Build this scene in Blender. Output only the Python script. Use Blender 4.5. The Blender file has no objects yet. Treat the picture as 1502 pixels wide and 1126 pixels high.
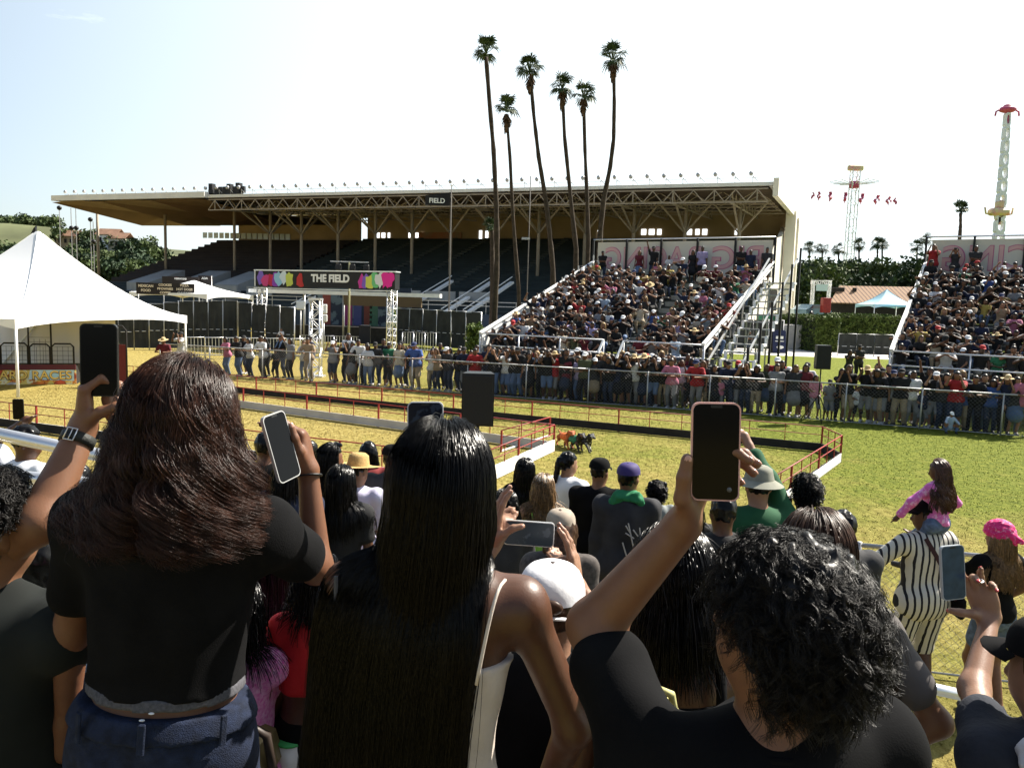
import bpy, math, random
import numpy as np
from mathutils import Matrix, Vector
random.seed(7)
RNG = np.random.default_rng(11)
S = bpy.context.scene
COL = S.collection
R = math.radians

# ---------------------------------------------------------------- camera model
FPX, CX, CY, CAMH = 1128.0, 751.0, 563.0, 3.35
PITCH, ROLL = math.atan(118/1128.0), math.atan(0.03)
_f = np.array([0, math.cos(PITCH), -math.sin(PITCH)])
_u0 = np.array([0, math.sin(PITCH), math.cos(PITCH)])
_r0 = np.array([1.0, 0, 0])
_r = _r0*math.cos(ROLL)+_u0*math.sin(ROLL)
_u = -_r0*math.sin(ROLL)+_u0*math.cos(ROLL)
CAM = np.array([0, 0, CAMH])
def ray(x, y):
    return _f+(x-CX)/FPX*_r+(CY-y)/FPX*_u
def at(x, y, Y):                      # point seen at pixel x,y standing Y metres ahead
    d = ray(x, y); return CAM+d*(Y/d[1])
def gnd(x, y, z=0.0):                 # point of the level z seen at pixel x,y
    d = ray(x, y); return CAM+d*((z-CAMH)/d[2])
def zat(x, y, Y): return at(x, y, Y)[2]
def V(*a): return np.array(a if len(a) > 1 else a[0], float)
def unit(v): v = np.asarray(v, float); return v/max(1e-9, np.linalg.norm(v))

# ---------------------------------------------------------------- materials
MATS = {}
def srgb(r, g, b):
    f = lambda c: c/12.92 if c <= .04045 else ((c+.055)/1.055)**2.4
    return (f(r/255), f(g/255), f(b/255))
def mat(name, col, rough=.7, spec=.3, metal=0, vary=.0, scale=8., bump=0., bscale=60., trans=0, sheen=0, col2=None, thresh=None, emit=None, estr=1, subs=0, coat=0, alpha=None, detail=4):
    if name in MATS: return MATS[name]
    m = bpy.data.materials.new(name); m.use_nodes = True
    nt = m.node_tree; b = nt.nodes['Principled BSDF']
    b.inputs['Base Color'].default_value = (*col, 1)
    b.inputs['Roughness'].default_value = rough
    b.inputs['Specular IOR Level'].default_value = spec
    b.inputs['Metallic'].default_value = metal
    if trans: b.inputs['Transmission Weight'].default_value = trans
    if sheen: b.inputs['Sheen Weight'].default_value = sheen
    if coat: b.inputs['Coat Weight'].default_value = coat; b.inputs['Coat Roughness'].default_value = .08
    if subs:
        b.inputs['Subsurface Weight'].default_value = subs
        b.inputs['Subsurface Radius'].default_value = (.012, .004, .002); b.inputs['Subsurface Scale'].default_value = 1
    if emit: b.inputs['Emission Color'].default_value = (*emit, 1); b.inputs['Emission Strength'].default_value = estr
    if alpha is not None: b.inputs['Alpha'].default_value = alpha
    tc = None
    if vary or col2 or bump: tc = nt.nodes.new('ShaderNodeTexCoord')
    if vary or col2:
        n = nt.nodes.new('ShaderNodeTexNoise'); n.inputs['Scale'].default_value = scale; n.inputs['Detail'].default_value = detail
        nt.links.new(tc.outputs['Object'], n.inputs['Vector'])
        cr = nt.nodes.new('ShaderNodeValToRGB')
        lo, hi = thresh or (.3, .7)
        cr.color_ramp.elements[0].position = lo; cr.color_ramp.elements[1].position = hi
        c2 = col2 or tuple(min(1, c*(1+vary)) for c in col)
        c1 = col if col2 else tuple(c*(1-vary) for c in col)
        cr.color_ramp.elements[0].color = (*c1, 1); cr.color_ramp.elements[1].color = (*c2, 1)
        nt.links.new(n.outputs['Fac'], cr.inputs['Fac']); nt.links.new(cr.outputs['Color'], b.inputs['Base Color'])
    if bump:
        n2 = nt.nodes.new('ShaderNodeTexNoise'); n2.inputs['Scale'].default_value = bscale; n2.inputs['Detail'].default_value = 3
        nt.links.new(tc.outputs['Object'], n2.inputs['Vector'])
        bp = nt.nodes.new('ShaderNodeBump'); bp.inputs['Strength'].default_value = bump; bp.inputs['Distance'].default_value = .01
        nt.links.new(n2.outputs['Fac'], bp.inputs['Height']); nt.links.new(bp.outputs['Normal'], b.inputs['Normal'])
    MATS[name] = m
    return m
def stripes(m, axis, freq, c1, c2, duty=.5, mask=None):     # woven / printed stripes in object space
    nt = m.node_tree; b = nt.nodes['Principled BSDF']
    tc = nt.nodes.new('ShaderNodeTexCoord'); sp = nt.nodes.new('ShaderNodeSeparateXYZ'); nt.links.new(tc.outputs['Object'], sp.inputs[0])
    mu = nt.nodes.new('ShaderNodeMath'); mu.operation = 'MULTIPLY'; mu.inputs[1].default_value = freq; nt.links.new(sp.outputs[axis], mu.inputs[0])
    nz = nt.nodes.new('ShaderNodeTexNoise'); nz.inputs['Scale'].default_value = 9; nt.links.new(tc.outputs['Object'], nz.inputs['Vector'])
    ad = nt.nodes.new('ShaderNodeMath'); ad.operation = 'MULTIPLY_ADD'; ad.inputs[1].default_value = .35; nt.links.new(nz.outputs['Fac'], ad.inputs[0]); nt.links.new(mu.outputs[0], ad.inputs[2])
    fr = nt.nodes.new('ShaderNodeMath'); fr.operation = 'FRACT'; nt.links.new(ad.outputs[0], fr.inputs[0])
    lt = nt.nodes.new('ShaderNodeMath'); lt.operation = 'LESS_THAN'; lt.inputs[1].default_value = duty; nt.links.new(fr.outputs[0], lt.inputs[0])
    mx = nt.nodes.new('ShaderNodeMix'); mx.data_type = 'RGBA'; mx.inputs[6].default_value = (*c1, 1); mx.inputs[7].default_value = (*c2, 1)
    nt.links.new(lt.outputs[0], mx.inputs[0]); nt.links.new(mx.outputs[2], b.inputs['Base Color'])
    return m

# ---------------------------------------------------------------- mesh helpers
def npmesh(name, verts, quads=None, tris=None, mats=(), smooth=True, mi=None):
    me = bpy.data.meshes.new(name)
    v = np.asarray(verts, np.float32).reshape(-1, 3)
    q = np.zeros((0, 4), np.int32) if quads is None else np.asarray(quads, np.int32).reshape(-1, 4)
    t = np.zeros((0, 3), np.int32) if tris is None else np.asarray(tris, np.int32).reshape(-1, 3)
    me.vertices.add(len(v)); me.vertices.foreach_set('co', v.ravel())
    nl = q.size+t.size
    me.loops.add(nl); me.loops.foreach_set('vertex_index', np.concatenate([q.ravel(), t.ravel()]))
    me.polygons.add(len(q)+len(t))
    st = np.concatenate([np.arange(len(q))*4, q.size+np.arange(len(t))*3]).astype(np.int32)
    me.polygons.foreach_set('loop_start', st)
    if smooth: me.polygons.foreach_set('use_smooth', np.ones(len(st), bool))
    for m in mats: me.materials.append(m)
    if mi is not None: me.polygons.foreach_set('material_index', np.asarray(mi, np.int32))
    me.update(calc_edges=True)
    return me
class MB:                                    # collects simple solids into one mesh
    def __init__(s): s.v = []; s.f = []; s.m = []; s.sm = []; s.n = 0; s.cm = 0
    def add(s, vs, fs, sm=False):
        s.v.extend([tuple(p) for p in vs]); s.f.extend([tuple(i+s.n for i in f) for f in fs]); s.m.extend([s.cm]*len(fs)); s.sm.extend([sm]*len(fs)); s.n += len(vs); return s
    def box(s, c, d, ax=None, bev=0):         # centre, full size, optional 3 axes
        c = V(c); X, Y, Z = ax if ax is not None else (V(1, 0, 0), V(0, 1, 0), V(0, 0, 1))
        h = V(d)/2
        if bev:
            r = bev; vs = []; fs = []
            pts = []
            for sx in (-1, 1):
                for sy in (-1, 1):
                    for sz in (-1, 1):
                        for k in range(3):
                            q = V(sx*h[0], sy*h[1], sz*h[2]); 
                            for j in range(3):
                                if j != k: q[j] -= (sx, sy, sz)[j]*r
                            pts.append(((sx, sy, sz), k, c+X*q[0]+Y*q[1]+Z*q[2]))
            idx = {(p[0], p[1]): i for i, p in enumerate(pts)}
            sg = [-1, 1]
            for k in range(3):
                a, b2 = [j for j in range(3) if j != k]
                for sk in sg:
                    loop = []
                    for (sa, sb) in ((-1, -1), (1, -1), (1, 1), (-1, 1)):
                        t = [0, 0, 0]; t[k] = sk; t[a] = sa; t[b2] = sb; loop.append(idx[(tuple(t), k)])
                    fs.append(loop)
                for sa in sg:
                    for sb in sg:
                        t0 = [0, 0, 0]; t1 = [0, 0, 0]
                        t0[k] = -1; t1[k] = 1
                        for t in (t0, t1): t[a] = sa; t[b2] = sb
                        fs.append([idx[(tuple(t0), a)], idx[(tuple(t1), a)], idx[(tuple(t1), b2)], idx[(tuple(t0), b2)]])
            for sx in sg:
                for sy in sg:
                    for sz in sg: fs.append([idx[((sx, sy, sz), k)] for k in range(3)])
            return s.add([p[2] for p in pts], fs)
        vs = [c+X*(sx*h[0])+Y*(sy*h[1])+Z*(sz*h[2]) for sx in (-1, 1) for sy in (-1, 1) for sz in (-1, 1)]
        return s.add(vs, [(0, 1, 3, 2), (4, 6, 7, 5), (0, 4, 5, 1), (2, 3, 7, 6), (0, 2, 6, 4), (1, 5, 7, 3)])
    def bar(s, a, b, w, h=None, up=(0, 0, 1)):   # rectangular bar a->b
        a, b = V(a), V(b); h = h or w; Y = unit(b-a); X = np.cross(Y, V(up))
        if np.linalg.norm(X) < 1e-4: X = V(1, 0, 0)
        X = unit(X); Z = np.cross(X, Y)
        return s.box((a+b)/2, (w, np.linalg.norm(b-a), h), (X, Y, Z))
    def tube(s, pts, r, n=8, cap=True):
        pts = [V(p) for p in pts]; k = len(pts); rr = [r]*k if np.isscalar(r) else list(r)
        vs = []; fs = []; X = None
        for i, p in enumerate(pts):
            t = unit(pts[min(i+1, k-1)]-pts[max(i-1, 0)])
            if X is None:
                X = np.cross(t, V(0, 0, 1)); X = V(1, 0, 0) if np.linalg.norm(X) < 1e-3 else X
            X = unit(X-t*np.dot(X, t)); Y = np.cross(t, X)
            vs += [p+(X*math.cos(2*math.pi*j/n)+Y*math.sin(2*math.pi*j/n))*rr[i] for j in range(n)]
        for i in range(k-1):
            for j in range(n): fs.append((i*n+j, i*n+(j+1) % n, (i+1)*n+(j+1) % n, (i+1)*n+j))
        if cap: fs.append(tuple(range(n))[::-1]); fs.append(tuple((k-1)*n+j for j in range(n)))
        return s.add(vs, fs, sm=n > 5)
    def prism(s, poly, ext):                  # polygon swept along ext
        poly = [V(p) for p in poly]; e = V(ext); n = len(poly)
        return s.add(poly+[p+e for p in poly], [tuple(range(n))[::-1], tuple(range(n, 2*n))]+[(i, (i+1) % n, n+(i+1) % n, n+i) for i in range(n)])
    def sheet(s, poly): return s.add(poly, [tuple(range(len(poly)))])
    def ball(s, c, r, n=10, m=7, ax=None):
        c = V(c); r = V(r, r, r) if np.isscalar(r) else V(r); X, Y, Z = ax if ax is not None else (V(1, 0, 0), V(0, 1, 0), V(0, 0, 1))
        vs = [c+Z*r[2]]; fs = []
        for i in range(1, m):
            a = math.pi*i/m
            for j in range(n):
                b = 2*math.pi*j/n; vs.append(c+X*r[0]*math.sin(a)*math.cos(b)+Y*r[1]*math.sin(a)*math.sin(b)+Z*r[2]*math.cos(a))
        vs.append(c-Z*r[2]); L = len(vs)-1
        for j in range(n): fs.append((0, 1+j, 1+(j+1) % n)); fs.append((L, 1+(m-2)*n+(j+1) % n, 1+(m-2)*n+j))
        for i in range(m-2):
            for j in range(n): fs.append((1+i*n+j, 1+(i+1)*n+j, 1+(i+1)*n+(j+1) % n, 1+i*n+(j+1) % n))
        return s.add(vs, fs, sm=True)
    def build(s, name, mats, parent=None):
        me = bpy.data.meshes.new(name); o0 = V(0, 0, 0)
        me.from_pydata([tuple(map(float, p)) for p in s.v], [], s.f); 
        for m in (mats if isinstance(mats, (list, tuple)) else [mats]): me.materials.append(m)
        me.polygons.foreach_set('material_index', s.m); me.polygons.foreach_set('use_smooth', s.sm); me.update()
        return link(name, me, parent)
def link(name, me, parent=None, loc=None):
    o = bpy.data.objects.new(name, me); COL.objects.link(o)
    if parent is not None: o.parent = parent
    if loc is not None: o.location = tuple(map(float, loc))
    return o
def tag(o, label, cat, group=None):
    o['label'] = label; o['category'] = cat
    if group: o['group'] = group
    return o
def thing(name, label, cat, loc=(0, 0, 0), rz=0, group=None):
    o = bpy.data.objects.new(name, None); COL.objects.link(o); o.empty_display_size = .2
    o.location = tuple(map(float, loc)); o.rotation_euler = (0, 0, rz); return tag(o, label, cat, group)
def kind(o, k): o['kind'] = k; return o
def text_mesh(body, size, font_bold=.0, extrude=.01, align='CENTER', space=1.0, offset=0):
    cu = bpy.data.curves.new('lettering', 'FONT'); cu.body = body; cu.size = size; cu.extrude = extrude; cu.align_x = align; cu.align_y = 'CENTER'
    cu.space_character = space; cu.offset = offset
    o = bpy.data.objects.new('lettering', cu); COL.objects.link(o)
    dg = bpy.context.evaluated_depsgraph_get(); me = bpy.data.meshes.new_from_object(o.evaluated_get(dg))
    bpy.data.objects.remove(o); return me
def frame_matrix(o, X, Y, Z, loc):
    M = Matrix(((X[0], Y[0], Z[0], loc[0]), (X[1], Y[1], Z[1], loc[1]), (X[2], Y[2], Z[2], loc[2]), (0, 0, 0, 1)))
    o.matrix_world = M; return o
ORD = 'first second third fourth fifth sixth seventh eighth ninth tenth eleventh twelfth thirteenth fourteenth fifteenth sixteenth seventeenth eighteenth nineteenth twentieth'.split()
def ordw(i):
    if i < 20: return ORD[i]
    n = i+1
    if n >= 100: return 'hundred' if n == 100 else 'hundred-'+ordw(n-101)
    return {2: 'twenty', 3: 'thirty', 4: 'forty', 5: 'fifty', 6: 'sixty', 7: 'seventy', 8: 'eighty', 9: 'ninety'}[n//10]+('-'+ORD[n % 10-1] if n % 10 else 'th')

# ---------------------------------------------------------------- signed-distance solids
def cone(a, b, ra, rb=None, k=.03): return ('c', V(a), V(b), ra, ra if rb is None else rb, k)
def ell(c, r, ax=None, k=.03): return ('e', V(c), V(r), None if ax is None else np.array(ax), None, k)
def sub(p): return ('-',)+p
def _sd(p, G):
    if p[0] == 'c':
        a, b, ra, rb = p[1:5]; ba = b-a; L = max(1e-9, ba@ba)
        t = np.clip(((G-a)@ba)/L, 0, 1)
        return np.linalg.norm(G-a-t[..., None]*ba, axis=-1)-(ra+(rb-ra)*t)
    c, r, ax = p[1:4]; q = G-c
    if ax is not None: q = q@ax.T
    k0 = np.linalg.norm(q/r, axis=-1); k1 = np.linalg.norm(q/(r*r), axis=-1)
    return k0*(k0-1)/np.maximum(k1, 1e-9)
def _bb(p):
    if p[0] == '-': return _bb(p[1:])
    if p[0] == 'c': m = max(p[3], p[4]); return np.minimum(p[1], p[2])-m, np.maximum(p[1], p[2])+m
    m = p[2].max() if p[3] is not None else p[2]
    return p[1]-m, p[1]+m
def inflate(p, d):
    if p[0] == 'c': return ('c', p[1], p[2], p[3]+d, p[4]+d, p[5])
    return ('e', p[1], p[2]+d, p[3], None, p[5])
def nets(F, org, h):
    sg = F < 0
    nx, ny, nz = F.shape
    cs = [(i, j, k) for i in (0, 1) for j in (0, 1) for k in (0, 1)]
    cnt = sum(sg[i:nx-1+i, j:ny-1+j, k:nz-1+k].astype(np.int8) for i, j, k in cs)
    act = (cnt > 0) & (cnt < 8)
    I = np.argwhere(act); n = len(I)
    idx = np.full(act.shape, -1, np.int32); idx[act] = np.arange(n)
    acc = np.zeros((n, 3)); num = np.zeros(n)
    for ax in range(3):
        for c in cs:
            if c[ax]: continue
            c2 = list(c); c2[ax] = 1
            f0 = F[I[:, 0]+c[0], I[:, 1]+c[1], I[:, 2]+c[2]]; f1 = F[I[:, 0]+c2[0], I[:, 1]+c2[1], I[:, 2]+c2[2]]
            m = (f0 < 0) != (f1 < 0); t = f0[m]/(f0[m]-f1[m])
            pos = np.tile(np.array(c, float), (m.sum(), 1)); pos[:, ax] += t
            acc[m] += pos; num[m] += 1
    v = org+(I+acc/num[:, None])*h
    quads = []
    for ax in range(3):
        a, b = (ax+1) % 3, (ax+2) % 3
        sl0 = [slice(1, None)]*3; sl0[ax] = slice(0, -1); sl1 = [slice(1, None)]*3; sl1[ax] = slice(1, None)
        lim = [slice(0, s-1) for s in F.shape]
        e0 = sg[tuple(sl0)]; e1 = sg[tuple(sl1)]
        for flip in (0, 1):
            m = (e0 & ~e1) if not flip else (~e0 & e1)
            P = np.argwhere(m)
            off = np.ones(3, int); off[ax] = 0; P = P+off
            ok = np.all(P < np.array(act.shape), axis=1) & (P[:, a] >= 1) & (P[:, b] >= 1)
            P = P[ok]
            if not len(P): continue
            da = np.zeros(3, int); da[a] = 1; db = np.zeros(3, int); db[b] = 1
            q = [idx[tuple(x.T)] for x in (P-da-db, P-db, P, P-da)]
            q = np.stack(q if not flip else q[::-1], 1)
            quads.append(q[(q >= 0).all(1)])
    return v, (np.concatenate(quads) if quads else np.zeros((0, 4), int))
def solid(prims, h, noise=None, clip=None, pad=.02):
    lo = np.min([_bb(p)[0] for p in prims if p[0] != '-'], 0)-pad; hi = np.max([_bb(p)[1] for p in prims if p[0] != '-'], 0)+pad
    sh = np.ceil((hi-lo)/h).astype(int)+1
    F = np.full(sh, .25, np.float32)
    for p in prims:
        neg = p[0] == '-'; p = p[1:] if neg else p
        k = p[5]; a, b = _bb(p); m = k+3*h
        i0 = np.clip(np.floor((a-m-lo)/h).astype(int), 0, sh-1); i1 = np.clip(np.ceil((b+m-lo)/h).astype(int)+1, 1, sh)
        if np.any(i1 <= i0): continue
        g = np.stack(np.meshgrid(*[lo[j]+np.arange(i0[j], i1[j])*h for j in range(3)], indexing='ij'), -1)
        d = _sd(p, g); sl = tuple(slice(i0[j], i1[j]) for j in range(3)); c = F[sl]
        if neg: hh = np.maximum(k-np.abs(-d-c), 0)/k; F[sl] = np.maximum(c, -d)+hh*hh*k/4
        else: hh = np.maximum(k-np.abs(d-c), 0)/k; F[sl] = np.minimum(c, d)-hh*hh*k/4
    if noise is not None or clip is not None:
        g = np.stack(np.meshgrid(*[lo[j]+np.arange(sh[j])*h for j in range(3)], indexing='ij'), -1)
        if noise is not None: F = F+noise(g)
        if clip is not None: F = np.maximum(F, clip(g))
    F[0] = F[-1] = .1; F[:, 0] = F[:, -1] = .1; F[:, :, 0] = F[:, :, -1] = .1
    return nets(F, lo, h)
def plane(p, n):                              # keep the side opposite to n
    p = V(p); n = unit(n); return lambda G: (G-p)@n
def allof(*fs): return lambda G: np.maximum.reduce([f(G) for f in fs])
def folds(amp, wl, seed=0, squash=(1, 1, 1)):
    rg = np.random.default_rng(seed); K = rg.normal(size=(7, 3)); K /= np.linalg.norm(K, axis=1)[:, None]
    K = K*(2*math.pi/wl)*rg.uniform(.6, 1.6, (7, 1))*np.array(squash); ph = rg.uniform(0, 6.28, 7)
    def f(G):
        s = 0
        for k, p in zip(K, ph): s = s+np.sin(G@k+p)
        return amp*s/3
    return f
def strands_mesh(name, P, rad, mats, mi=None, sides=3):   # P (N,M,3) -> tapered tubes
    P = np.asarray(P, float); N, M_, _ = P.shape
    T = np.gradient(P, axis=1); T /= np.maximum(1e-9, np.linalg.norm(T, axis=2))[..., None]
    ref = np.where(np.abs(T[..., 2:3]) > .9, np.array([1., 0, 0]), np.array([0, 0, 1.]))
    X = np.cross(T, ref); X /= np.maximum(1e-9, np.linalg.norm(X, axis=2))[..., None]; Y = np.cross(T, X)
    rad = np.asarray(rad, float); tp = np.linspace(1, .25, M_)**.6
    rr = (rad.reshape(-1, 1) if rad.ndim else np.full((N, 1), float(rad)))*tp[None]
    an = np.arange(sides)*2*math.pi/sides
    vs = P[:, :, None]+rr[..., None, None]*(X[:, :, None]*np.cos(an)[None, None, :, None]+Y[:, :, None]*np.sin(an)[None, None, :, None])
    b = (np.arange(N)[:, None, None]*M_+np.arange(M_-1)[None, :, None])*sides+np.arange(sides)[None, None]
    b2 = (np.arange(N)[:, None, None]*M_+np.arange(M_-1)[None, :, None])*sides+(np.arange(sides)[None, None]+1) % sides
    q = np.stack([b, b2, b2+sides, b+sides], -1).reshape(-1, 4)
    return vs.reshape(-1, 3), q
def join_np(parts):                           # [(v,q)] -> one v,q
    vs = []; qs = []; n = 0
    for v, q in parts: vs.append(v); qs.append(np.asarray(q)+n); n += len(v)
    return np.concatenate(vs), np.concatenate(qs)
# ---------------------------------------------------------------- camera, sky, sun
cd = bpy.data.cameras.new('camera'); cam = bpy.data.objects.new('camera', cd); COL.objects.link(cam)
cd.sensor_fit = 'HORIZONTAL'; cd.sensor_width = 36; cd.lens = FPX/1502*36; cd.clip_start = .05; cd.clip_end = 3000
frame_matrix(cam, _r, _u, -_f, CAM)
S.camera = cam
SUN_AZ, SUN_EL = R(57), R(44)                 # azimuth measured from straight ahead towards the right
sun_dir = V(math.sin(SUN_AZ)*math.cos(SUN_EL), math.cos(SUN_AZ)*math.cos(SUN_EL), math.sin(SUN_EL))
sd = bpy.data.lights.new('sun', 'SUN'); sd.energy = 5; sd.angle = R(.5); sd.color = (1, .93, .82)
so = bpy.data.objects.new('sun', sd); COL.objects.link(so)
so.rotation_euler = Vector(sun_dir).to_track_quat('Z', 'Y').to_euler(); so.location = (30, 30, 40)
W = bpy.data.worlds.new('World'); S.world = W; W.use_nodes = True
nt = W.node_tree; bg = nt.nodes['Background']
sky = nt.nodes.new('ShaderNodeTexSky'); sky.sky_type = 'NISHITA'; sky.sun_disc = False
sky.sun_elevation = SUN_EL; sky.sun_rotation = SUN_AZ; sky.air_density = 1.0; sky.dust_density = 1.6; sky.ozone_density = 1.0
# thin high cirrus mixed into the sky
tc = nt.nodes.new('ShaderNodeTexCoord'); mp = nt.nodes.new('ShaderNodeMapping'); mp.inputs['Scale'].default_value = (1.6, 1.0, 6.0)
nz = nt.nodes.new('ShaderNodeTexNoise'); nz.inputs['Scale'].default_value = 2.6; nz.inputs['Detail'].default_value = 7; nz.inputs['Roughness'].default_value = .6
nt.links.new(tc.outputs['Generated'], mp.inputs['Vector']); nt.links.new(mp.outputs['Vector'], nz.inputs['Vector'])
cr = nt.nodes.new('ShaderNodeValToRGB'); cr.color_ramp.elements[0].position = .52; cr.color_ramp.elements[1].position = .78
cr.color_ramp.elements[0].color = (0, 0, 0, 1); cr.color_ramp.elements[1].color = (.8, .8, .8, 1)
nt.links.new(nz.outputs['Fac'], cr.inputs['Fac'])
mx = nt.nodes.new('ShaderNodeMix'); mx.data_type = 'RGBA'; mx.inputs[7].default_value = (9.4, 10.4, 10.6, 1)

# bright haze low in the sky on the sun's side
sep = nt.nodes.new('ShaderNodeSeparateXYZ'); nt.links.new(tc.outputs['Generated'], sep.inputs[0])
dt = nt.nodes.new('ShaderNodeVectorMath'); dt.operation = 'DOT_PRODUCT'; dt.inputs[1].default_value = (math.sin(R(40)), math.cos(R(40)), .15); nt.links.new(tc.outputs['Generated'], dt.inputs[0])
m1 = nt.nodes.new('ShaderNodeMapRange'); m1.inputs['From Min'].default_value = .0; m1.inputs['From Max'].default_value = .9; m1.inputs['To Max'].default_value = .9; nt.links.new(dt.outputs['Value'], m1.inputs['Value'])
m2 = nt.nodes.new('ShaderNodeMath'); m2.operation = 'MAXIMUM'; nt.links.new(m1.outputs['Result'], m2.inputs[0]); nt.links.new(cr.outputs['Color'], m2.inputs[1])
nt.links.new(m2.outputs[0], mx.inputs[0]); nt.links.new(sky.outputs['Color'], mx.inputs[6]); nt.links.new(mx.outputs[2], bg.inputs['Color'])
bg.inputs['Strength'].default_value = .06
S.view_settings.view_transform = 'Standard'; S.view_settings.look = 'None'; S.view_settings.exposure = 1.35; S.view_settings.gamma = 1
S.cycles.use_denoising = True
S.cycles.max_bounces = 6; S.cycles.diffuse_bounces = 3; S.cycles.transparent_max_bounces = 16
# ---------------------------------------------------------------- common materials
M_white = mat('white_paint', (.78, .78, .76), .55, vary=.06, scale=3)
M_alu = mat('aluminium', (.72, .72, .73), .35, metal=.75, vary=.08, scale=6)
M_alud = mat('galvanised_steel', (.42, .42, .42), .45, metal=.5, vary=.12, scale=6)
M_red = mat('red_paint', (.24, .022, .02), .5, vary=.2, scale=5)
M_black = mat('black_paint', (.012, .012, .013), .5, vary=.3, scale=4)
M_blackp = mat('black_plastic', (.012, .012, .012), .38, bump=.15, bscale=300)
M_cream = mat('cream_steel', (.3, .25, .19), .6, vary=.12, scale=2)
M_boardd = mat('dark_board', (.02, .018, .016), .8, vary=.4, scale=4)
M_tent = mat('white_canvas', (.86, .86, .85), .6, bump=.05, bscale=3)
M_conc = mat('pale_concrete', (.6, .56, .5), .9, vary=.15, scale=.8)
M_screen = mat('dark_screen_cloth', (.035, .037, .034), .95, vary=.3, scale=1.5)
M_bark = mat('palm_bark', (.045, .032, .022), .95, vary=.45, scale=4, bump=.5, bscale=6)
M_barkt = mat('tree_bark', (.05, .038, .028), .95, vary=.4, scale=3)
M_frond = mat('palm_frond', (.035, .06, .018), .6, vary=.5, scale=2)
M_skirt = mat('dry_frond', (.11, .065, .035), .9, vary=.4, scale=6)
M_leafd = mat('dark_foliage', (.028, .05, .022), .75, vary=.55, scale=.45)
M_leafm = mat('olive_foliage', (.075, .105, .035), .75, vary=.5, scale=.45)
M_hedge = mat('hedge_leaves', (.085, .12, .022), .7, vary=.55, scale=3)

# ---------------------------------------------------------------- ground
gm = bpy.data.materials.new('field_turf'); gm.use_nodes = True; nt = gm.node_tree; b = nt.nodes['Principled BSDF']
b.inputs['Roughness'].default_value = .95; b.inputs['Specular IOR Level'].default_value = .1
tc = nt.nodes.new('ShaderNodeTexCoord')
def noise_node(scale, detail, rough=.6, vec=None, stretch=None):
    n = nt.nodes.new('ShaderNodeTexNoise'); n.inputs['Scale'].default_value = scale; n.inputs['Detail'].default_value = detail; n.inputs['Roughness'].default_value = rough
    src = tc.outputs['Object']
    if stretch:
        mp = nt.nodes.new('ShaderNodeMapping'); mp.inputs['Scale'].default_value = stretch; nt.links.new(src, mp.inputs['Vector']); src = mp.outputs['Vector']
    nt.links.new(src, n.inputs['Vector']); return n
def ramp(src, stops):
    c = nt.nodes.new('ShaderNodeValToRGB'); e = c.color_ramp.elements
    while len(e) < len(stops): e.new(.5)
    for i, (p, col) in enumerate(stops): e[i].position = p; e[i].color = (*col, 1)
    nt.links.new(src, c.inputs['Fac']); return c
n1 = noise_node(1.3, 8, .7); n2 = noise_node(.16, 3, .5); n3 = noise_node(9, 6, .75, stretch=(1, .55, 1))
straw = ramp(n3.outputs['Fac'], [(.3, (.14, .1, .022)), (.5, (.32, .25, .075)), (.7, (.46, .385, .14))])
green = ramp(n3.outputs['Fac'], [(.3, (.045, .062, .007)), (.5, (.14, .165, .02)), (.72, (.27, .28, .05))])
sx = nt.nodes.new('ShaderNodeSeparateXYZ'); nt.links.new(tc.outputs['Object'], sx.inputs[0])
mx1 = nt.nodes.new('ShaderNodeMath'); mx1.operation = 'MULTIPLY_ADD'; mx1.inputs[1].default_value = .034; mx1.inputs[2].default_value = -.47; nt.links.new(sx.outputs[0], mx1.inputs[0])
my1 = nt.nodes.new('ShaderNodeMath'); my1.operation = 'MULTIPLY_ADD'; my1.inputs[1].default_value = .011; nt.links.new(sx.outputs[1], my1.inputs[0]); nt.links.new(mx1.outputs[0], my1.inputs[2])
ad = nt.nodes.new('ShaderNodeMath'); ad.operation = 'MULTIPLY_ADD'; ad.inputs[1].default_value = .9; nt.links.new(n2.outputs['Fac'], ad.inputs[0]); nt.links.new(my1.outputs[0], ad.inputs[2])
ad2 = nt.nodes.new('ShaderNodeMath'); ad2.operation = 'MULTIPLY_ADD'; ad2.inputs[1].default_value = .75; nt.links.new(n1.outputs['Fac'], ad2.inputs[0]); nt.links.new(ad.outputs[0], ad2.inputs[2])
gr = ramp(ad2.outputs[0], [(.42, (0, 0, 0)), (.86, (1, 1, 1))])
mxg = nt.nodes.new('ShaderNodeMix'); mxg.data_type = 'RGBA'
nt.links.new(gr.outputs['Color'], mxg.inputs[0]); nt.links.new(straw.outputs['Color'], mxg.inputs[6]); nt.links.new(green.outputs['Color'], mxg.inputs[7])
nt.links.new(mxg.outputs[2], b.inputs['Base Color'])
bp = nt.nodes.new('ShaderNodeBump'); bp.inputs['Strength'].default_value = 1; bp.inputs['Distance'].default_value = .06
n4 = noise_node(22, 6, .75); nt.links.new(n4.outputs['Fac'], bp.inputs['Height']); nt.links.new(bp.outputs['Normal'], b.inputs['Normal'])
g = MB(); g.sheet([(-1500, -60, 0), (1500, -60, 0), (1500, 2500, 0), (-1500, 2500, 0)])
kind(g.build('field_ground', gm), 'structure')
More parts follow.
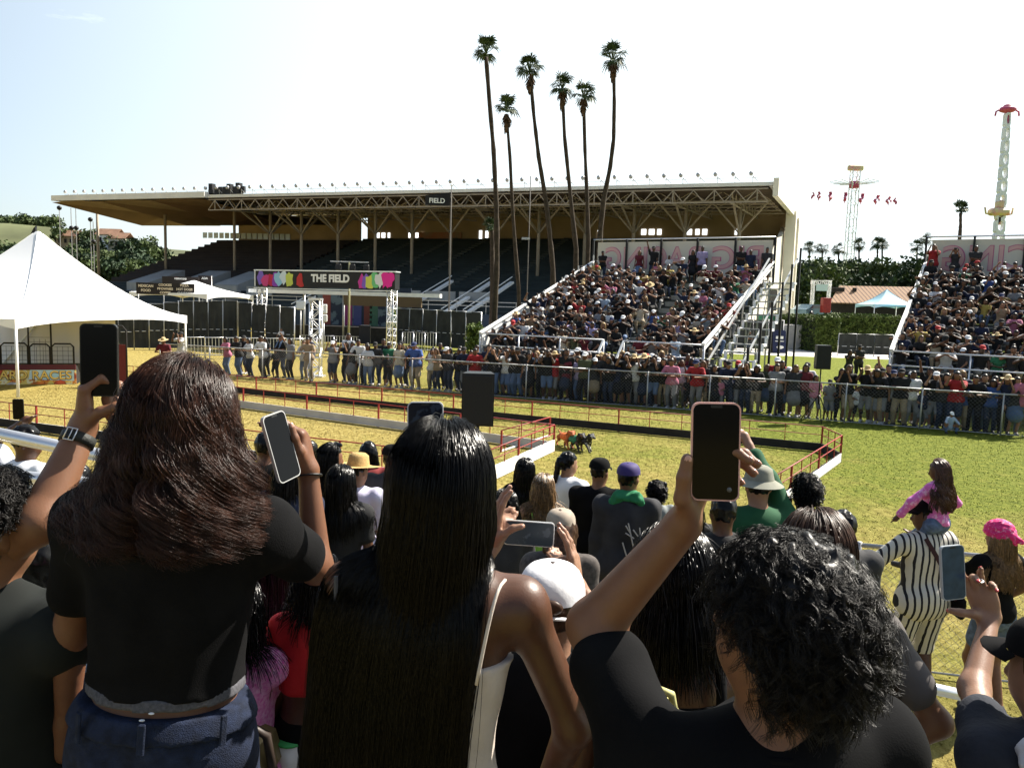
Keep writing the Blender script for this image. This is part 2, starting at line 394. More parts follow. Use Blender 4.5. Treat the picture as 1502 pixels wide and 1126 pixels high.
# upstanding blades over the turf
N = 130000
bx = RNG.uniform(-16, 17, N); by = 5+26*RNG.uniform(0, 1, N)**1.15
keep = np.abs(bx) < by*.72+1; bx, by = bx[keep], by[keep]; N = len(bx)
hgt = RNG.uniform(.008, .032, N); an = RNG.uniform(0, 6.28, N); ln = RNG.normal(0, .012, (N, 2)); w = .003+.00035*by
p0 = np.stack([bx-np.cos(an)*w, by-np.sin(an)*w, np.zeros(N)], 1); p1 = np.stack([bx+np.cos(an)*w, by+np.sin(an)*w, np.zeros(N)], 1); p2 = np.stack([bx+ln[:, 0], by+ln[:, 1], hgt], 1)
vv = np.stack([p0, p1, p2], 1).reshape(-1, 3)
kind(link('grass', npmesh('grass', vv, tris=np.arange(3*N).reshape(-1, 3), mats=[gm], smooth=False)), 'stuff')
pth = MB(); pth.sheet([(-16, 62, .004), (-16, 82, .004), (70, 74, .004), (70, 54, .004)]); kind(pth.build('concrete_path', M_conc), 'structure')

# ---------------------------------------------------------------- race track fences
M_kick = mat('shade_toned_white_kickboard', (.52, .48, .44), .7, vary=.12, scale=2)  # white boards facing away from the sun, their shade put into a greyer colour
def rail_fence(pts, label, board_mats, H=.62, gap=2.6, bh=.2):
    pts = [V(p[0], p[1], 0) for p in pts]
    t = thing('race_fence', label, 'fence', pts[0])
    o = pts[0]; rl = MB(); bd = MB()
    for i in range(len(pts)-1):
        a, c = pts[i]-o, pts[i+1]-o; L = np.linalg.norm(c-a); d = unit(c-a); nrm = V(d[1], -d[0], 0)
        for z, r in ((H, .013), (H*.68, .01)): rl.tube([a+V(0, 0, z), c+V(0, 0, z)], r, 6)
        ins = nrm*.03
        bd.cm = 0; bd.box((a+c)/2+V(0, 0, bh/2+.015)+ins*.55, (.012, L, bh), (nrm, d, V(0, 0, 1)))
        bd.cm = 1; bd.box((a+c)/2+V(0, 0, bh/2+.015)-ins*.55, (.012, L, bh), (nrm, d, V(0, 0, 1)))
        n = max(1, int(round(L/gap)))
        for k in range(n+(i == len(pts)-2)):
            p = a+(c-a)*k/n; m = MB(); m.box(p+V(0, 0, H/2), (.036, .036, H), (nrm, d, V(0, 0, 1))); m.build('post', M_red, t)
            if k < n:
                for j in (1, 2):
                    q = a+(c-a)*(k+j/3)/n; m = MB(); m.box(q+V(0, 0, (H+bh)/2), (.016, .016, H-bh), (nrm, d, V(0, 0, 1))); m.build('spindle', M_red, t)
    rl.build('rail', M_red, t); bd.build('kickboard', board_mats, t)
    return t
FL, FRr, FR2, NR, NL = gnd(150, 557), gnd(1204, 663), gnd(1232, 678), gnd(1105, 772), gnd(-60, 618)
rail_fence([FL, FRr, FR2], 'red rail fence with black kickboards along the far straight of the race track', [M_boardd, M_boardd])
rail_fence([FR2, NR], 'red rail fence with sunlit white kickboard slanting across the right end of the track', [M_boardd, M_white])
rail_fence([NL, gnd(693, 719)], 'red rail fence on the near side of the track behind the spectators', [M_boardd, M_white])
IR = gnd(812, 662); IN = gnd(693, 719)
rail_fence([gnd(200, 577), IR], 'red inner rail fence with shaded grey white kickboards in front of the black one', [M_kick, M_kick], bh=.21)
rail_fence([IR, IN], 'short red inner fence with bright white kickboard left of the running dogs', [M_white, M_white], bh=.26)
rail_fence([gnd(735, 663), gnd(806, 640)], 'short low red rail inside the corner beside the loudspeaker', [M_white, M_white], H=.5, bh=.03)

# ---------------------------------------------------------------- chain link fence before the crowd
M_wire = mat('dull_wire', (.12, .12, .12), .6)
def chain_fence(pts, label, H=1.2, pitch=.11, post_gap=2.4, wire=.0035, bottom=.05, mid=False, rail_r=.022, group=None):
    pts = [V(p[0], p[1], p[2] if len(p) > 2 else 0) for p in pts]; o = pts[0]
    t = thing('chain_link_fence', label, 'fence', o, group=group)
    rl = MB(); mesh = MB()
    for i in range(len(pts)-1):
        a, c = pts[i]-o, pts[i+1]-o; L = np.linalg.norm(c-a); d = (c-a)/L
        rl.tube([a+V(0, 0, H), c+V(0, 0, H)], rail_r, 8); rl.tube([a+V(0, 0, bottom), c+V(0, 0, bottom)], rail_r*.5, 5)
        hh = H-bottom
        for s in (1, -1):
            x = -hh
            while x < L:
                x0, x1 = max(0, x), min(L, x+hh)
                z0, z1 = (x0-x), (x1-x)
                if s < 0: z0, z1 = hh-z0, hh-z1
                if x1-x0 > .02: mesh.tube([a+d*x0+V(0, 0, bottom+z0), a+d*x1+V(0, 0, bottom+z1)], wire, 3, cap=False)
                x += pitch
        n = max(1, int(round(L/post_gap)))
        for k in range(n+(i == len(pts)-2)):
            p = a+(c-a)*k/n; m = MB(); m.tube([p, p+V(0, 0, H+.03)], .024, 8); m.build('post', M_alud, t)
    rl.build('rail', M_alud, t); mesh.build('wire_mesh', M_wire, t)
    return t
FENCE = [gnd(235, 545), gnd(385, 556), gnd(862, 592), gnd(1135, 612), gnd(1467, 639), gnd(1620, 652)]
chain_fence(FENCE, 'long chain link fence on the field with the standing crowd leaning on its top rail')

# ---------------------------------------------------------------- grandstand
GO = V(23.9, 75, 0); G1 = unit(V(-.942, .335, 0)); G2 = V(.39, .92, 0); GL = 91.6
def GS(s, t, z): return GO+G1*s+G2*t+V(0, 0, z)
def s_at(x, t):
    u = (x-751)/1128; a = GO+G2*t
    return (u*a[1]-a[0])/(G1[0]-u*G1[1])
M_roofw = mat('roof_white', (.7, .69, .66), .6, vary=.08, scale=.5)
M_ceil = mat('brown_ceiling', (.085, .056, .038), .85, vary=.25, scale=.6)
M_wood = mat('orange_plywood', (.17, .105, .065), .75, vary=.12, scale=.4)
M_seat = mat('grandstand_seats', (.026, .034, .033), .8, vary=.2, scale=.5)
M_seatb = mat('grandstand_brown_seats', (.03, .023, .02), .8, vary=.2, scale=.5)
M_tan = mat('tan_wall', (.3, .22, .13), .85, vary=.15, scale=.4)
M_endw = mat('cream_end_wall', (.72, .67, .57), .8, vary=.06, scale=.4)
M_glass = mat('pale_window', (.5, .56, .58), .12, spec=.6)
M_sky = mat('daylight_glow_panel', (.85, .87, .88), .4, emit=(.9, .95, 1), estr=.9)  # glowing panels imitate daylight seen through the rear wall openings
gst = thing('grandstand', 'huge covered grandstand with dark tiered seating under a long flat white roof', 'grandstand', GO)
def GB(fn, name, m):
    b = MB(); fn(b); b.v = [tuple(V(p)-GO) for p in b.v]; return b.build(name, m, gst)
SX = s_at(305, 0)
def f(b):
    b.prism([GS(-.4, 0, 15.25), GS(-.4, 33, 16.7), GS(-.4, 33, 17.2), GS(-.4, 0, 15.6)], G1*(SX+.4))
GB(f, 'roof', M_roofw)
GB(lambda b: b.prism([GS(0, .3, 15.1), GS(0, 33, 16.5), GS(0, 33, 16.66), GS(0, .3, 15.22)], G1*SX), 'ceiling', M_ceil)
def f(b):                                     # folded plywood roof on the left wing
    b.cm = 0; b.prism([GS(SX, -.6, 15.2), GS(SX, 30, 16.6), GS(SX, 30, 17), GS(SX, -.6, 15.9)], G1*(GL-SX))
    n = 3; w = (GL-SX)/n
    b.cm = 1
    for k in range(n):
        a0 = SX+k*w
        for q0, q1, q2 in ((0, .5, 0), (1, .5, 1)):
            b.add([GS(a0+w*q0, -.5, 15.0), GS(a0+w*.5, -.5, 15.2), GS(a0+w*.5, 14, 14.9), GS(a0+w*q0, 14, 13.4)], [(0, 1, 2, 3)])
            b.add([GS(a0+w*q0, 14, 13.4), GS(a0+w*.5, 14, 14.9), GS(a0+w*.5, 30, 16.2), GS(a0+w*q0, 30, 15.0)], [(0, 1, 2, 3)])
GB(f, 'wing_roof', [M_roofw, M_wood])
def f(b):                                     # lattice edge truss
    for z in (15.0, 13.75): b.bar(GS(0, .1, z), GS(SX, .1, z), .12)
    n = int(SX/2.0); w = SX/n
    for k in range(n):
        b.bar(GS(k*w, .1, 13.8), GS((k+.5)*w, .1, 14.95), .09); b.bar(GS((k+.5)*w, .1, 14.95), GS((k+1)*w, .1, 13.8), .09)
        if k % 2 == 0: b.bar(GS((k+.5)*w, .1, 13.8), GS((k+.5)*w, .1, 15), .1)
GB(f, 'edge_truss', M_cream)
TP = 9
posts = [s_at(x, TP) for x in (145, 243, 343, 395, 440, 493, 547, 600, 656, 722, 783, 850, 920, 994, 1072)]
for s in posts:
    zb = 6.0 if s < 55 else 5.6
    GB(lambda b: b.tube([GS(s, TP, zb-2), GS(s, TP, 15.4)], .2, 8), 'post', M_cream)
    if s < SX+2:
        def f(b):
            zt = 11.6
            for ds in (-3, 3): b.bar(GS(s, TP, zt), GS(s+ds, TP-.5, 15.0), .17)
            b.bar(GS(s, TP, zt), GS(s, TP-6, 14.2), .17); b.bar(GS(s, TP, zt), GS(s, TP+5, 15.2), .17)
            b.bar(GS(s, .2, 13.8), GS(s, 28, 15.2), .14)
            for q in range(9): b.bar(GS(s, .3+q*3, 13.8+q*.15), GS(s, 1.8+q*3, 15.1+q*.12), .09); b.bar(GS(s, 1.8+q*3, 15.1+q*.12), GS(s, 3.3+q*3, 13.95+q*.15), .09)
        GB(f, 'brace', M_cream)
def f(b):                                     # purlins and cross bracing under the roof
    for t in (4, 8, 12, 17, 22): 
        b.bar(GS(0, t, 14.2+t*.045), GS(SX, t, 14.2+t*.045), .12)
        n = int(SX/3.2)
        for k in range(n): b.bar(GS(k*3.2, t, 14.2+t*.045), GS(k*3.2+1.6, t, 15.15+t*.042), .08); b.bar(GS(k*3.2+1.6, t, 15.15+t*.042), GS(k*3.2+3.2, t, 14.2+t*.045), .08)
GB(f, 'roof_lattice', M_cream)
def tier(s0, s1, t0, z0, t1, z1, n):
    def f(b):
        pr = [GS(s0, t0, 0)]
        for k in range(n):
            zz = z0+(z1-z0)*k/n; tt = t0+(t1-t0)*k/n
            pr += [GS(s0, tt, zz), GS(s0, tt+.12, zz+.38*(z1-z0)/n*2), GS(s0, tt+.45, zz+.38*(z1-z0)/n*2), GS(s0, tt+.45, zz+.05)]
        pr += [GS(s0, t1, z1), GS(s0, t1, 0)]
        b.prism(pr, G1*(s1-s0))
    return f
SB = s_at(430, 10)
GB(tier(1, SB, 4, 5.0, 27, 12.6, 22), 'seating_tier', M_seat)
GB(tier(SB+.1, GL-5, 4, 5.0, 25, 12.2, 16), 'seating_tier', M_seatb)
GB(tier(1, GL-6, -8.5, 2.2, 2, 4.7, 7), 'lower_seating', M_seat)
for x in (470, 520, 575, 630, 690, 760):
    s = s_at(x, 10)
    GB(lambda b: [b.box(GS(s, 4.5+k*1.045, 5.25+k*.345), (.9, .5, .3), (G1, G2, V(0, 0, 1))) for k in range(22)], 'aisle', mat('aisle_concrete', (.06, .065, .06), .9))
def f(b):
    b.prism([GS(0, 27.3, 9), GS(0, 27.3, 16.4), GS(0, 27.7, 16.4), GS(0, 27.7, 9)], G1*(SB))
    b.prism([GS(SB, 25.3, 9), GS(SB, 25.3, 16), GS(SB, 25.7, 16), GS(SB, 25.7, 9)], G1*(GL-SB-8))
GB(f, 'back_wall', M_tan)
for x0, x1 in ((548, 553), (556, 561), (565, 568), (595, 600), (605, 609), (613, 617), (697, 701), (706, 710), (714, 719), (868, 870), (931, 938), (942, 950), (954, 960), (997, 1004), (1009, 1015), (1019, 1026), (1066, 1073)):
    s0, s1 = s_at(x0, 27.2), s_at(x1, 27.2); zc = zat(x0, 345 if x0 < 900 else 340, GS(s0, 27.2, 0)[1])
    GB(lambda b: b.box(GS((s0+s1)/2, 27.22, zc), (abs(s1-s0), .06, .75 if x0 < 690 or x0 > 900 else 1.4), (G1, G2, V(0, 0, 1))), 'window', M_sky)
def f(b):
    for k in range(16):
        s = s_at(300+k*8, 25.1); b.box(GS(s, 25.15, 13.0-.02*k), (.85, .06, .9), (G1, G2, V(0, 0, 1)))
GB(f, 'press_box_window', M_glass)
GB(lambda b: b.box(GS(s_at(640, 27), 27.1, 12.9), (7, .1, 1.3), (G1, G2, V(0, 0, 1))), 'wall_banner', mat('faded_wall_banner', (.2, .17, .12), .8, col2=(.32, .12, .06), scale=.6))
# end wall on the right
GB(lambda b: b.prism([GS(.7, -6, 0), GS(.7, -6, 2.4), GS(.7, 3, 5.4), GS(.7, 27, 14), GS(.7, 33, 15), GS(.7, 33, 0)], -G1*.5), 'end_wall', M_endw)
GB(lambda b: b.prism([GS(-.45, -.4, 14.2), GS(-.45, -.4, 15.9), GS(-.45, 33.5, 17.5), GS(-.45, 33.5, 15.7)], -G1*.5), 'end_fascia', M_endw)
def f(b):
    for t, w in ((26, 2.2), (33, 1.6)): b.box(GS(-.6, t, 7.9), (1.2, w, 15.8), (G1, G2, V(0, 0, 1)))
    b.box(GS(-1.4, 26, 1.6), (1.6, 3, 3.2), (G1, G2, V(0, 0, 1)))
GB(f, 'end_column', M_endw)
def f(b):
    for k in range(7): b.box(GS(-.02, 9+k*1.5, 4.6), (.14, .5, 2.4), (G1, G2, V(0, 0, 1)))
GB(f, 'vent_slot', M_boardd)
# lower boxes, vomitory walls and hand rails
M_low = mat('box_wall_grey', (.3, .31, .31), .8, vary=.1, scale=1)
for x in (205, 275, 325, 375, 480, 530, 590, 640, 690):
    s = s_at(x, -5); GB(lambda b: b.box(GS(s, -4.6, 3.9), (3.4, .2, 1.0), (G1, G2, V(0, 0, 1))), 'box_wall', M_low)
for x in (195, 262, 322):
    s = s_at(x, -2)
    GB(lambda b: b.add([GS(s, -3, 4.6), GS(s-3.4, -3, 4.6), GS(s-3.4, 3, 6.4), GS(s, 3, 6.4), GS(s, -3, 3), GS(s-3.4, -3, 3), GS(s-3.4, 3, 3), GS(s, 3, 3)], [(0, 1, 2, 3), (0, 4, 5, 1), (1, 5, 6, 2), (0, 3, 7, 4)]), 'vomitory_wall', M_low)
for x in (430, 490, 585, 648, 680):
    s = s_at(x, -9)
    def f(b):
        b.bar(GS(s, -9.5, 2.0), GS(s-1.0, 0, 5.6), .5, .22)
        b.bar(GS(s, -9.5, 2.6), GS(s-1.0, 0, 6.2), .08)
    GB(f, 'stair_stringer', M_white)
GB(lambda b: [b.bar(GS(6, -8.9, z), GS(62, -8.9, z), .07) for z in (3.4, 3.0)]+[b.bar(GS(6+k*3.1, -8.9, 2.2), GS(6+k*3.1, -8.9, 3.4), .06) for k in range(19)], 'front_rail', M_alud)
GB(lambda b: b.prism([GS(1, -9.2, 0), GS(1, -9.2, 2.2), GS(1, -9.5, 2.2), GS(1, -9.5, 0)], G1*(GL-7)), 'front_wall', mat('navy_front_wall', (.03, .045, .07), .7, vary=.3, scale=.5))
for k in range(54):                           # flood lamps standing on the roof edge
    s = 1.5+k*1.66
    def f(b):
        b.tube([GS(s, .3, 15.5), GS(s, .2, 16.25)], .035, 5); b.bar(GS(s, .2, 16.2), GS(s-.5, .3, 15.7), .05)
        b.ball(GS(s+.15, -.1, 16.4), (.22, .22, .24), 8, 6)
    GB(f, 'floodlight', M_alud)
GB(lambda b: [b.bar(GS(1, .6, 16.1), GS(GL-1, .6, 16.1), .04)], 'safety_rail', M_alud)
def f(b):
    for x, h in ((307, 1.3), (333, 1.2), (346, 1.3)): s = s_at(x, 0); b.box(GS(s, .5, 15.7+h/2), (.55, .6, h), (G1, G2, V(0, 0, 1)))
    for x in (314, 320, 326, 340, 352): s = s_at(x, 0); b.box(GS(s, .5, 16.2), (.5, .3, .8), (G1, G2, V(0, 0, 1)))
    b.box(GS(s_at(328, 0), .5, 15.75), (4.6, .5, .16), (G1, G2, V(0, 0, 1)))
GB(f, 'antenna_rack', M_black)
# palms in front of the grandstand
def palm(name, label, crown, trunk, Y, r, tr=.28, skirt=True, group=None, seed=0, zb=0):
    rg = random.Random(seed)
    P = [at(x, y, Y) for x, y in trunk]; b0 = P[-1].copy(); b0[2] = zb
    if trunk[-1][1] > 300: b0[0] += (P[-1][0]-P[-2][0])*.6
    pts = P+[b0]; c = at(*crown, Y)
    t = thing(name, label, 'palm tree', b0, group=group)
    m = MB(); k = len(pts); fine = []
    for i in range(k-1):
        for q in range(5): fine.append(pts[i]*(1-q/5)+pts[i+1]*q/5)
    fine.append(pts[-1]); n = len(fine)
    m.tube([p-b0 for p in fine], [tr*(.62+.5*(i/n)**2)*(1+.12*rg.uniform(-1, 1)) for i in range(n)], 9); m.build('trunk', M_bark, t)
    top = fine[0]-b0
    if skirt:
        m = MB()
        for i in range(70):
            a = rg.uniform(0, 6.28); z = rg.uniform(0, 1); q = top+V(math.cos(a)*tr*.7, math.sin(a)*tr*.7, .2-z*1.2)
            e = q+V(math.cos(a)*.33*math.sin(math.pi*min(1, z+.25)), math.sin(a)*.33*math.sin(math.pi*min(1, z+.25)), -.45); d = V(-math.sin(a), math.cos(a), 0)*.09
            m.add([q-d, q+d, e+d*.5, e-d*.5], [(0, 1, 2, 3)])
        m.build('dead_frond_skirt', M_skirt, t)
    m = MB(); cc = c-b0
    for i in range(26):
        a = rg.uniform(0, 6.28); el = rg.uniform(-.75, 1.35); d = V(math.cos(a)*math.cos(el), math.sin(a)*math.cos(el), math.sin(el))
        base = top+(cc-top)*.25; L = r*rg.uniform(.55, .85)
        hub = base+d*L*.55+V(0, 0, (cc-top)[2]*.35); m.tube([base, hub], .03, 4, cap=False)
        side = unit(np.cross(d, V(0, 0, 1))+V(0, 0, 1e-3)); up = np.cross(side, d)
        for j in range(13):
            q = (j-6)/6*1.5; dir_ = unit(d*math.cos(q)+side*math.sin(q)+up*.12*math.cos(3*j)); ll = L*rg.uniform(.6, .9)*(1-.25*abs(q)/1.5)
            tip = hub+dir_*ll-V(0, 0, ll*ll*.35*(.4+abs(math.cos(el)))); wv = unit(np.cross(dir_, up))*.055; mid = hub+dir_*ll*.55
            m.add([hub, mid+wv, tip, mid-wv], [(0, 1, 2, 3)])
    m.build('crown', M_frond, t)
    return t
PG = 'tall fan palms before the grandstand'
palm('palm_tree', 'tallest leftmost fan palm, its straight bare trunk leaning left', (713, 66), [(713, 84), (718, 150), (724, 220), (728, 300), (729, 380), (726, 445)], 60, 1.35, .26, False, PG, 1)
palm('palm_tree', 'lower fan palm with its head beside the tallest one and a curved trunk', (743, 148), [(743, 170), (748, 230), (752, 310), (757, 380), (761, 425)], 63, 1.35, .2, True, PG, 2)
palm('palm_tree', 'fan palm third from the left with brown skirt and trunk leaning left', (772, 92), [(778, 112), (783, 170), (790, 230), (800, 290), (806, 340), (811, 395)], 64, 1.45, .24, True, PG, 3)
palm('palm_tree', 'fan palm in the middle right of the row, with narrow trunk leaning left', (821, 118), [(825, 137), (828, 200), (834, 260), (841, 330), (845, 365)], 66, 1.4, .24, True, PG, 4)
palm('palm_tree', 'fan palm with a drooping side frond and almost vertical trunk', (857, 130), [(856, 148), (858, 220), (861, 290), (863, 350)], 66, 1.4, .22, True, PG, 5)
palm('palm_tree', 'rightmost fan palm with a crooked trunk bending left towards its foot', (896, 76), [(900, 95), (901, 150), (900, 205), (895, 245), (885, 295), (880, 345)], 64, 1.55, .24, True, PG, 6)
palm('palm_tree', 'short young fan palm with a thick trunk behind the tallest palm', (718, 328), [(722, 338), (722, 380), (722, 445)], 66, 1.0, .3, False, None, 7)
palm('palm_tree', 'single small fan palm against the sky behind the right bleacher', (1408, 302), [(1409, 312), (1409, 330), (1408, 345)], 75, 1.0, .22, False, None, 8)

# ---------------------------------------------------------------- flag, rides, tents
M_polegrey = mat('weathered_pole', (.13, .12, .11), .8)
def flag_pole():
    p = at(658.5, 450, 66); t = thing('flagpole', 'thin grey flagpole carrying a black flag in front of the grandstand', 'flagpole', (p[0], p[1], 0))
    ht = zat(660, 273, 66); m = MB(); m.tube([(0, 0, 0), (0, 0, ht)], [.075, .04], 8); m.build('pole', M_polegrey, t)
    m = MB(); m.ball((0, 0, ht+.08), .1); m.build('finial', M_alu, t)
    top, bot = zat(658, 282, 66), zat(658, 302, 66); w = 2.1
    nx, nz_ = 12, 6; vs = []; fs = []
    for i in range(nx+1):
        for j in range(nz_+1):
            u, v = i/nx, j/nz_; vs.append((-.08-w*u, .12*math.sin(u*6), bot+(top-bot)*v-.32*u*(v)+.0*u))
    for i in range(nx):
        for j in range(nz_): a = i*(nz_+1)+j; fs.append((a, a+1, a+nz_+2, a+nz_+1))
    m = MB(); m.add(vs, fs, True); fo = m.build('flag', mat('black_flag', (.012, .012, .013), .7), t)
    me = text_mesh('FIELD', .55, extrude=.005, offset=.012); lo = link('lettering', me, fo); me.materials.append(M_white)
    lo.matrix_local = Matrix(((1, 0, 0, -1.18), (0, 0, -1, -.16), (0, 1, 0, (top+bot)/2-.2), (0, 0, 0, 1)))
flag_pole()
p = at(774, 400, 66); t = thing('mast', 'very thin bare mast rising above the grandstand roof between the palms', 'pole', (p[0], p[1], 0))
m = MB(); m.tube([(0, 0, 0), (0, 0, zat(775, 258, 66))], .04, 6); m.build('pole', M_polegrey, t); m = MB(); m.box((-.25, 0, zat(775, 350, 66)), (.7, .2, .18)); m.build('lamp_head', M_alud, t)
# swing ride
M_pink = mat('ride_magenta', (.5, .08, .17), .5); M_ridew = mat('ride_white', (.75, .76, .78), .5); M_ridey = mat('ride_sign', (.62, .66, .3), .5, col2=(.7, .3, .3), scale=.8)
def swing():
    Y = 165; b = at(1242, 420, Y); t = thing('swing_ride', 'tall white lattice swing ride tower with red seats flying around it', 'fairground ride', (b[0], b[1], 0))
    zt = zat(1249, 250, Y); m = MB(); w = .75
    for sx in (-w, w):
        for sy in (-w, w): m.bar((sx, sy, 0), (sx, sy, zt), .15)
    n = int(zt/1.4)
    for k in range(n):
        z0, z1 = k*zt/n, (k+1)*zt/n; s = 1 if k % 2 else -1
        for y in (-w, w): m.bar((-w*s, y, z0), (w*s, y, z1), .08); m.bar((-w, y, z0), (w, y, z0), .08)
        for x in (-w, w): m.bar((x, -w*s, z0), (x, w*s, z1), .08)
    m.build('lattice_mast', M_ridew, t)
    zh = zat(1247, 270, Y); m = MB(); m.tube([(0, 0, zh-.8), (0, 0, zh+.5)], [.9, 1.0], 12); m.build('hub', M_pink, t)
    m = MB()
    for k in range(16):
        a = k*math.pi/8+.2; m.bar((1.1*math.cos(a), 1.1*math.sin(a), zh), (4.9*math.cos(a), 4.9*math.sin(a), zh+.5), .12)
    m.build('spoke', M_ridew, t)
    m = MB(); m.box((0, 0, zt+.5), (3.2, 1.0, 1.1), bev=.2); m.build('crown_sign', M_ridey, t)
    for k in range(16):
        a = k*math.pi/8+.2; rr = 8.1; zz = zat(1247, 291, Y)+1.0*math.sin(a-.5)
        c = V(rr*math.cos(a), rr*math.sin(a), zz); m = MB(); o = unit(V(math.cos(a), math.sin(a), -.7)); tn = V(-math.sin(a), math.cos(a), 0); up = np.cross(o, tn); up = up if up[2] > 0 else -up
        m.box(c, (.6, .6, .18), (tn, o, up)); m.box(c-o*.3+up*.25, (.6, .16, .6), (tn, o, up)); m.bar(c+up*.08, c+o*.6-up*.3, .2)
        so_ = m.build('swing_seat', M_pink, t)
        m = MB(); m.tube([V(4.9*math.cos(a), 4.9*math.sin(a), zh+.5), c], .012, 3); m.build('chain', M_ridew, so_)
swing()
def arm_ride():
    Y = 140; b = at(1466, 345, Y); t = thing('pendulum_ride', 'tall white ride arm with oval holes and a crimson seat head on top', 'fairground ride', (b[0], b[1], 0))
    top = at(1477.5, 166, Y)-V(b[0], b[1], 0); n = 17; m = MB()
    lowp = V(at(1461, 420, Y)[0]-b[0], 0, 0); ax = unit(top-lowp); L = np.linalg.norm(top-lowp); sd_ = unit(np.cross(ax, V(0, 1, 0)))
    fr = V(0, 1, 0)
    for k in range(n):                        # plates with an oval hole each
        z0, z1 = L*k/n, L*(k+1)/n; w0, w1 = 1.25-.85*k/n, 1.25-.85*(k+1)/n; cz = (z0+z1)/2; ww = (w0+w1)/2
        NO = 20; outer = []; inner = []
        for j in range(NO):
            a = 2*math.pi*j/NO; cx_, cz_ = math.cos(a), math.sin(a); sc = 1/max(abs(cx_), abs(cz_)); hz = (z1-z0)/2
            xo = cx_*sc; zo = cz_*sc; zz = cz+zo*hz; wz = w0+(w1-w0)*(zz-z0)/(z1-z0)
            outer.append(lowp+ax*zz+sd_*xo*wz); inner.append(lowp+ax*(cz+cz_*hz*.72)+sd_*cx_*ww*.64)
        vs = [p+fr*s for s in (-.5, .5) for p in outer+inner]; fs = []
        for j in range(NO):
            j2 = (j+1) % NO
            fs += [(j, j2, NO+j2, NO+j), (2*NO+j, 3*NO+j, 3*NO+j2, 2*NO+j2), (NO+j, NO+j2, 3*NO+j2, 3*NO+j), (j, 2*NO+j, 2*NO+j2, j2)]
        m.add(vs, fs)
    m.build('arm', M_ridew, t)
    c = at(1465, 311, Y)-V(b[0], b[1], 0); m = MB(); m.box(c, (3.2, 2.2, 1.3), bev=.4); m.box(c+V(0, 0, 1.3), (1.2, 1.4, 1.5), bev=.3); m.box(c-V(0, 0, 1.5), (.8, 1.0, 1.6), bev=.2); 
    for s in (-1, 1): m.tube([c+V(s*1.5, 0, -.5), c+V(s*2.3, 0, -.3), c+V(s*2.5, 0, .8)], .18, 6); 
    m.build('mid_gondola', M_ridey, t)
    c = top; m = MB(); m.tube([c-ax*2.5, c+ax*.4], .3, 8); m.ball(c+ax*.6, (1.5, 1.2, .6)); m.ball(c+ax*1.1, (.8, .8, .4))
    for s in (-1, 1): m.tube([c+ax*.7+sd_*s*1.2, c+ax*.2+sd_*s*2.0, c-ax*.5+sd_*s*2.1], .16, 6)
    m.build('seat_head', M_pink, t)
arm_ride()
def canopy(name, label, c, X, Y_, hx, hy, ze, zp, m_top, legs=True, group=None, valance=.28, arc=.22, seg=12):
    c = V(c); t = thing(name, label, 'tent', (c[0], c[1], 0), group=group); m = MB()
    def Pq(u, v, r): return X*(u*r*hx)+Y_*(v*r*hy)+V(0, 0, ze+(zp-ze)*((1-r)**1.55))
    def P(u, v): return Pq(u, v, 1)
    vs = []; fs = []; nr = 22; pk = 4*seg
    per = [(-1+2*i/seg, -1) for i in range(seg)]+[(1, -1+2*i/seg) for i in range(seg)]+[(1-2*i/seg, 1) for i in range(seg)]+[(-1, 1-2*i/seg) for i in range(seg)]
    for i in range(nr+1): r = max(.012, i/nr); vs += [Pq(u, v, r) for u, v in per]
    for i in range(nr):
        for j in range(pk): fs.append((i*pk+j, (i+1)*pk+j, (i+1)*pk+(j+1) % pk, i*pk+(j+1) % pk))
    m.add(vs, fs, True)
    for k in range(4):
        vs = []; fs = []
        for i in range(seg+1):
            u = -1+2*i/seg; q = [(u, -1), (1, u), (-u, 1), (-1, -u)][k]; p = P(*q); vs += [p, p-V(0, 0, valance+arc*abs(u)**3-arc*.5)]
        for i in range(seg): fs.append((2*i, 2*i+2, 2*i+3, 2*i+1))
        m.add(vs, fs, True)
    m.build('canopy', m_top, t)
    for u, v in ((1, 1), (1, -1), (-1, 1), (-1, -1)): b = MB(); b.tube([Pq(u, v, r)+V(0, 0, .006) for r in np.linspace(.03, 1, 16)], .014, 5); b.build('seam', m_top, t)
    if legs:
        for u in (-1, 1):
            for v in (-1, 1): q = X*(u*hx*.985)+Y_*(v*hy*.985); b = MB(); b.tube([q, q+V(0, 0, ze-.1)], .045, 8); b.build('leg', M_white, t)
    return t
L1, L2 = gnd(24, 583), V(-13.7, 32.2, 0); dY = unit(L2-L1); dX = V(-dY[1], dY[0], 0)
cen = (L1+L2)/2+dX*3.0
canopy('canopy_tent', 'large bright white peaked canopy tent standing over the trailer at the field edge', cen, dX, dY, 3.05, np.linalg.norm(L2-L1)/2, 2.42, 5.5, M_tent, valance=.2)
c2 = at(300, 420, 58); canopy('canopy_tent', 'smaller white peaked tent behind the dark screen fence and food banners', (c2[0]-.8, c2[1], 0), unit(V(1, -.2, 0)), unit(V(.2, 1, 0)), 3.1, 3.1, zat(330, 432, 58), zat(285, 411, 58), M_tent)
M_cyan = mat('cyan_canvas', (.12, .42, .6), .6, col2=(.55, .7, .78), scale=.35)
c3 = at(1300, 440, 80); canopy('canopy_tent', 'light blue peaked canopy tent beside the brown roofed shed', c3, V(1, 0, 0), V(0, 1, 0), 2.2, 2.2, zat(1300, 447, 80), zat(1300, 424, 80), M_cyan)
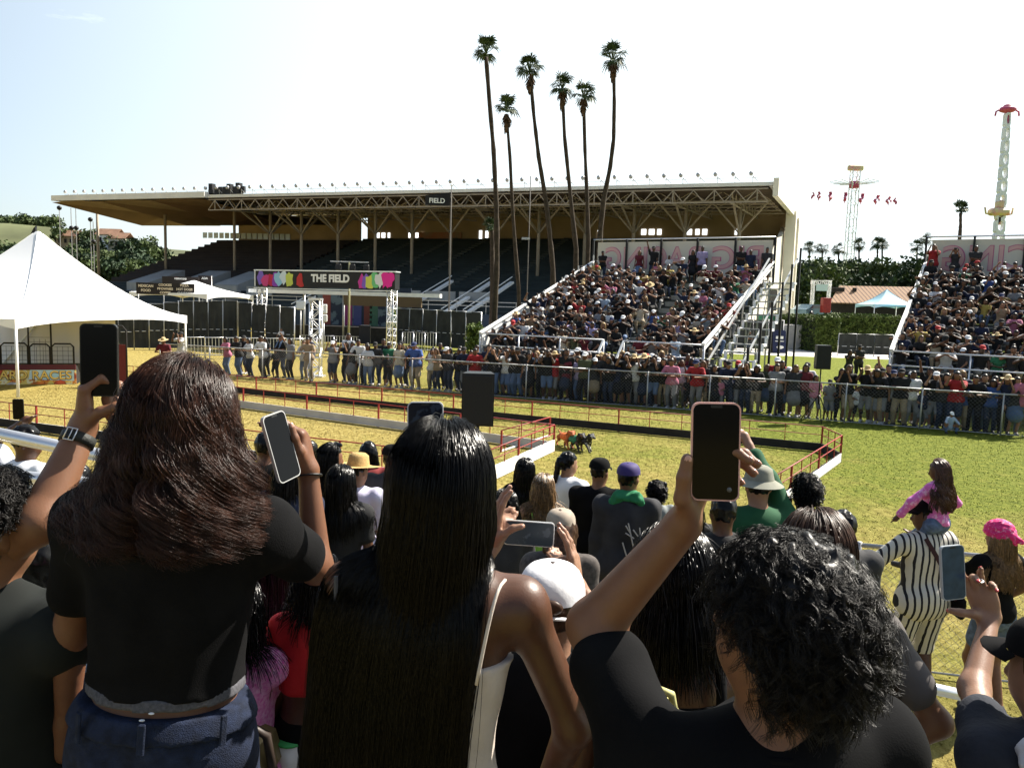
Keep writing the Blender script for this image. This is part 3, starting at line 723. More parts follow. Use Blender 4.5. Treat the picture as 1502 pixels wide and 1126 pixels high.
# trailer with painted sign board under the big tent
def trailer():
    a, b_ = at(-30, 560, 26.5), at(112, 560, 27.5); a[2] = b_[2] = 0; d = unit(b_-a); n = V(d[1], -d[0], 0); L = np.linalg.norm(b_-a)
    t = thing('race_trailer', 'low race trailer with a painted cartoon side board and dark wire railings', 'trailer', a)
    zt, zb = zat(60, 535, 27), zat(60, 583, 27); H = zt-zb
    m = MB(); m.box(d*L/2-n*.6+V(0, 0, (zt+zb)/2), (L, 1.2, H-.1), (d, n, V(0, 0, 1))); m.build('body', M_boardd, t)
    mm = mat('painted_board', (.75, .5, .14), .5); ntn = mm.node_tree; bb = ntn.nodes['Principled BSDF']
    tcn = ntn.nodes.new('ShaderNodeTexCoord'); vo = ntn.nodes.new('ShaderNodeTexNoise'); vo.inputs['Scale'].default_value = 2.1; vo.inputs['Detail'].default_value = 3; ntn.links.new(tcn.outputs['Object'], vo.inputs['Vector'])
    cc = ntn.nodes.new('ShaderNodeValToRGB'); cc.color_ramp.interpolation = 'CONSTANT'
    st = [(0, (.5, .07, .03)), (.36, (.75, .28, .05)), (.44, (.8, .6, .15)), (.52, (.85, .78, .5)), (.57, (.7, .25, .04)), (.63, (.3, .05, .03)), (.68, (.75, .72, .65))]
    while len(cc.color_ramp.elements) < len(st): cc.color_ramp.elements.new(.5)
    for e, (p_, c_) in zip(cc.color_ramp.elements, st): e.position = p_; e.color = (*c_, 1)
    ntn.links.new(vo.outputs['Fac'], cc.inputs['Fac']); ntn.links.new(cc.outputs['Color'], bb.inputs['Base Color'])
    m = MB(); m.box(d*L/2+n*.02+V(0, 0, zb+H*.42), (L, .03, H*.82), (d, n, V(0, 0, 1))); sb = m.build('sign_board', mm, t)
    m = MB(); m.box(d*L/2+n*.03+V(0, 0, zt-H*.08), (L, .05, H*.16), (d, n, V(0, 0, 1))); m.build('top_band', mat('maroon_band', (.1, .02, .03), .6), t)
    m = MB(); m.prism([d*L*.5+n*.045+V(0, 0, zb+H*.55), d*L*.98+n*.045+V(0, 0, zb+H*.5), d*L*.98+n*.045+V(0, 0, zt-H*.16), d*L*.52+n*.045+V(0, 0, zt-H*.16)], n*.005); m.build('painted_sky', mat('sign_sky', (.35, .6, .75), .5, col2=(.7, .8, .85), scale=2), sb)
    for k, (u, v, r, colr) in enumerate(((.34, .3, .2, (.7, .66, .66)), (.42, .22, .12, (.25, .2, .4)), (.6, .3, .22, (.75, .2, .03)), (.72, .24, .16, (.8, .5, .08)), (.83, .4, .15, (.6, .1, .04)))):
        m = MB(); m.ball(d*L*u+n*.05+V(0, 0, zb+H*v), (r*1.3, .02, r), 12, 8, (d, n, V(0, 0, 1))); m.build('painted_figure', mat('sign_figure_%d' % k, colr, .5, vary=.5, scale=5), sb)
    for off, dz, mm_ in ((.052, 0, mat('sign_letter_dark', (.08, .02, .01), .5)), (.06, .012, mat('sign_letter_gold', (.85, .6, .16), .5))):
        me = text_mesh('ARD RACES', H*.36, extrude=.004, align='LEFT', offset=.02 if off < .055 else .006, space=1.02); me.materials.append(mm_)
        o = link('lettering', me, sb); q = d*L*.205+n*off+V(0, 0, zb+H*.66+dz)
        o.matrix_local = Matrix(((d[0], 0, n[0], q[0]), (d[1], 0, n[1], q[1]), (0, 1, 0, q[2]), (0, 0, 0, 1)))
    def panel(u0, u1, h, k):
        m = MB(); x0, x1 = d*L*u0, d*L*u1; r = .1
        m.tube([x0+V(0, 0, zt), x0+V(0, 0, zt+h-r), x0+d*r+V(0, 0, zt+h), x1-d*r+V(0, 0, zt+h), x1+V(0, 0, zt+h-r), x1+V(0, 0, zt)], .03, 6); 
        w_ = (u1-u0)*L; nn = int(w_/.16)
        for i in range(1, nn): m.tube([x0+d*(w_*i/nn)+V(0, 0, zt), x0+d*(w_*i/nn)+V(0, 0, zt+min(h, 1.0)-.1)], .006, 3)
        for z in np.arange(.16, min(h, 1.0), .16): m.tube([x0+V(0, 0, zt+z), x1+V(0, 0, zt+z)], .006, 3)
        m.build('railing_panel', M_boardd, t)
    for k, (u0, u1, h) in enumerate(((.0, .215, .75), (.225, .5, .75), (.52, .73, .72), (.51, .745, 1.6), (.75, .98, .74))): panel(u0, u1, h, k)
trailer()
pp = at(170, 520, 27); t = thing('railing_gate', 'dark red arched railing gate at the trailer end behind the raised phone', 'gate', (pp[0], pp[1], 0))
m = MB(); m.tube([(-.2, 0, 0), (-.2, 0, 2.0), (-.05, 0, 2.15), (.25, 0, 2.15), (.38, 0, 2.0), (.38, 0, 0)], .03, 6); m.build('frame', M_boardd, t); m = MB(); m.box((.1, .03, .75), (.55, .04, 1.5)); m.build('panel', mat('oxblood_panel', (.13, .015, .015), .6), t)
pb = at(60, 520, 31); t = thing('white_side_wall', 'white fabric side wall hanging at the back of the big tent', 'tent wall', (pb[0], pb[1], 0))
m = MB(); n = 30; vs = []; fs = []
for i in range(n+1):
    x = -4.6+7.6*i/n; vs += [(x, .08*math.sin(i*1.3)+.2*(x > 0), .0), (x, .05*math.sin(i*1.3), 2.5)]
for i in range(n): fs.append((2*i, 2*i+2, 2*i+3, 2*i+1))
m.add(vs, fs, True); m.build('fabric', mat('white_side_fabric', (.74, .72, .72), .7), t)
m = MB(); m.bar((-1.6, -.1, .2), (.3, -.1, 2.4), .12, .05); m.build('strap', M_white, t)

# ---------------------------------------------------------------- screens, stage and entrance banner
def screen_run(x0, x1, Y0, Y1, ytop0, ytop1, label, n):
    a, b_ = at(x0, 470, Y0), at(x1, 470, Y1); a[2] = b_[2] = 0; z0, z1 = zat(x0, ytop0, Y0), zat(x1, ytop1, Y1)
    t = thing('screen_fence', label, 'fence', a)
    for k in range(n):
        p, q = (b_-a)*k/n, (b_-a)*(k+1)/n; h = z0+(z1-z0)*k/n; m = MB(); d = unit(q-p)
        N_ = 8; vs = []; fs = []
        for i in range(N_+1):
            for j in range(5): x = p+(q-p)*(.02+.96*i/N_); vs.append(x+V(d[1], -d[0], 0)*(.08*math.sin(i*1.7+k)*math.sin(j*.9))+V(0, 0, .12+(h-.18)*j/4))
        for i in range(N_):
            for j in range(4): c_ = i*5+j; fs.append((c_, c_+5, c_+6, c_+1))
        m.add(vs, fs, True); m.build('screen_cloth', M_screen, t)
        m = MB(); m.tube([p, p+V(0, 0, h), q+V(0, 0, h), q], .035, 6); m.tube([p+V(0, 0, h*.42), q+V(0, 0, h*.42)], .025, 6); m.build('frame', M_alu, t)
screen_run(262, 348, 46, 47, 441, 440, 'dark cloth screen fence panels below the food banners', 4)
screen_run(150, 262, 44, 46, 452, 441, 'dark cloth screen fence panels behind the white tent', 5)
screen_run(350, 432, 47, 44.5, 443, 452, 'dark cloth screen fence in front of the stage with light frames', 4)
screen_run(582, 706, 58, 52, 452, 458, 'long black screen wall between the stage and the middle bleacher', 6)
screen_run(1083, 1150, 66, 66, 467, 470, 'black screen beside the bleacher stairs before the hedge', 3)
screen_run(1232, 1312, 62, 62, 489, 491, 'black screen in front of the trimmed hedge left of right bleacher', 3)
def barricade(x0, x1, Y0, Y1, H, label, n):
    a, b_ = at(x0, 500, Y0), at(x1, 500, Y1); a[2] = b_[2] = 0; t = thing('crowd_barrier', label, 'barrier', a)
    for k in range(n):
        p, q = (b_-a)*k/n, (b_-a)*(k+.97)/n; m = MB(); m.tube([p, p+V(0, 0, H), q+V(0, 0, H), q], .03, 6); m.tube([p+V(0, 0, .18), q+V(0, 0, .18)], .025, 5)
        nb = int(np.linalg.norm(q-p)/.16)
        for i in range(1, nb): m.tube([p+(q-p)*i/nb+V(0, 0, .18), p+(q-p)*i/nb+V(0, 0, H)], .011, 4)
        m.build('barrier_panel', M_alu, t)
barricade(270, 450, 40, 42, 1.1, 'bright steel crowd barriers standing on the yellow grass left of the truss tower', 6)
barricade(440, 540, 46, 46, 1.1, 'steel crowd barriers in front of the stage entrance', 4)
barricade(590, 640, 50, 50, 1.3, 'steel crowd barriers before the black screen wall', 3)
def lattice(m, a, b_, w, X, Y_, r=.03, step=None):
    a, b_ = V(a), V(b_); L = np.linalg.norm(b_-a); ax = (b_-a)/L; step = step or w
    for sx in (-1, 1):
        for sy in (-1, 1): m.tube([a+X*sx*w/2+Y_*sy*w/2, b_+X*sx*w/2+Y_*sy*w/2], r, 6)
    n = max(1, int(round(L/step)))
    for k in range(n):
        p, q = a+ax*L*k/n, a+ax*L*(k+1)/n; s = 1 if k % 2 else -1
        for (U, W_) in ((X, Y_), (Y_, X)):
            for e in (-1, 1): m.tube([p+U*s*w/2+W_*e*w/2, q-U*s*w/2+W_*e*w/2], r*.6, 4); m.tube([p-U*w/2+W_*e*w/2, p+U*w/2+W_*e*w/2], r*.6, 4)
def banner_gate():
    A, B = at(384, 440, 50), at(575, 440, 46); A[2] = B[2] = 0
    t = thing('banner_gate', 'entrance truss carrying the long black banner with neon splashes', 'banner', A); d = unit(B-A); n = V(d[1], -d[0], 0); L = np.linalg.norm(B-A)
    zt0, zb0 = zat(384, 394, 50), zat(384, 419, 50); zt1, zb1 = zat(578, 403, 46), zat(578, 426, 46)
    zt, zb = (zt0+zt1)/2, (zb0+zb1)/2
    for q in (V(0, 0, 0), B-A): m = MB(); lattice(m, q, q+V(0, 0, zb+.1), .42, d, n); m.build('truss_leg', M_alu, t)
    m = MB(); m.box(d*L/2+V(0, 0, (zt+zb)/2), (L+.7, .5, zt-zb), (d, n, V(0, 0, 1))); bd = m.build('banner', mat('banner_black', (.012, .012, .014), .5), t)
    m = MB(); m.box(d*L/2+V(0, 0, zt+.03), (L+.8, .56, .07), (d, n, V(0, 0, 1))); m.box(d*(-.3)+n*.27+V(0, 0, (zt+zb)/2), (.07, .04, zt-zb), (d, n, V(0, 0, 1))); m.box(d*L/2+n*.27+V(0, 0, zb-.1), (L+.8, .05, .05), (d, n, V(0, 0, 1))); m.build('truss_edge', M_alu, t)
    H = zt-zb
    cols = [(.1, (.5, .02, .06)), (.135, (.25, .05, .4)), (.16, (.3, .55, .7)), (.2, (.62, .7, .74)), (.245, (.55, .6, .1)), (.33, (.5, .03, .03)), (.02, (.2, .12, .5)), (.05, (.6, .05, .2)), (.8, (.55, .04, .3)), (.83, (.2, .1, .5)), (.86, (.6, .62, .1)), (.9, (.15, .5, .2)), (.93, (.7, .7, .72)), (.97, (.75, .02, .3)), (1.0, (.75, .02, .3))]
    rg = random.Random(4)
    for i, (u, c_) in enumerate(cols):
        m = MB(); w = L*.035; k = 12; ctr = d*(L*u)+n*(.253+.0015*i)+V(0, 0, zb+H*(.5+.15*rg.uniform(-1, 1)))
        poly = []
        for j in range(k):
            a_ = 2*math.pi*j/k; rr = rg.uniform(.6, 1.1); poly.append(ctr+d*(w*rr*math.cos(a_))+V(0, 0, max(-.48*H-(ctr[2]-zb-H/2), min(.48*H-(ctr[2]-zb-H/2), H*.55*rr*math.sin(a_)))))
        m.prism(poly, n*.001); m.build('neon_splash', mat('neon_%d' % i, c_, .5), bd)
    me = text_mesh('THE FIELD', H*.62, extrude=.006, offset=.03, space=1.0); me.materials.append(M_white); o = link('lettering', me, bd); q = d*(L*.565)+n*.27+V(0, 0, zb+H*.56)
    o.matrix_local = Matrix(((d[0], 0, n[0], q[0]), (d[1], 0, n[1], q[1]), (0, 1, 0, q[2]), (0, 0, 0, 1)))
banner_gate()
def tower(x, Y, yt, label, w=.42):
    p = at(x, 500, Y); t = thing('truss_tower', label, 'truss tower', (p[0], p[1], 0)); m = MB(); z = zat(x, yt, Y); lattice(m, (0, 0, 0), (0, 0, z), w, V(1, 0, 0), V(0, 1, 0), .03); m.build('lattice', M_alu, t)
    m = MB(); m.box((0, 0, z+.04), (w+.1, w+.1, .08)); m.box((0, 0, .03), (w+.3, w+.3, .06)); m.build('plate', M_alu, t); return t
tower(463, 32.6, 440, 'bright aluminium truss tower standing among the fence crowd')
def light_board(x, Y, yt, yb, w, label):
    p = at(x, 440, Y); t = thing('stage_light', label, 'light', (p[0], p[1], 0)); z1, z0 = zat(x, yt, Y), zat(x, yb, Y); m = MB(); m.tube([(0, 0, 0), (0, 0, z0)], .04, 6); m.build('stand', M_alud, t)
    m = MB(); m.box((0, 0, (z0+z1)/2), (w, .12, z1-z0), bev=.05); m.build('panel', M_white, t)
light_board(441, 48, 441, 454, .55, 'white square reflector panel on a stand left of truss tower'); light_board(473, 48, 446, 460, .6, 'white square panel right of the truss tower, upper one'); light_board(475, 47, 461, 472, .45, 'smaller white panel right of the truss tower, lower one')
def stage():
    p0, p1 = at(432, 480, 60), at(578, 480, 58); p0[2] = p1[2] = 0; d = unit(p1-p0); n = V(d[1], -d[0], 0); L = np.linalg.norm(p1-p0)
    t = thing('stage', 'dark festival stage with painted back cloth behind the entrance banner', 'stage', p0); m = MB(); m.box(d*L/2-n*2+V(0, 0, .6), (L, 4, 1.2), (d, n, V(0, 0, 1))); m.build('deck', M_boardd, t)
    bm_ = mat('stage_mural', (.02, .03, .05), .8, col2=(.1, .14, .16), scale=.9, thresh=(.48, .52)); m = MB(); m.box(d*L/2-n*3.4+V(0, 0, 2.6), (L, .1, 3.4), (d, n, V(0, 0, 1))); bc = m.build('back_cloth', bm_, t)
    for u, c_ in ((.12, (.2, .05, .04)), (.45, (.05, .06, .16)), (.56, (.13, .04, .03)), (.62, (.05, .12, .08)), (.84, (.12, .25, .1)), (.35, (.2, .03, .12))):
        m = MB(); m.box(d*L*u-n*3.33+V(0, 0, 2.4), (.7, .02, 2.6), (d, n, V(0, 0, 1)), bev=0); m.build('painted_stripe', mat('mural_%d' % int(u*100), c_, .8), bc)
    m = MB(); m.box(d*L*.5+n*.2+V(0, 0, zat(500, 430, 59)), (L*1.9, .5, .28), (d, n, V(0, 0, 1))); m.build('white_beam', M_white, t)
    m = MB(); m.box(d*L*.9+n*.3+V(0, 0, zat(560, 442, 59)), (L*.75, .2, .75), (d, n, V(0, 0, 1))); m.build('brown_valance', mat('brown_cloth', (.12, .085, .05), .9), t)
    for u in (.1, .5, .95): m = MB(); m.tube([d*L*u, d*L*u+V(0, 0, zat(500, 430, 59))], .09, 6); m.build('pole', M_alud, t)
stage()
def lamp_rig(x, Y, yt, yb, label):
    p = at(x, 440, Y); t = thing('floodlight_pole', label, 'light pole', (p[0], p[1], 0)); z = zat(x, yt, Y); m = MB(); m.tube([(0, 0, 0), (0, 0, z)], .07, 6); m.build('pole', mat('wood_pole', (.3, .28, .15), .8), t); m = MB(); m.bar((-1.2, 0, z), (1.2, 0, z), .07); m.build('cross_arm', M_alud, t)
    for i in range(6): m = MB(); xx = -1.1+(i % 3)*.38+(1.1 if i % 3 == 2 else 0)*(.6); m.box((-1.1+i*.44, -.1, z-.35 if i % 2 else z-.9), (.36, .2, .4), bev=.05); m.build('lamp', M_black, t)
lamp_rig(512, 49, 384, 450, 'light pole with black lamp boxes rising over the entrance banner'); 
def food_banner(x0, x1, y0, y1, Y, words, label):
    a, b_ = at(x0, y0, Y), at(x1, y0, Y); zt, zb = a[2], zat(x0, y1, Y); L = b_[0]-a[0]; t = thing('food_banner', label, 'banner', (a[0], a[1], 0)); m = MB(); m.box((L/2, 0, (zt+zb)/2), (L, .08, zt-zb)); bd = m.build('board', mat('menu_black', (.02, .015, .015), .6, col2=(.12, .03, .04), scale=1.2, thresh=(.62, .68)), t)
    for u in (.02, .98): m = MB(); m.tube([(L*u, .07, 0), (L*u, .07, zt)], .04, 6); m.build('post', M_alud, t)
    k = len(words)
    for i, wd in enumerate(words):
        ls = wd.split('/'); 
        for j, l in enumerate(ls):
            me = text_mesh(l, (zt-zb)*.3 if len(ls) < 3 else (zt-zb)*.27, extrude=.004, offset=.008); me.materials.append(M_white if k == 1 else mat('menu_letter', (.8, .68, .52), .5)); o = link('lettering', me, bd)
            o.matrix_local = Matrix(((1, 0, 0, L*(i+.5)/k), (0, 0, -1, -.05), (0, 1, 0, zb+(zt-zb)*(1-(j+.5+(.4 if len(ls) < 3 else 0)-(.15 if len(ls) < 3 else 0))/max(len(ls), 2.6))), (0, 0, 0, 1)))
food_banner(200, 285, 414, 431, 55, ['MEXICAN/FOOD', 'COOKIES/BROWNIES/COFFEE', 'PIZZA/HOT DOGS/CHURROS'], 'black food stall banner in three parts standing left of the small white tent')
food_banner(238, 292, 405, 416, 62, ['BEERMOSAS'], 'black drinks banner partly hidden behind the small white tent')
food_banner(291, 310, 404, 418, 62.5, ['AOA'], 'white spotted sign board at the right end of drinks banner')
# ---------------------------------------------------------------- PA speakers
def pa_speaker(x, yt, yb, Y, label, wpx):
    p = at(x, 500, Y); t = thing('loudspeaker', label, 'loudspeaker', (p[0], p[1], 0)); z1, z0 = zat(x, yt, Y), zat(x, yb, Y); w = wpx/FPX*Y; h = z1-z0
    m = MB(); m.prism([(-w/2, -w*.42, z0), (w/2, -w*.42, z0), (w*.36, w*.42, z0), (-w*.36, w*.42, z0)], (0, 0, h)); m.build('cabinet', M_blackp, t)
    m = MB(); m.box((0, -w*.43, (z0+z1)/2), (w*.92, .02, h*.93), bev=.008); m.build('grille', mat('speaker_grille', (.015, .015, .016), .7, bump=.6, bscale=250), t)
    m = MB(); m.tube([(0, 0, .55), (0, 0, z0)], .022, 8); m.build('pole', M_blackp, t)
    for k in range(3): a = k*2.09+.4; m = MB(); m.tube([(0, 0, .85), (.5*math.cos(a), .5*math.sin(a), .01)], .016, 6); m.build('leg', M_blackp, t)
pa_speaker(704, 546, 622, 10.3, 'large black loudspeaker on a tripod stand behind the long haired woman', 47)
pa_speaker(1207, 506, 541, 23.5, 'black loudspeaker on a pole among the fence crowd before the hedge', 21)
pa_speaker(536, 477, 504, 31.5, 'black loudspeaker standing above the fence crowd right of truss tower', 17)
# ---------------------------------------------------------------- hedges and trees
def leaves(n, centre_fn, size, rg):
    P = np.array([centre_fn() for _ in range(n)]); A = rg.normal(size=(n, 3)); A /= np.linalg.norm(A, axis=1)[:, None]; B = np.cross(A, rg.normal(size=(n, 3))); B /= np.linalg.norm(B, axis=1)[:, None]
    s = size*rg.uniform(.5, 1.3, (n, 1)); v = np.stack([P-A*s, P+B*s*.55, P+A*s, P-B*s*.55], 1).reshape(-1, 3)
    return v, np.arange(4*n).reshape(-1, 4)
def hedge(x0, x1, Y0, Y1, yt, label, depth=2.2, n=9000, m_=M_hedge, size=.11):
    a, b_ = at(x0, 480, Y0), at(x1, 480, Y1); a[2] = b_[2] = 0; H = zat(x0, yt, Y0); d = unit(b_-a); nn = V(-d[1], d[0], 0); L = np.linalg.norm(b_-a)
    t = thing('hedge', label, 'hedge', a); rg = np.random.default_rng(int(x0))
    def c():
        f_ = rg.integers(0, 4); u, v, w = rg.uniform(0, 1, 3); e = rg.normal(0, .08)
        if f_ == 0: q = d*L*u+nn*depth*v+V(0, 0, H+e)
        elif f_ in (1, 2): q = d*L*u+nn*(e)+V(0, 0, H*w)
        else: q = d*(L*rg.integers(0, 2)+e)+nn*depth*v+V(0, 0, H*w)
        return q
    v, q = leaves(n, c, size, rg); link('foliage', npmesh('foliage', v, q, mats=[m_], smooth=False), t)
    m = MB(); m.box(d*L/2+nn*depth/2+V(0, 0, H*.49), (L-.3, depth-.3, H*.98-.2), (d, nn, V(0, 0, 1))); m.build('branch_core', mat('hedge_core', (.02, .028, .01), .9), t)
hedge(1140, 1236, 71, 71, 463, 'tall clipped green hedge behind the black screens, left part', 3)
hedge(1232, 1320, 68, 68, 462, 'tall clipped hedge with sunlit top beside the right bleacher', 4)
hedge(1196, 1232, 66, 66, 465, 'sunlit projecting block of clipped hedge between the two screens', 6, 6000)
hedge(686, 706, 50, 50, 478, 'small dark green shrub at the lower left corner of middle bleacher', 1, 900)
def tree(loc, H, r, label, m_=None, seed=0, n=1500, name='tree', flat=.8, group=None, leaf=.3, th=.25):
    rg = np.random.default_rng(seed); t = thing(name, label, 'tree', loc, group=group); m_ = m_ or M_leafd
    nb = 9; bl = []
    for k in range(nb):
        a = rg.uniform(0, 6.28); q = V(math.cos(a)*r*.6*rg.uniform(.2, 1), math.sin(a)*r*.6*rg.uniform(.2, 1), H*(.45+.42*rg.uniform(0, 1))); bl.append((q, r*rg.uniform(.35, .6)))
    def c():
        q, rr = bl[rg.integers(0, nb)]; v = rg.normal(size=3); v /= np.linalg.norm(v); return q+v*rr*rg.uniform(.55, 1.05)*V(1, 1, flat)
    v, q = leaves(n, c, leaf, rg); link('crown', npmesh('crown', v, q, mats=[m_], smooth=False), t)
    m = MB(); m.tube([(0, 0, 0), (.1, 0, H*.3), (0, .1, H*.6)], [th, th*.75, th*.4], 7)
    for q, rr in bl[:6]: m.tube([(0, 0, H*.35), tuple(q)], [th*.45, th*.15], 5)
    m.build('trunk', M_barkt, t); return t
rg = random.Random(5); TG = 'dark trees beyond the right end of the grandstand'
xs = [1176, 1188, 1200, 1214, 1226, 1240, 1254, 1266, 1280, 1292, 1304, 1318, 1330, 1342, 1355]
for i, x in enumerate(xs):
    Y = 128+rg.uniform(-6, 14); p = at(x, 430, Y); H = zat(x, 384-10*rg.random()+(12 if i in (0, 8) else 0), Y)
    tree((p[0], p[1], 0), H, 4.6, '%s dark leafy tree from the left in the tree belt behind the shed' % ordw(i), M_leafd if i % 3 else M_leafm, 40+i, 1500, leaf=.42, group=TG)
for i, (x, y) in enumerate(((1187, 362), (1206, 363), (1230, 364), (1260, 357), (1287, 356), (1294, 358), (1345, 360), (1358, 350))):
    Y = 150; palm('palm_tree', '%s small distant fan palm from the left above the tree belt' % ordw(i), (x, y), [(x, y+4), (x, y+20), (x, y+60)], Y, 1.9, .25, False, 'small distant palms on the right', 60+i)
# hill with trees and houses on the left
hm = mat('hillside', (.09, .1, .045), .95, vary=.4, scale=.06)
vs = []; fs = []; nx, ny = 40, 14
for i in range(nx+1):
    for j in range(ny+1):
        x = -330+300*i/nx; y = 190+260*j/ny; h = 26*math.exp(-((x+190)/95)**2)*max(0, min(1, (y-190)/70))+2*math.sin(x*.07)*math.sin(y*.05)
        vs.append((x, y, max(-.2, h-.5)))
for i in range(nx):
    for j in range(ny): a = i*(ny+1)+j; fs.append((a, a+ny+1, a+ny+2, a+1))
m = MB(); m.add(vs, fs, True); kind(m.build('hill', hm), 'structure')
def hillz(x, y): return max(-.2, 26*math.exp(-((x+190)/95)**2)*max(0, min(1, (y-190)/70))+2*math.sin(x*.07)*math.sin(y*.05)-.5)
k = 0
for (x, Y, H) in ((-4, 215, 11), (8, 230, 9), (24, 225, 10), (82, 215, 9), (92, 225, 10), (98, 250, 10), (110, 212, 12), (118, 230, 11), (124, 222, 8), (128, 212, 10), (140, 235, 12), (146, 217, 9), (150, 215, 9), (160, 225, 10), (168, 214, 8), (176, 240, 14), (186, 236, 15), (190, 216, 9), (198, 225, 12), (206, 240, 14), (214, 220, 11), (222, 245, 15), (232, 250, 13), (130, 250, 10), (160, 255, 9), (-10, 300, 11), (2, 310, 12), (14, 300, 10), (28, 305, 12), (38, 300, 10), (62, 310, 11), (74, 300, 10)):
    p = at(x, 400, Y); tree((p[0], p[1], hillz(p[0], p[1])), H*.6, 5.2, '%s tree from the left on the wooded hill under the grandstand wing' % ordw(k), M_leafm if k % 2 else M_leafd, 100+k, 900, leaf=.62, group='trees on the wooded hill', th=.35); k += 1
def house(x, Y, yb, w, h, label, wall, roofc):
    p = at(x, yb, Y); t = thing('house', label, 'house', (p[0], p[1], p[2]-3)); m = MB(); m.box((0, 0, h/2+1.5), (w, 6, h+3)); wl = m.build('wall', wall, t); z = h+3
    m = MB(); m.prism([(-w/2-.4, -3.4, z), (w/2+.4, -3.4, z), (w/2+.4, 0, z+2), (-w/2-.4, 0, z+2)], (0, 0, .15)); m.prism([(-w/2-.4, 3.4, z), (w/2+.4, 3.4, z), (w/2+.4, 0, z+2), (-w/2-.4, 0, z+2)], (0, 0, .15)); m.build('roof', roofc, t)
    for k in (-1, 0, 1): m = MB(); m.box((k*w*.3, -3.02, z-1.4), (w*.14, .08, 1.3)); m.build('window', M_boardd, t)
Mtile = mat('terracotta_tiles', (.22, .125, .08), .8, vary=.25, scale=1)
house(104, 250, 358, 6, 2.2, 'low house with tiled roof on the hilltop left of the grandstand post', M_tan, Mtile); house(163, 245, 358, 6, 2.6, 'pale house on the hill right of the grandstand post', M_white, Mtile); house(178, 240, 362, 5, 2.2, 'cream house lower on the hill, rightmost of the houses', M_endw, Mtile)
m = MB(); p = at(49, 338, 120); t = thing('feather_flag', 'dark pointed flag top showing above the peak of the white tent', 'flag', (p[0], p[1], 0)); z = zat(49, 330, 120); m.prism([(-.9, 0, z-2.2), (.5, 0, z-2.4), (.5, 0, z), (0, 0, z-.5)], (0, .1, 0)); m.build('flag', M_black, t); m = MB(); m.tube([(.4, .05, 0), (.4, .05, z-.2)], .06, 6); m.build('pole', M_alud, t)
for i, (x, yt, yb) in enumerate(((88, 305, 345), (105, 305, 350), (112, 305, 350), (133, 322, 345), (137, 325, 350))):
    p = at(x, 340, 118); t = thing('lamp_post', ('thin hillside pole with lamp head, %s from the left below the roof edge' % ordw(i)), 'pole', (p[0], p[1], 0), group='thin poles under the roof corner'); z = zat(x, yt, 118); m = MB(); m.tube([(0, 0, 0), (0, 0, z)], .06, 5); m.build('pole', M_alud, t)
    m = MB(); m.ball((0, 0, z if i in (0, 3) else z-3), .35); m.build('lamp', M_black, t)
# shed, arch, cars behind the hedge
def shed():
    a, b_ = at(1217, 450, 100), at(1345, 450, 96); a[2] = b_[2] = 0; d = unit(b_-a); n = V(-d[1], d[0], 0); L = np.linalg.norm(b_-a); z0, z1 = zat(1270, 446, 98), zat(1270, 425, 98); t = thing('shed', 'low shed with brown corrugated tile roof beyond the hedge', 'building', a)
    m = MB(); m.box(d*L/2+n*3.2+V(0, 0, z0/2), (L, 5, z0), (d, n, V(0, 0, 1))); m.build('wall', M_boardd, t)
    rm = mat('brown_roof_tiles', (.42, .24, .13), .8); stripes(rm, 0, 2.2, (.12, .075, .055), (.34, .215, .135), .72); m = MB(); m.prism([V(0, 0, z0), d*L+V(0, 0, z0), d*(L-.3)+n*4.5+V(0, 0, z1+.5), d*.9+n*4.5+V(0, 0, z1+.5)], (0, 0, .12)); m.build('roof', rm, t)
    for u in (.06, .28): m = MB(); m.box(d*L*u+n*3.4+V(0, 0, z1), (2 if u < .1 else .5, 1, .7), (d, n, V(0, 0, 1)), bev=.1); m.build('roof_vent', M_boardd, t)
shed()
p = at(1203, 440, 95); t = thing('white_gantry', 'pale steel gantry frame standing over the parked cars', 'gantry', (p[0], p[1], 0)); w = 2.0; z = zat(1203, 411, 95); m = MB()
for s in (-w/2, w/2): lattice(m, (s, 0, 0), (s, 0, z), .3, V(1, 0, 0), V(0, 1, 0), .04, .5)
lattice(m, (-w/2-.2, 0, z-.3), (w/2+.2, 0, z-.3), .5, V(0, 1, 0), V(0, 0, 1), .04, .5); m.build('lattice', M_white, t); m = MB(); m.box((0, -.3, z-.9), (w*.7, .05, .8)); m.build('sign', mat('pale_sign', (.5, .62, .6), .6), t)
def car(x, Y, label, m_):
    p = at(x, 450, Y); t = thing('parked_car', label, 'car', (p[0], p[1], zat(x, 455, Y)-.75), .5); pr = [(-2.1, 0, .3), (2.1, 0, .3), (2.15, 0, .75), (1.3, 0, .9), (.7, 0, 1.4), (-1.0, 0, 1.42), (-1.7, 0, .95), (-2.15, 0, .85)]
    m = MB(); m.prism([(a, -.85, c) for a, b_, c in pr], (0, 1.7, 0)); m.build('body', m_, t); m = MB(); m.prism([(1.12, -.87, .95), (.65, -.87, 1.34), (-.95, -.87, 1.36), (-1.5, -.87, .98)], (0, 1.74, 0)); m.build('window', mat('car_glass', (.03, .05, .07), .08, spec=.8), t)
    for sx in (-1.3, 1.3):
        for sy in (-.86, .86): m = MB(); m.tube([(sx, sy-.1, .33), (sx, sy+.1, .33)], .33, 14); m.build('wheel', M_blackp, t)
car(1186, 92, 'silver blue parked car under the pale gantry', mat('car_silver', (.45, .55, .62), .25, metal=.4)); car(1193, 90, 'darker blue parked car nearer the hedge under the gantry', mat('car_blue', (.12, .2, .28), .25, metal=.4))
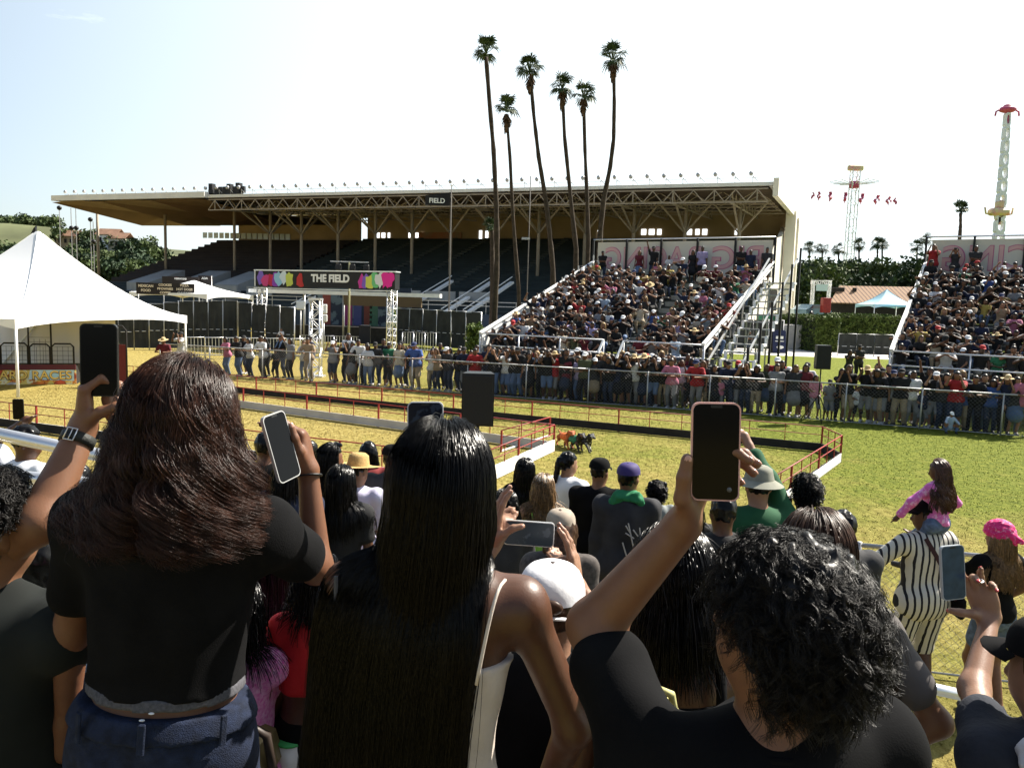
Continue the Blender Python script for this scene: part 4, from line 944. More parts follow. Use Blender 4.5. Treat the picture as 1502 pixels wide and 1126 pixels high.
m = MB(); p = at(1211, 447, 88); t = thing('red_box', 'bright red box standing beside the parked cars', 'box', (p[0], p[1], 0)); m.box((0, 0, zat(1211, 445, 88)-.2), (.9, .9, 1.7), bev=.05); m.build('cabinet', M_red, t); m = MB(); m.box((0, 0, .6), (.5, .5, 1.2)); m.build('stand', M_alud, t)
p = at(1125, 452, 68); t = thing('concrete_platform', 'long pale concrete ledge running from the grandstand foot to the hedge', 'ledge', (p[0], p[1], 0)); m = MB(); m.box((3.2, 6, 1.1), (13, 9, 2.2), bev=.05); m.build('ledge', M_conc, t); m = MB(); m.box((-.5, 1.4, 1.75), (5, .1, .5)); m.build('brick_face', mat('brick_face', (.36, .15, .09), .8, vary=.3, scale=3), t)
p = at(1125, 447, 72); t = thing('green_bin', 'small green box on the ledge beside the white end wall', 'box', (p[0], p[1], 2.2)); m = MB(); m.box((0, 0, .4), (1.6, .8, .8), bev=.05); m.build('body', mat('green_box', (.05, .2, .11), .6), t); m = MB(); m.box((0, 0, .84), (1.7, .9, .08)); m.build('lid', M_white, t)
p = gnd(1143, 518); t = thing('sandwich_board', 'dark blue folding sign board standing on the concrete path', 'sign', (p[0], p[1], 0)); m = MB(); w, h = 1.05, 1.75; m.prism([(-w/2, 0, 0), (w/2, 0, 0), (w/2, .28, h), (w/2-.12, .3, h+.1), (-w/2+.12, .3, h+.1), (-w/2, .28, h)], (0, .05, 0)); bd = m.build('board', mat('navy_board', (.02, .025, .07), .5), t); m = MB(); m.prism([(-w/2, .65, 0), (w/2, .65, 0), (w/2, .36, h), (-w/2, .36, h)], (0, .04, 0)); m.build('rear_leg', M_boardd, t)
m = MB(); m.box((0, .16, h*.72), (.6, .02, .22)); m.box((0, .13, h*.55), (.7, .02, .06)); m.ball((.05, .04, h*.28), (.3, .02, .14)); m.build('print', M_white, bd)
p = gnd(657, 494); t = thing('utility_cart', 'white covered utility cart parked on the pale path left of bleacher', 'cart', (p[0], p[1], 0)); m = MB(); m.box((0, 0, .9), (1.8, 1.2, .9), bev=.1); m.build('body', M_white, t); m = MB(); m.box((0, 0, 1.75), (2.0, 1.3, .1), bev=.03); m.build('roof', M_white, t)
for sx in (-.6, .6): m = MB(); m.tube([(sx, -.7, .3), (sx, .7, .3)], .3, 12); m.build('wheel', M_blackp, t)
for sx in (-.8, .8): m = MB(); m.tube([(sx, 0, 1.2), (sx, 0, 1.72)], .04, 6); m.build('roof_post', M_alud, t)
# ---------------------------------------------------------------- human figures (front is +Y)
def rotz(v, a): c, s = math.cos(a), math.sin(a); return V(v[0]*c-v[1]*s, v[0]*s+v[1]*c, v[2])
def ik(a, b, l1, l2, pole):
    d = b-a; L = min(np.linalg.norm(d), (l1+l2)*.999); u = unit(d); b = a+u*L
    x = (l1*l1-l2*l2+L*L)/(2*L); h = math.sqrt(max(0, l1*l1-x*x)); p = V(pole); p = unit(p-u*(p@u))
    return a+u*x+p*h, b
def skeleton(H=1.72, hipz=None, hip=(0, 0), lean=.04, side=0, yaw=0, hands=((-.24, .06, .8), (.24, .06, .8)), poles=((-.5, -1, -.4), (.5, -1, -.4)), feet=((-.1, 0, 0), (.1, 0, 0)), knees=((-.1, 1, 0), (.1, 1, 0)), head=(0, 0), shw=.185, fat=1.0, fem=False):
    k = H/1.72; s = {'k': k, 'fat': fat, 'fem': fem}
    hp = V(hip[0], hip[1], .92*k if hipz is None else hipz); up = unit(V(math.sin(side), math.sin(lean), math.cos(lean))); rt = rotz(V(1, 0, 0), yaw); rt = unit(rt-up*(rt@up)); fw = np.cross(up, rt)
    s.update(hip=hp, up=up, rt=rt, fw=fw, chest=hp+up*.34*k, neck=hp+up*.53*k-fw*.01*k)
    s['sh'] = [hp+up*.465*k-rt*shw*k, hp+up*.465*k+rt*shw*k]; s['hj'] = [hp-rt*.09*k-up*.03*k, hp+rt*.09*k-up*.03*k]
    hy, hpch = head; f = rotz(fw, hy); f = unit(f*math.cos(hpch)+V(0, 0, 1)*math.sin(hpch)); hr = unit(np.cross(f, V(0, 0, 1))); hu = np.cross(hr, f)
    s.update(hf=f, hr=hr, hu=hu); s['hc'] = s['neck']+up*.05*k+hu*.095*k+f*.025*k
    s['el'] = []; s['wr'] = []; s['kn'] = []; s['an'] = []
    for i in (0, 1):
        e, w = ik(s['sh'][i], V(hands[i])*1.0, .29*k, .255*k, poles[i]); s['el'].append(e); s['wr'].append(w)
        e, w = ik(s['hj'][i], V(feet[i])+V(0, -.02, .08*k), .43*k, .42*k, knees[i]); s['kn'].append(e); s['an'].append(w)
    return s
def torso_prims(s, d=0.):
    k, f, ax = s['k'], s['fat'], np.array([s['rt'], s['fw'], s['up']]); hp, up, fw = s['hip'], s['up'], s['fw']; w = .93 if s['fem'] else 1
    P = [ell(hp+up*.01*k, V(.163*(1.04 if s['fem'] else 1)*f+d, .118*f+d, .13+d)*k, ax, .05*k), ell(hp+up*.17*k+fw*.01, V(.142*w*f+d, .102*f+d, .16+d)*k, ax, .08*k), ell(hp+up*.35*k, V(.16*w+d+.02*(f-1), .112*(.5+.5*f)+d, .17+d)*k, ax, .08*k)]
    for i in (0, 1): P.append(cone(hp+up*.45*k, s['sh'][i]-up*.015*k, (.075+d)*k, (.058+d)*k, .06*k))
    if s['fem']:
        for i in (-1, 1): P.append(ell(hp+up*.33*k+fw*.085*k+s['rt']*i*.07*k, V(.062+d, .055+d, .062+d)*k, ax, .04*k))
    return P
def head_prims(s, face=True):
    k = s['k']; hc, f, r, u = s['hc'], s['hf'], s['hr'], s['hu']; ax = np.array([r, f, u])
    P = [cone(s['neck']-s['up']*.03*k, hc-u*.05*k-f*.015*k, .06*k, .052*k, .03*k), ell(hc+u*.02*k-f*.012*k, V(.074, .094, .094)*k, ax, .03*k), ell(hc-u*.055*k+f*.028*k, V(.054, .062, .062)*k, ax, .05*k)]
    if face:
        P += [cone(hc-u*.002*k+f*.085*k, hc-u*.038*k+f*.1*k, .009*k, .014*k, .015*k), ell(hc-u*.068*k+f*.078*k, V(.024, .012, .009)*k, ax, .012*k), ell(hc+u*.02*k+f*.077*k, V(.05, .012, .01)*k, ax, .015*k)]
        for i in (-1, 1): P += [ell(hc+r*i*.076*k-u*.012*k-f*.008*k, V(.009, .018, .03)*k, ax, .008*k), sub(ell(hc+r*i*.032*k+u*.001*k+f*.093*k, V(.017, .012, .011)*k, ax, .012*k))]
    return P
def arm_prims(s, i, d=0., a=0., b=2., r0=.05):
    k = s['k']; P = []; S_, E, W_ = s['sh'][i], s['el'][i], s['wr'][i]; m = .88 if s['fem'] else 1
    rr = [(r0*m+d)*k, (.041*m+d)*k, (.043*m+d)*k, (.027*m+d)*k]
    if a < 1: e = min(b, 1); P.append(cone(S_+(E-S_)*a, S_+(E-S_)*e, rr[0]+(rr[1]-rr[0])*a, rr[0]+(rr[1]-rr[0])*e, .03*k))
    if b > 1: a2 = max(0, a-1); e = b-1; P.append(cone(E+(W_-E)*a2, E+(W_-E)*e, rr[2]+(rr[3]-rr[2])*a2, rr[2]+(rr[3]-rr[2])*e, .025*k))
    return P
def hand_simple(s, i):
    k = s['k']; W_ = s['wr'][i]; d = unit(W_-s['el'][i]); side = unit(np.cross(d, V(0, 0, 1))+V(1e-3, 0, 0)); up = np.cross(side, d)
    P = [cone(W_, W_+d*.075*k, .027*k, .036*k, .02*k)]
    for j in range(4): q = W_+d*.08*k+side*(j-1.5)*.019*k; P.append(cone(q, q+(d*.06+s['fw']*.02)*k*(1 if j in (1, 2) else .85), .01*k, .008*k, .008*k))
    P.append(cone(W_+d*.03*k, W_+d*.075*k+(side*(1 if i == 0 else -1))*.045*k, .013*k, .009*k, .012*k)); return P
def leg_prims(s, i, d=0., a=0., b=2., lk=.04):
    k, f = s['k'], s['fat']; P = []; H_, K, A = s['hj'][i], s['kn'][i], s['an'][i]; rr = [(.088*f+d)*k, (.058*f+d)*k, (.056*f+d)*k, (.036+d)*k]
    if a < 1: e = min(b, 1); P.append(cone(H_+(K-H_)*a, H_+(K-H_)*e, rr[0]+(rr[1]-rr[0])*a, rr[0]+(rr[1]-rr[0])*e, lk*k))
    if b > 1: a2 = max(0, a-1); e = b-1; P.append(cone(K+(A-K)*a2, K+(A-K)*e, rr[2]+(rr[3]-rr[2])*a2, rr[2]+(rr[3]-rr[2])*e, .03*k))
    return P
def foot_prims(s, d=0.):
    k = s['k']; P = []
    for i in (0, 1):
        A = s['an'][i]; f = unit(V(s['fw'][0], s['fw'][1], 0)); P += [cone(A-V(0, 0, .03*k)-f*.03*k, A-V(0, 0, .045*k)+f*.14*k, (.036+d)*k, (.03+d)*k, .02*k), cone(A, A-V(0, 0, .03*k), .036*k+d, .036*k+d, .02*k)]
    return P
def body_solid(s, h, hands=True, face=True, legs=True):
    P = torso_prims(s)+head_prims(s, face)
    for i in (0, 1): P += arm_prims(s, i); P += hand_simple(s, i) if hands else []
    if legs: P += [q for i in (0, 1) for q in leg_prims(s, i)]+foot_prims(s)
    return solid(P, h)
def shirt_solid(s, h, sleeve=.6, d=.013, hem=-.1, fold=.004, seed=0, extra=()):
    P = torso_prims(s, d)
    for i in (0, 1): P += arm_prims(s, i, d+.004, 0, sleeve, .052) if sleeve > 0 else []
    for i in (0, 1): P.append(cone(s['hip'], s['hj'][i], (.15+d)*s['k'], (.12+d)*s['k'], .05)) if hem < -.06 else None
    P += list(extra)
    return solid(P, h, folds(fold, .16*s['k'], seed, (1, 1, .5)) if fold else None, plane(s['hip']+s['up']*hem*s['k'], -s['up']))
def pants_solid(s, h, length=1.95, d=.014, skirt=False, fold=.003, top=.09, seed=1):
    P = torso_prims(s, d)[:1]
    for i in (0, 1): P += leg_prims(s, i, d, 0, length, .03)
    if skirt: P.append(cone(s['hip']-s['up']*.02, (s['kn'][0]+s['kn'][1])/2*min(1, length)+s['hip']*(1-min(1, length)), .15*s['k'], .22*s['k'], .05))
    return solid(P, h, folds(fold, .14, seed) if fold else None, plane(s['hip']+s['up']*top*s['k'], s['up']))
def hair_solid(s, h, style='short', fold=.004):
    k = s['k']; hc, f, r, u = s['hc'], s['hf'], s['hr'], s['hu']; ax = np.array([r, f, u]); face = hc+f*.055*k-u*.02*k
    cut = lambda G: np.minimum(-(G-(hc-f*.005*k))@f+0*G[..., 0], -(G-(hc+u*.055*k))@u) if style != 'none' else None
    keep = lambda G: np.minimum((G-(hc+f*.02*k))@f, -((G-(hc+u*.05*k))@u))   # nothing in front of the ears below the brow
    P = [ell(hc+u*.027*k-f*.014*k, V(.085, .104, .104)*k, ax, .03)]
    if style in ('long', 'longer'):
        L = .42 if style == 'long' else .55; b = hc-f*.075*k-s['up']*L*k; P += [cone(hc-f*.05*k-u*.02*k, b+s['up']*.2*k-f*.05*k, .085*k, .085*k, .04), cone(b+s['up']*.2*k-f*.05*k, b-f*.04*k, .085*k, .05*k, .04)]
        for i in (-1, 1): P.append(cone(hc+r*i*.06*k-f*.01*k, hc+r*i*.085*k-f*.02*k-s['up']*.26*k, .04*k, .03*k, .04))
    elif style == 'under': P += [cone(hc-f*.045*k-u*.03*k, hc-f*.03*k-s['up']*.13*k, .065*k, .045*k, .04)]
    elif style == 'bob':
        for i in (-1, 0, 1): P.append(cone(hc+r*i*.055*k-f*.04*k, hc+r*i*.08*k-f*.04*k-u*.13*k, .05*k, .04*k, .04))
    elif style == 'bun': P.append(ell(hc+u*.11*k-f*.06*k, V(.045, .045, .045)*k, ax, .02))
    elif style == 'pony': P.append(cone(hc+u*.03*k-f*.11*k, hc-u*.17*k-f*.15*k, .04*k, .025*k, .02))
    elif style == 'afro': P.append(ell(hc+u*.04*k-f*.02*k, V(.125, .13, .125)*k, ax, .03))
    elif style == 'short': P = [ell(hc+u*.03*k-f*.014*k, V(.08, .1, .099)*k, ax, .03)]
    low = -.05 if style in ('short', 'bun') else -2
    cl = (lambda G: np.maximum(keep(G), -((G-(hc+u*low*k))@u)-0))
    return solid(P, h, folds(fold, .05, 3), cl)
def cap_mesh(s, brim=True, back=False, bucket=False, straw=False):
    k = s['k']; hc, f, r, u = s['hc'], s['hf'], s['hr'], s['hu']; m = MB(); c = hc+u*.045*k-f*.012*k; n = 20; R0, R1 = .092*k, .112*k; vs = []; fs = []
    H_ = .085*k if not straw else .11*k; rings = 7
    for i in range(rings):
        t = i/(rings-1); rr = math.cos(t*math.pi/2)**.55 if not (bucket or straw) else (1-.25*t if i < rings-2 else (.55 if i == rings-2 else 0)); z = math.sin(t*math.pi/2)*H_ if not (bucket or straw) else H_*min(1, t*1.2)
        for j in range(n): a = 2*math.pi*j/n; vs.append(c+r*(math.cos(a)*R0*rr)+f*(math.sin(a)*R1*rr)+u*z)
    for i in range(rings-1):
        for j in range(n): fs.append((i*n+j, i*n+(j+1) % n, (i+1)*n+(j+1) % n, (i+1)*n+j))
    m.add(vs, fs, True)
    if bucket or straw:
        W_ = (.06 if bucket else .105)*k; dz = (-.035 if bucket else -.012)*k; vs = []; fs = []
        for t in (0, .5, 1):
            for j in range(n): a = 2*math.pi*j/n; vs.append(c+r*(math.cos(a)*(R0+W_*t))+f*(math.sin(a)*(R1+W_*t))+u*(dz*t+(.02*k*t*abs(math.cos(a)) if straw else 0)))
        for i in range(2):
            for j in range(n): fs.append((i*n+j, i*n+(j+1) % n, (i+1)*n+(j+1) % n, (i+1)*n+j))
        m.add(vs, fs, True)
    elif brim:
        sg = -1 if back else 1; vs = []; fs = []; q = 9
        for t in (0, .5, 1):
            for j in range(q):
                a = math.pi*(.12+.76*j/(q-1)); vs.append(c+r*(math.cos(a)*R0*(1-.02*t))+f*sg*(math.sin(a)*(R1+.072*k*t))-u*(.014*k*t+.012*k*t*abs(math.cos(a))))
        for i in range(2):
            for j in range(q-1): fs.append((i*q+j, i*q+j+1, (i+1)*q+j+1, (i+1)*q+j))
        nb = len(vs); vs += [p-u*.004*k for p in vs]; fs += [tuple(x+nb for x in g[::-1]) for g in fs]; m.add(vs, fs, True)
    return m
# ---------------------------------------------------------------- palettes for the distant crowd
SKIN = [mat('skin_light', (.3, .16, .1), .55, subs=0), mat('skin_tan', (.2, .1, .055), .55), mat('skin_brown', (.12, .056, .03), .55), mat('skin_dark', (.09, .045, .025), .5)]
HAIR = [mat('hair_black', (.012, .01, .009), .45), mat('hair_dark_brown', (.03, .018, .011), .45), mat('hair_brown', (.075, .04, .02), .5), mat('hair_blonde', (.3, .19, .08), .5)]
SHIRT = {'black': (.014, .014, .015), 'charcoal': (.04, .04, .043), 'navy': (.018, .025, .06), 'white': (.72, .72, .72), 'grey': (.25, .25, .26), 'red': (.4, .025, .03), 'pink': (.6, .2, .3), 'blue': (.06, .12, .36), 'tan': (.38, .28, .18), 'olive': (.09, .1, .05), 'yellow': (.6, .47, .12), 'maroon': (.15, .02, .03), 'lavender': (.42, .36, .58), 'green': (.04, .2, .1), 'cream': (.62, .55, .42), 'pale blue': (.4, .5, .62)}
SHM = {k: mat('shirt_'+k.replace(' ', '_'), tuple(c*.72 for c in v), .85, vary=.15, scale=9, bump=.3, bscale=25) for k, v in SHIRT.items()}
PANT = {'dark jeans': (.025, .035, .06), 'blue jeans': (.09, .14, .24), 'black trousers': (.014, .014, .015), 'grey trousers': (.18, .18, .18), 'khaki shorts': (.28, .22, .14), 'denim shorts': (.11, .16, .25)}
PAM = {k: mat('pants_'+k.replace(' ', '_'), v, .85, vary=.15, scale=8) for k, v in PANT.items()}
CAPC = {'black cap': (.015, .015, .016), 'white cap': (.74, .74, .74), 'red cap': (.4, .03, .03), 'navy cap': (.02, .03, .09), 'tan hat': (.5, .38, .2)}
CAM_ = {k: mat('cloth_'+k.replace(' ', '_'), v, .8, vary=.1, scale=8) for k, v in CAPC.items()}
SHOE = mat('pale_shoes', (.45, .44, .43), .6); SHOED = mat('dark_shoes', (.03, .03, .03), .6)
def pick(d): return random.choices(list(d.keys()), list(d.values()))[0]
SW = {'black': 56, 'charcoal': 16, 'navy': 10, 'white': 9, 'grey': 4, 'red': 3, 'pink': 2, 'blue': 4, 'tan': 4, 'olive': 3, 'yellow': 1, 'maroon': 4, 'lavender': 2, 'green': 2, 'cream': 3, 'pale blue': 2}
HW = {'short dark hair': 26, 'long dark hair': 22, 'long brown hair': 9, 'black cap': 13, 'white cap': 9, 'red cap': 2, 'navy cap': 4, 'tan hat': 3, 'hair bun': 4, 'blonde hair': 3, 'bushy hair': 3}
# ---------------------------------------------------------------- prototypes
FH = .026
def proto(action, sk, leg, sleeve=.62, skirt=False):
    fem = sk['fem']; body = body_solid(sk, FH); d = {'sk': sk, 'action': action}
    d['body'] = npmesh('person_body', *body, mats=[SKIN[0]]); d['shirt'] = npmesh('shirt', *shirt_solid(sk, FH, sleeve, .016), mats=[SHM['black']])
    d['pants'] = npmesh('trousers', *pants_solid(sk, FH, leg, .016, skirt), mats=[PAM['dark jeans']]); d['shoes'] = npmesh('shoe', *solid(foot_prims(sk, .01), FH*.8), mats=[SHOE])
    d['hair'] = {}
    for st in ('short', 'long', 'bun', 'afro'): d['hair'][st] = npmesh('hair', *hair_solid(sk, FH*.75, st, .003), mats=[HAIR[0]])
    for nm, kw in (('cap', {}), ('hat', dict(straw=True))):
        m = cap_mesh(sk, **kw); me = bpy.data.meshes.new('cap'); me.from_pydata([tuple(map(float, p)) for p in m.v], [], m.f); me.materials.append(CAM_['black cap']); me.polygons.foreach_set('use_smooth', m.sm); d['hair'][nm] = me
    return d
def stand(**k): return skeleton(**k)
def sit(H=1.72, lean=.1, hands=((-.14, .4, .62), (.14, .4, .62)), **k):
    return skeleton(H=H, hipz=.13, lean=lean, hands=hands, feet=((-.12, .42, -.42), (.12, .42, -.42)), knees=((-.25, .5, 1), (.25, .5, 1)), poles=k.pop('poles', ((-1, -.3, -.5), (1, -.3, -.5))), **k)
ST = {
 'lean': proto('leaning on the fence', stand(lean=.2, hands=((-.16, .4, 1.14), (.12, .42, 1.14)), poles=((-1, -.5, -.6), (1, -.5, -.6)), feet=((-.13, .02, 0), (.13, -.08, 0))), 1.95),
 'lean_f': proto('leaning on the fence', stand(H=1.62, lean=.15, hands=((-.12, .36, 1.1), (.1, .38, 1.1)), poles=((-1, -.5, -.6), (1, -.5, -.6)), fem=True, shw=.165), 1.95, .5),
 'phone': proto('holding a phone up', stand(H=1.66, hands=((-.1, .3, 1.5), (.1, .3, 1.5)), poles=((-.4, -.1, -1), (.4, -.1, -1)), fem=True, shw=.165), 1.95, .55),
 'phone_m': proto('holding a phone up', stand(H=1.76, hands=((-.12, .28, 1.56), (.12, .32, 1.6)), poles=((-.4, -.1, -1), (.4, -.1, -1)), fat=1.1), 1.0, .7),
 'cross': proto('arms folded', stand(H=1.76, hands=((.1, .2, 1.2), (-.1, .22, 1.16)), poles=((-1, -.2, -.8), (1, -.2, -.8)), fat=1.1, feet=((-.15, 0, 0), (.15, .04, 0))), 1.95),
 'hang': proto('arms hanging down', stand(H=1.7, lean=0), 1.05),
 'hang_f': proto('arms hanging down', stand(H=1.6, fem=True, shw=.165, head=(.3, 0)), .75, .4, True),
 'raise': proto('one arm raised', stand(H=1.72, hands=((-.24, .1, .8), (.22, .3, 1.85)), poles=((-.5, -1, -.4), (1, 0, .2))), 1.95),
 'child': proto('small child standing', stand(H=1.12, hands=((-.1, .2, .72), (.1, .22, .72)), shw=.16, fat=1.05), 1.05, .6)}
SI = {
 'knees': proto('hands on knees', sit(), 1.95), 'knees_f': proto('hands in lap', sit(H=1.62, fem=True, shw=.165, hands=((-.08, .3, .3), (.08, .32, .3)), head=(.25, 0)), 1.95, .5),
 'chin': proto('leaning forward', sit(lean=.5, hands=((-.05, .5, .55), (.06, .5, .57))), 1.95, .7), 'phone': proto('holding a phone up', sit(hands=((-.09, .34, .72), (.09, .34, .72)), fem=True, shw=.165, H=1.64, poles=((-.35, .1, -1), (.35, .1, -1))), 1.95, .55),
 'clap': proto('hands together', sit(hands=((-.03, .34, .52), (.04, .35, .53)), head=(-.3, .05)), 1.05, .6), 'raise': proto('one arm raised', sit(hands=((-.14, .4, .2), (.26, .25, .98)), poles=((-1, -.3, -.5), (1, 0, .1))), 1.95),
 'shade': proto('hand at brow', sit(hands=((-.12, .38, .16), (.1, .22, .72)), poles=((-1, -.3, -.5), (1, .2, -.1)), fat=1.12), 1.05)}
def recol(o, m): o.material_slots[0].link = 'OBJECT'; o.material_slots[0].material = m
def hair_of(hd, female):
    if hd.endswith('cap'): return 'cap', CAM_[hd]
    if hd == 'tan hat': return 'hat', CAM_[hd]
    return {'short dark hair': ('short', HAIR[0]), 'long dark hair': ('long', HAIR[0]), 'long brown hair': ('long', HAIR[2]), 'hair bun': ('bun', HAIR[1]), 'blonde hair': ('long', HAIR[3]), 'bushy hair': ('afro', HAIR[1])}[hd]
def person(pr, loc, rz, sc, shirt, pants, hd, skin, label, group, wid=1.):
    o = link('person', pr['body']); o.location = tuple(map(float, loc)); o.rotation_euler = (0, 0, rz); o.scale = (sc*wid, sc*wid, sc); tag(o, label, 'person', group); recol(o, SKIN[skin])
    for nm, me, m in (('shirt', pr['shirt'], SHM[shirt]), ('shorts' if 'short' in pants else 'trousers', pr['pants'], PAM[pants]), ('shoes', pr['shoes'], random.choice((SHOE, SHOED, SHOED)))): recol(link(nm, me, o), m)
    st, hm_ = hair_of(hd, pr['sk']['fem']); recol(link('cap' if st == 'cap' else ('hat' if st == 'hat' else 'hair'), pr['hair'][st], o), hm_)
    if st in ('cap', 'hat'): recol(link('hair', pr['hair']['long' if pr['sk']['fem'] else 'short'], o), HAIR[0])
    return o
# ---------------------------------------------------------------- bleachers
M_plank = mat('bleacher_plank', (.28, .29, .28), .5, metal=.3, vary=.15, scale=4)
M_footb = mat('bleacher_footboard', (.1, .11, .1), .8, vary=.3, scale=3)
M_ban = mat('banner_cloth', (.58, .55, .47), .8, vary=.05, scale=.6)
M_mag = mat('banner_magenta', (.5, .15, .26), .8); M_pkl = mat('banner_pink', (.64, .39, .37), .8)
class Bleacher:
    def __init__(s, A, th, w, rows, dep, rise, z0, label, aisle, banner_w):
        s.A = V(A); s.e = V(math.cos(th), math.sin(th), 0); s.d = V(-math.sin(th), math.cos(th), 0); s.w, s.rows, s.dep, s.rise, s.z0, s.aisle = w, rows, dep, rise, z0, aisle; s.th = th
        t = s.t = thing('bleacher', label, 'bleacher', s.A)
        L = lambda u, v, z: s.e*u+s.d*v+V(0, 0, z); s.L = L; ax = (s.e, s.d, V(0, 0, 1)); D = rows*dep; zt = z0+rows*rise
        segs = [(0, aisle[0]), (aisle[1], w)]
        for k in range(rows):
            z = z0+k*rise; v = k*dep
            m = MB(); m.box(L(w/2, v+.27, z-.03), (w, .5, .05), ax); m.box(L(w/2, v+.53, z+.1), (w, .02, rise-.02), ax); m.build('foot_plank', M_footb, t)
            m = MB()
            for a, b in segs: m.box(L((a+b)/2, v+.68, z+.43), (b-a, .26, .05), ax)
            m.build('seat_plank', M_plank, t)
            m = MB(); m.box(L((aisle[0]+aisle[1])/2, v+.2, z+.12), (aisle[1]-aisle[0]-.1, .35, .18), ax); m.box(L((aisle[0]+aisle[1])/2, v+.02, z+.2), (aisle[1]-aisle[0]-.1, .04, .05), ax); m.build('aisle_step', M_plank, t)
        m = MB(); m.box(L(w/2, D+.5, zt-.03), (w, 1.1, .06), ax); m.build('top_deck', M_footb, t)
        for u in np.linspace(.1, w-.1, 6):
            m = MB(); m.bar(L(u, .1, z0-.1), L(u, D+.9, zt-.1), .08); 
            for v in np.linspace(.2, D+.8, 6): m.bar(L(u, v, 0), L(u, v, z0-.12+rise*v/dep), .06)
            for v in np.linspace(.2, D-1.6, 4): m.bar(L(u, v, .1), L(u, v+2.2, z0-.15+rise*(v+2.2)/dep), .04)
            m.build('support_frame', M_alud, t)
        # front rail with a gap at the aisle
        for a, b in segs:
            m = MB()
            for z in (z0+1.1, z0+.62, z0+.1): m.tube([L(a, -.05, z), L(b, -.05, z)], .03, 6)
            n = max(1, int((b-a)/1.8))
            for i in range(n+1): m.tube([L(a+(b-a)*i/n, -.05, 0), L(a+(b-a)*i/n, -.05, z0+1.1)], .028, 6)
            m.build('front_rail', M_alu, t)
        for u in aisle: m = MB(); m.bar(L(u, -1.3, .9), L(u, -.05, z0+1.1), .07); m.bar(L(u, -1.3, .0), L(u, -1.3, .9), .05); m.build('stair_rail', M_white, t)
        m = MB()
        for k in range(4): m.box(L((aisle[0]+aisle[1])/2, -.25-.28*k, z0-.25*(k+1)+.02), (aisle[1]-aisle[0], .28, .05), ax)
        m.build('front_stair', M_plank, t)
        # back fence and banner
        HB = 2.2
        for u in np.linspace(0, w, int(w/2.2)+2): m = MB(); m.box(L(u, D+1.05, zt+HB/2), (.09, .09, HB), ax); m.build('back_post', M_black, t)
        m = MB(); m.tube([L(0, D+1.05, zt+HB), L(w, D+1.05, zt+HB)], .04, 6); m.build('back_rail', M_alu, t)
        m = MB(); m.box(L(w/2+.05, D+1.12, zt+1.2), (w-.35, .015, 1.75), ax); bo = m.build('back_banner', M_ban, t); s.bo = bo; s.D, s.zt = D, zt
        cell = banner_w/9.6
        for off, mm, o_ in ((-.02, M_mag, .04), (-.027, M_pkl, .008)):
            for word, ctr, nl in (('PIG', 3.35, 2.9), ('RACING', -1.75, 6.0)):   # read from behind: the back of the banner
                me = text_mesh(word, 1.5, extrude=.001, offset=o_, space=1.06); me.materials.append(mm); o = link('lettering', me, bo); q = L(w/2+.05, D+1.12+off, zt+1.2)+s.e*(ctr*cell); x_ = [v.co.x for v in me.vertices]; ex = -s.e*(nl*cell/(max(x_)-min(x_)))
                o.matrix_local = Matrix(((ex[0], 0, -s.d[0], q[0]), (ex[1], 0, -s.d[1], q[1]), (0, 1, 0, q[2]), (0, 0, 0, 1)))
    def side(s, u, panel_mat, panel_in, rail_mat=None):
        L, t = s.L, s.t; m = MB(); z0, zt, D = s.z0, s.zt, s.D; o_ = .03 if u <= 0 else -.03
        m.prism([L(u, -.05, .25 if panel_in else z0-.1), L(u, D+1, (zt-.6) if panel_in else zt), L(u, D+1, zt+.95), L(u, -.05, z0+1.02)], s.e*.02*(1 if u > 0 else -1)); (m.build('side_panel', panel_mat, t) if panel_mat else None)
        m = MB(); m.bar(L(u+o_, -.1, z0+1.12), L(u+o_, D+1.05, zt+1.07), .11, .09); m.bar(L(u+o_, -.1, z0+.9), L(u+o_, D+1.05, zt+.85), .05, .05); m.build('side_rail', rail_mat or M_white, t)
        for k in range(7): v = (D+1)*k/6; zz = z0+(zt-z0)*v/D; m = MB(); m.box(L(u+o_*1.6, v, zz+.5), (.05, .05, 1.1), (s.e, s.d, V(0, 0, 1))); m.build('side_post', M_alud, t)
B1 = Bleacher((-1.34, 31.5, 0), R(-29.5), 9.25, 12, .83, .3, 1.0, 'middle bleacher packed with spectators, pink backed banner along its top', (5.45, 6.25), 8.1)
B1.side(0, M_white, True); B1.side(B1.w, None, False)
B2 = Bleacher((12.7, 25.9, 0), R(-32), 9.25, 12, .8, .3, 1.05, 'bleacher at the picture edge packed with spectators, with grey side panel', (7.0, 8.0), 8.1)
B2.side(0, mat('grey_side_panel', (.5, .5, .5), .6), True)
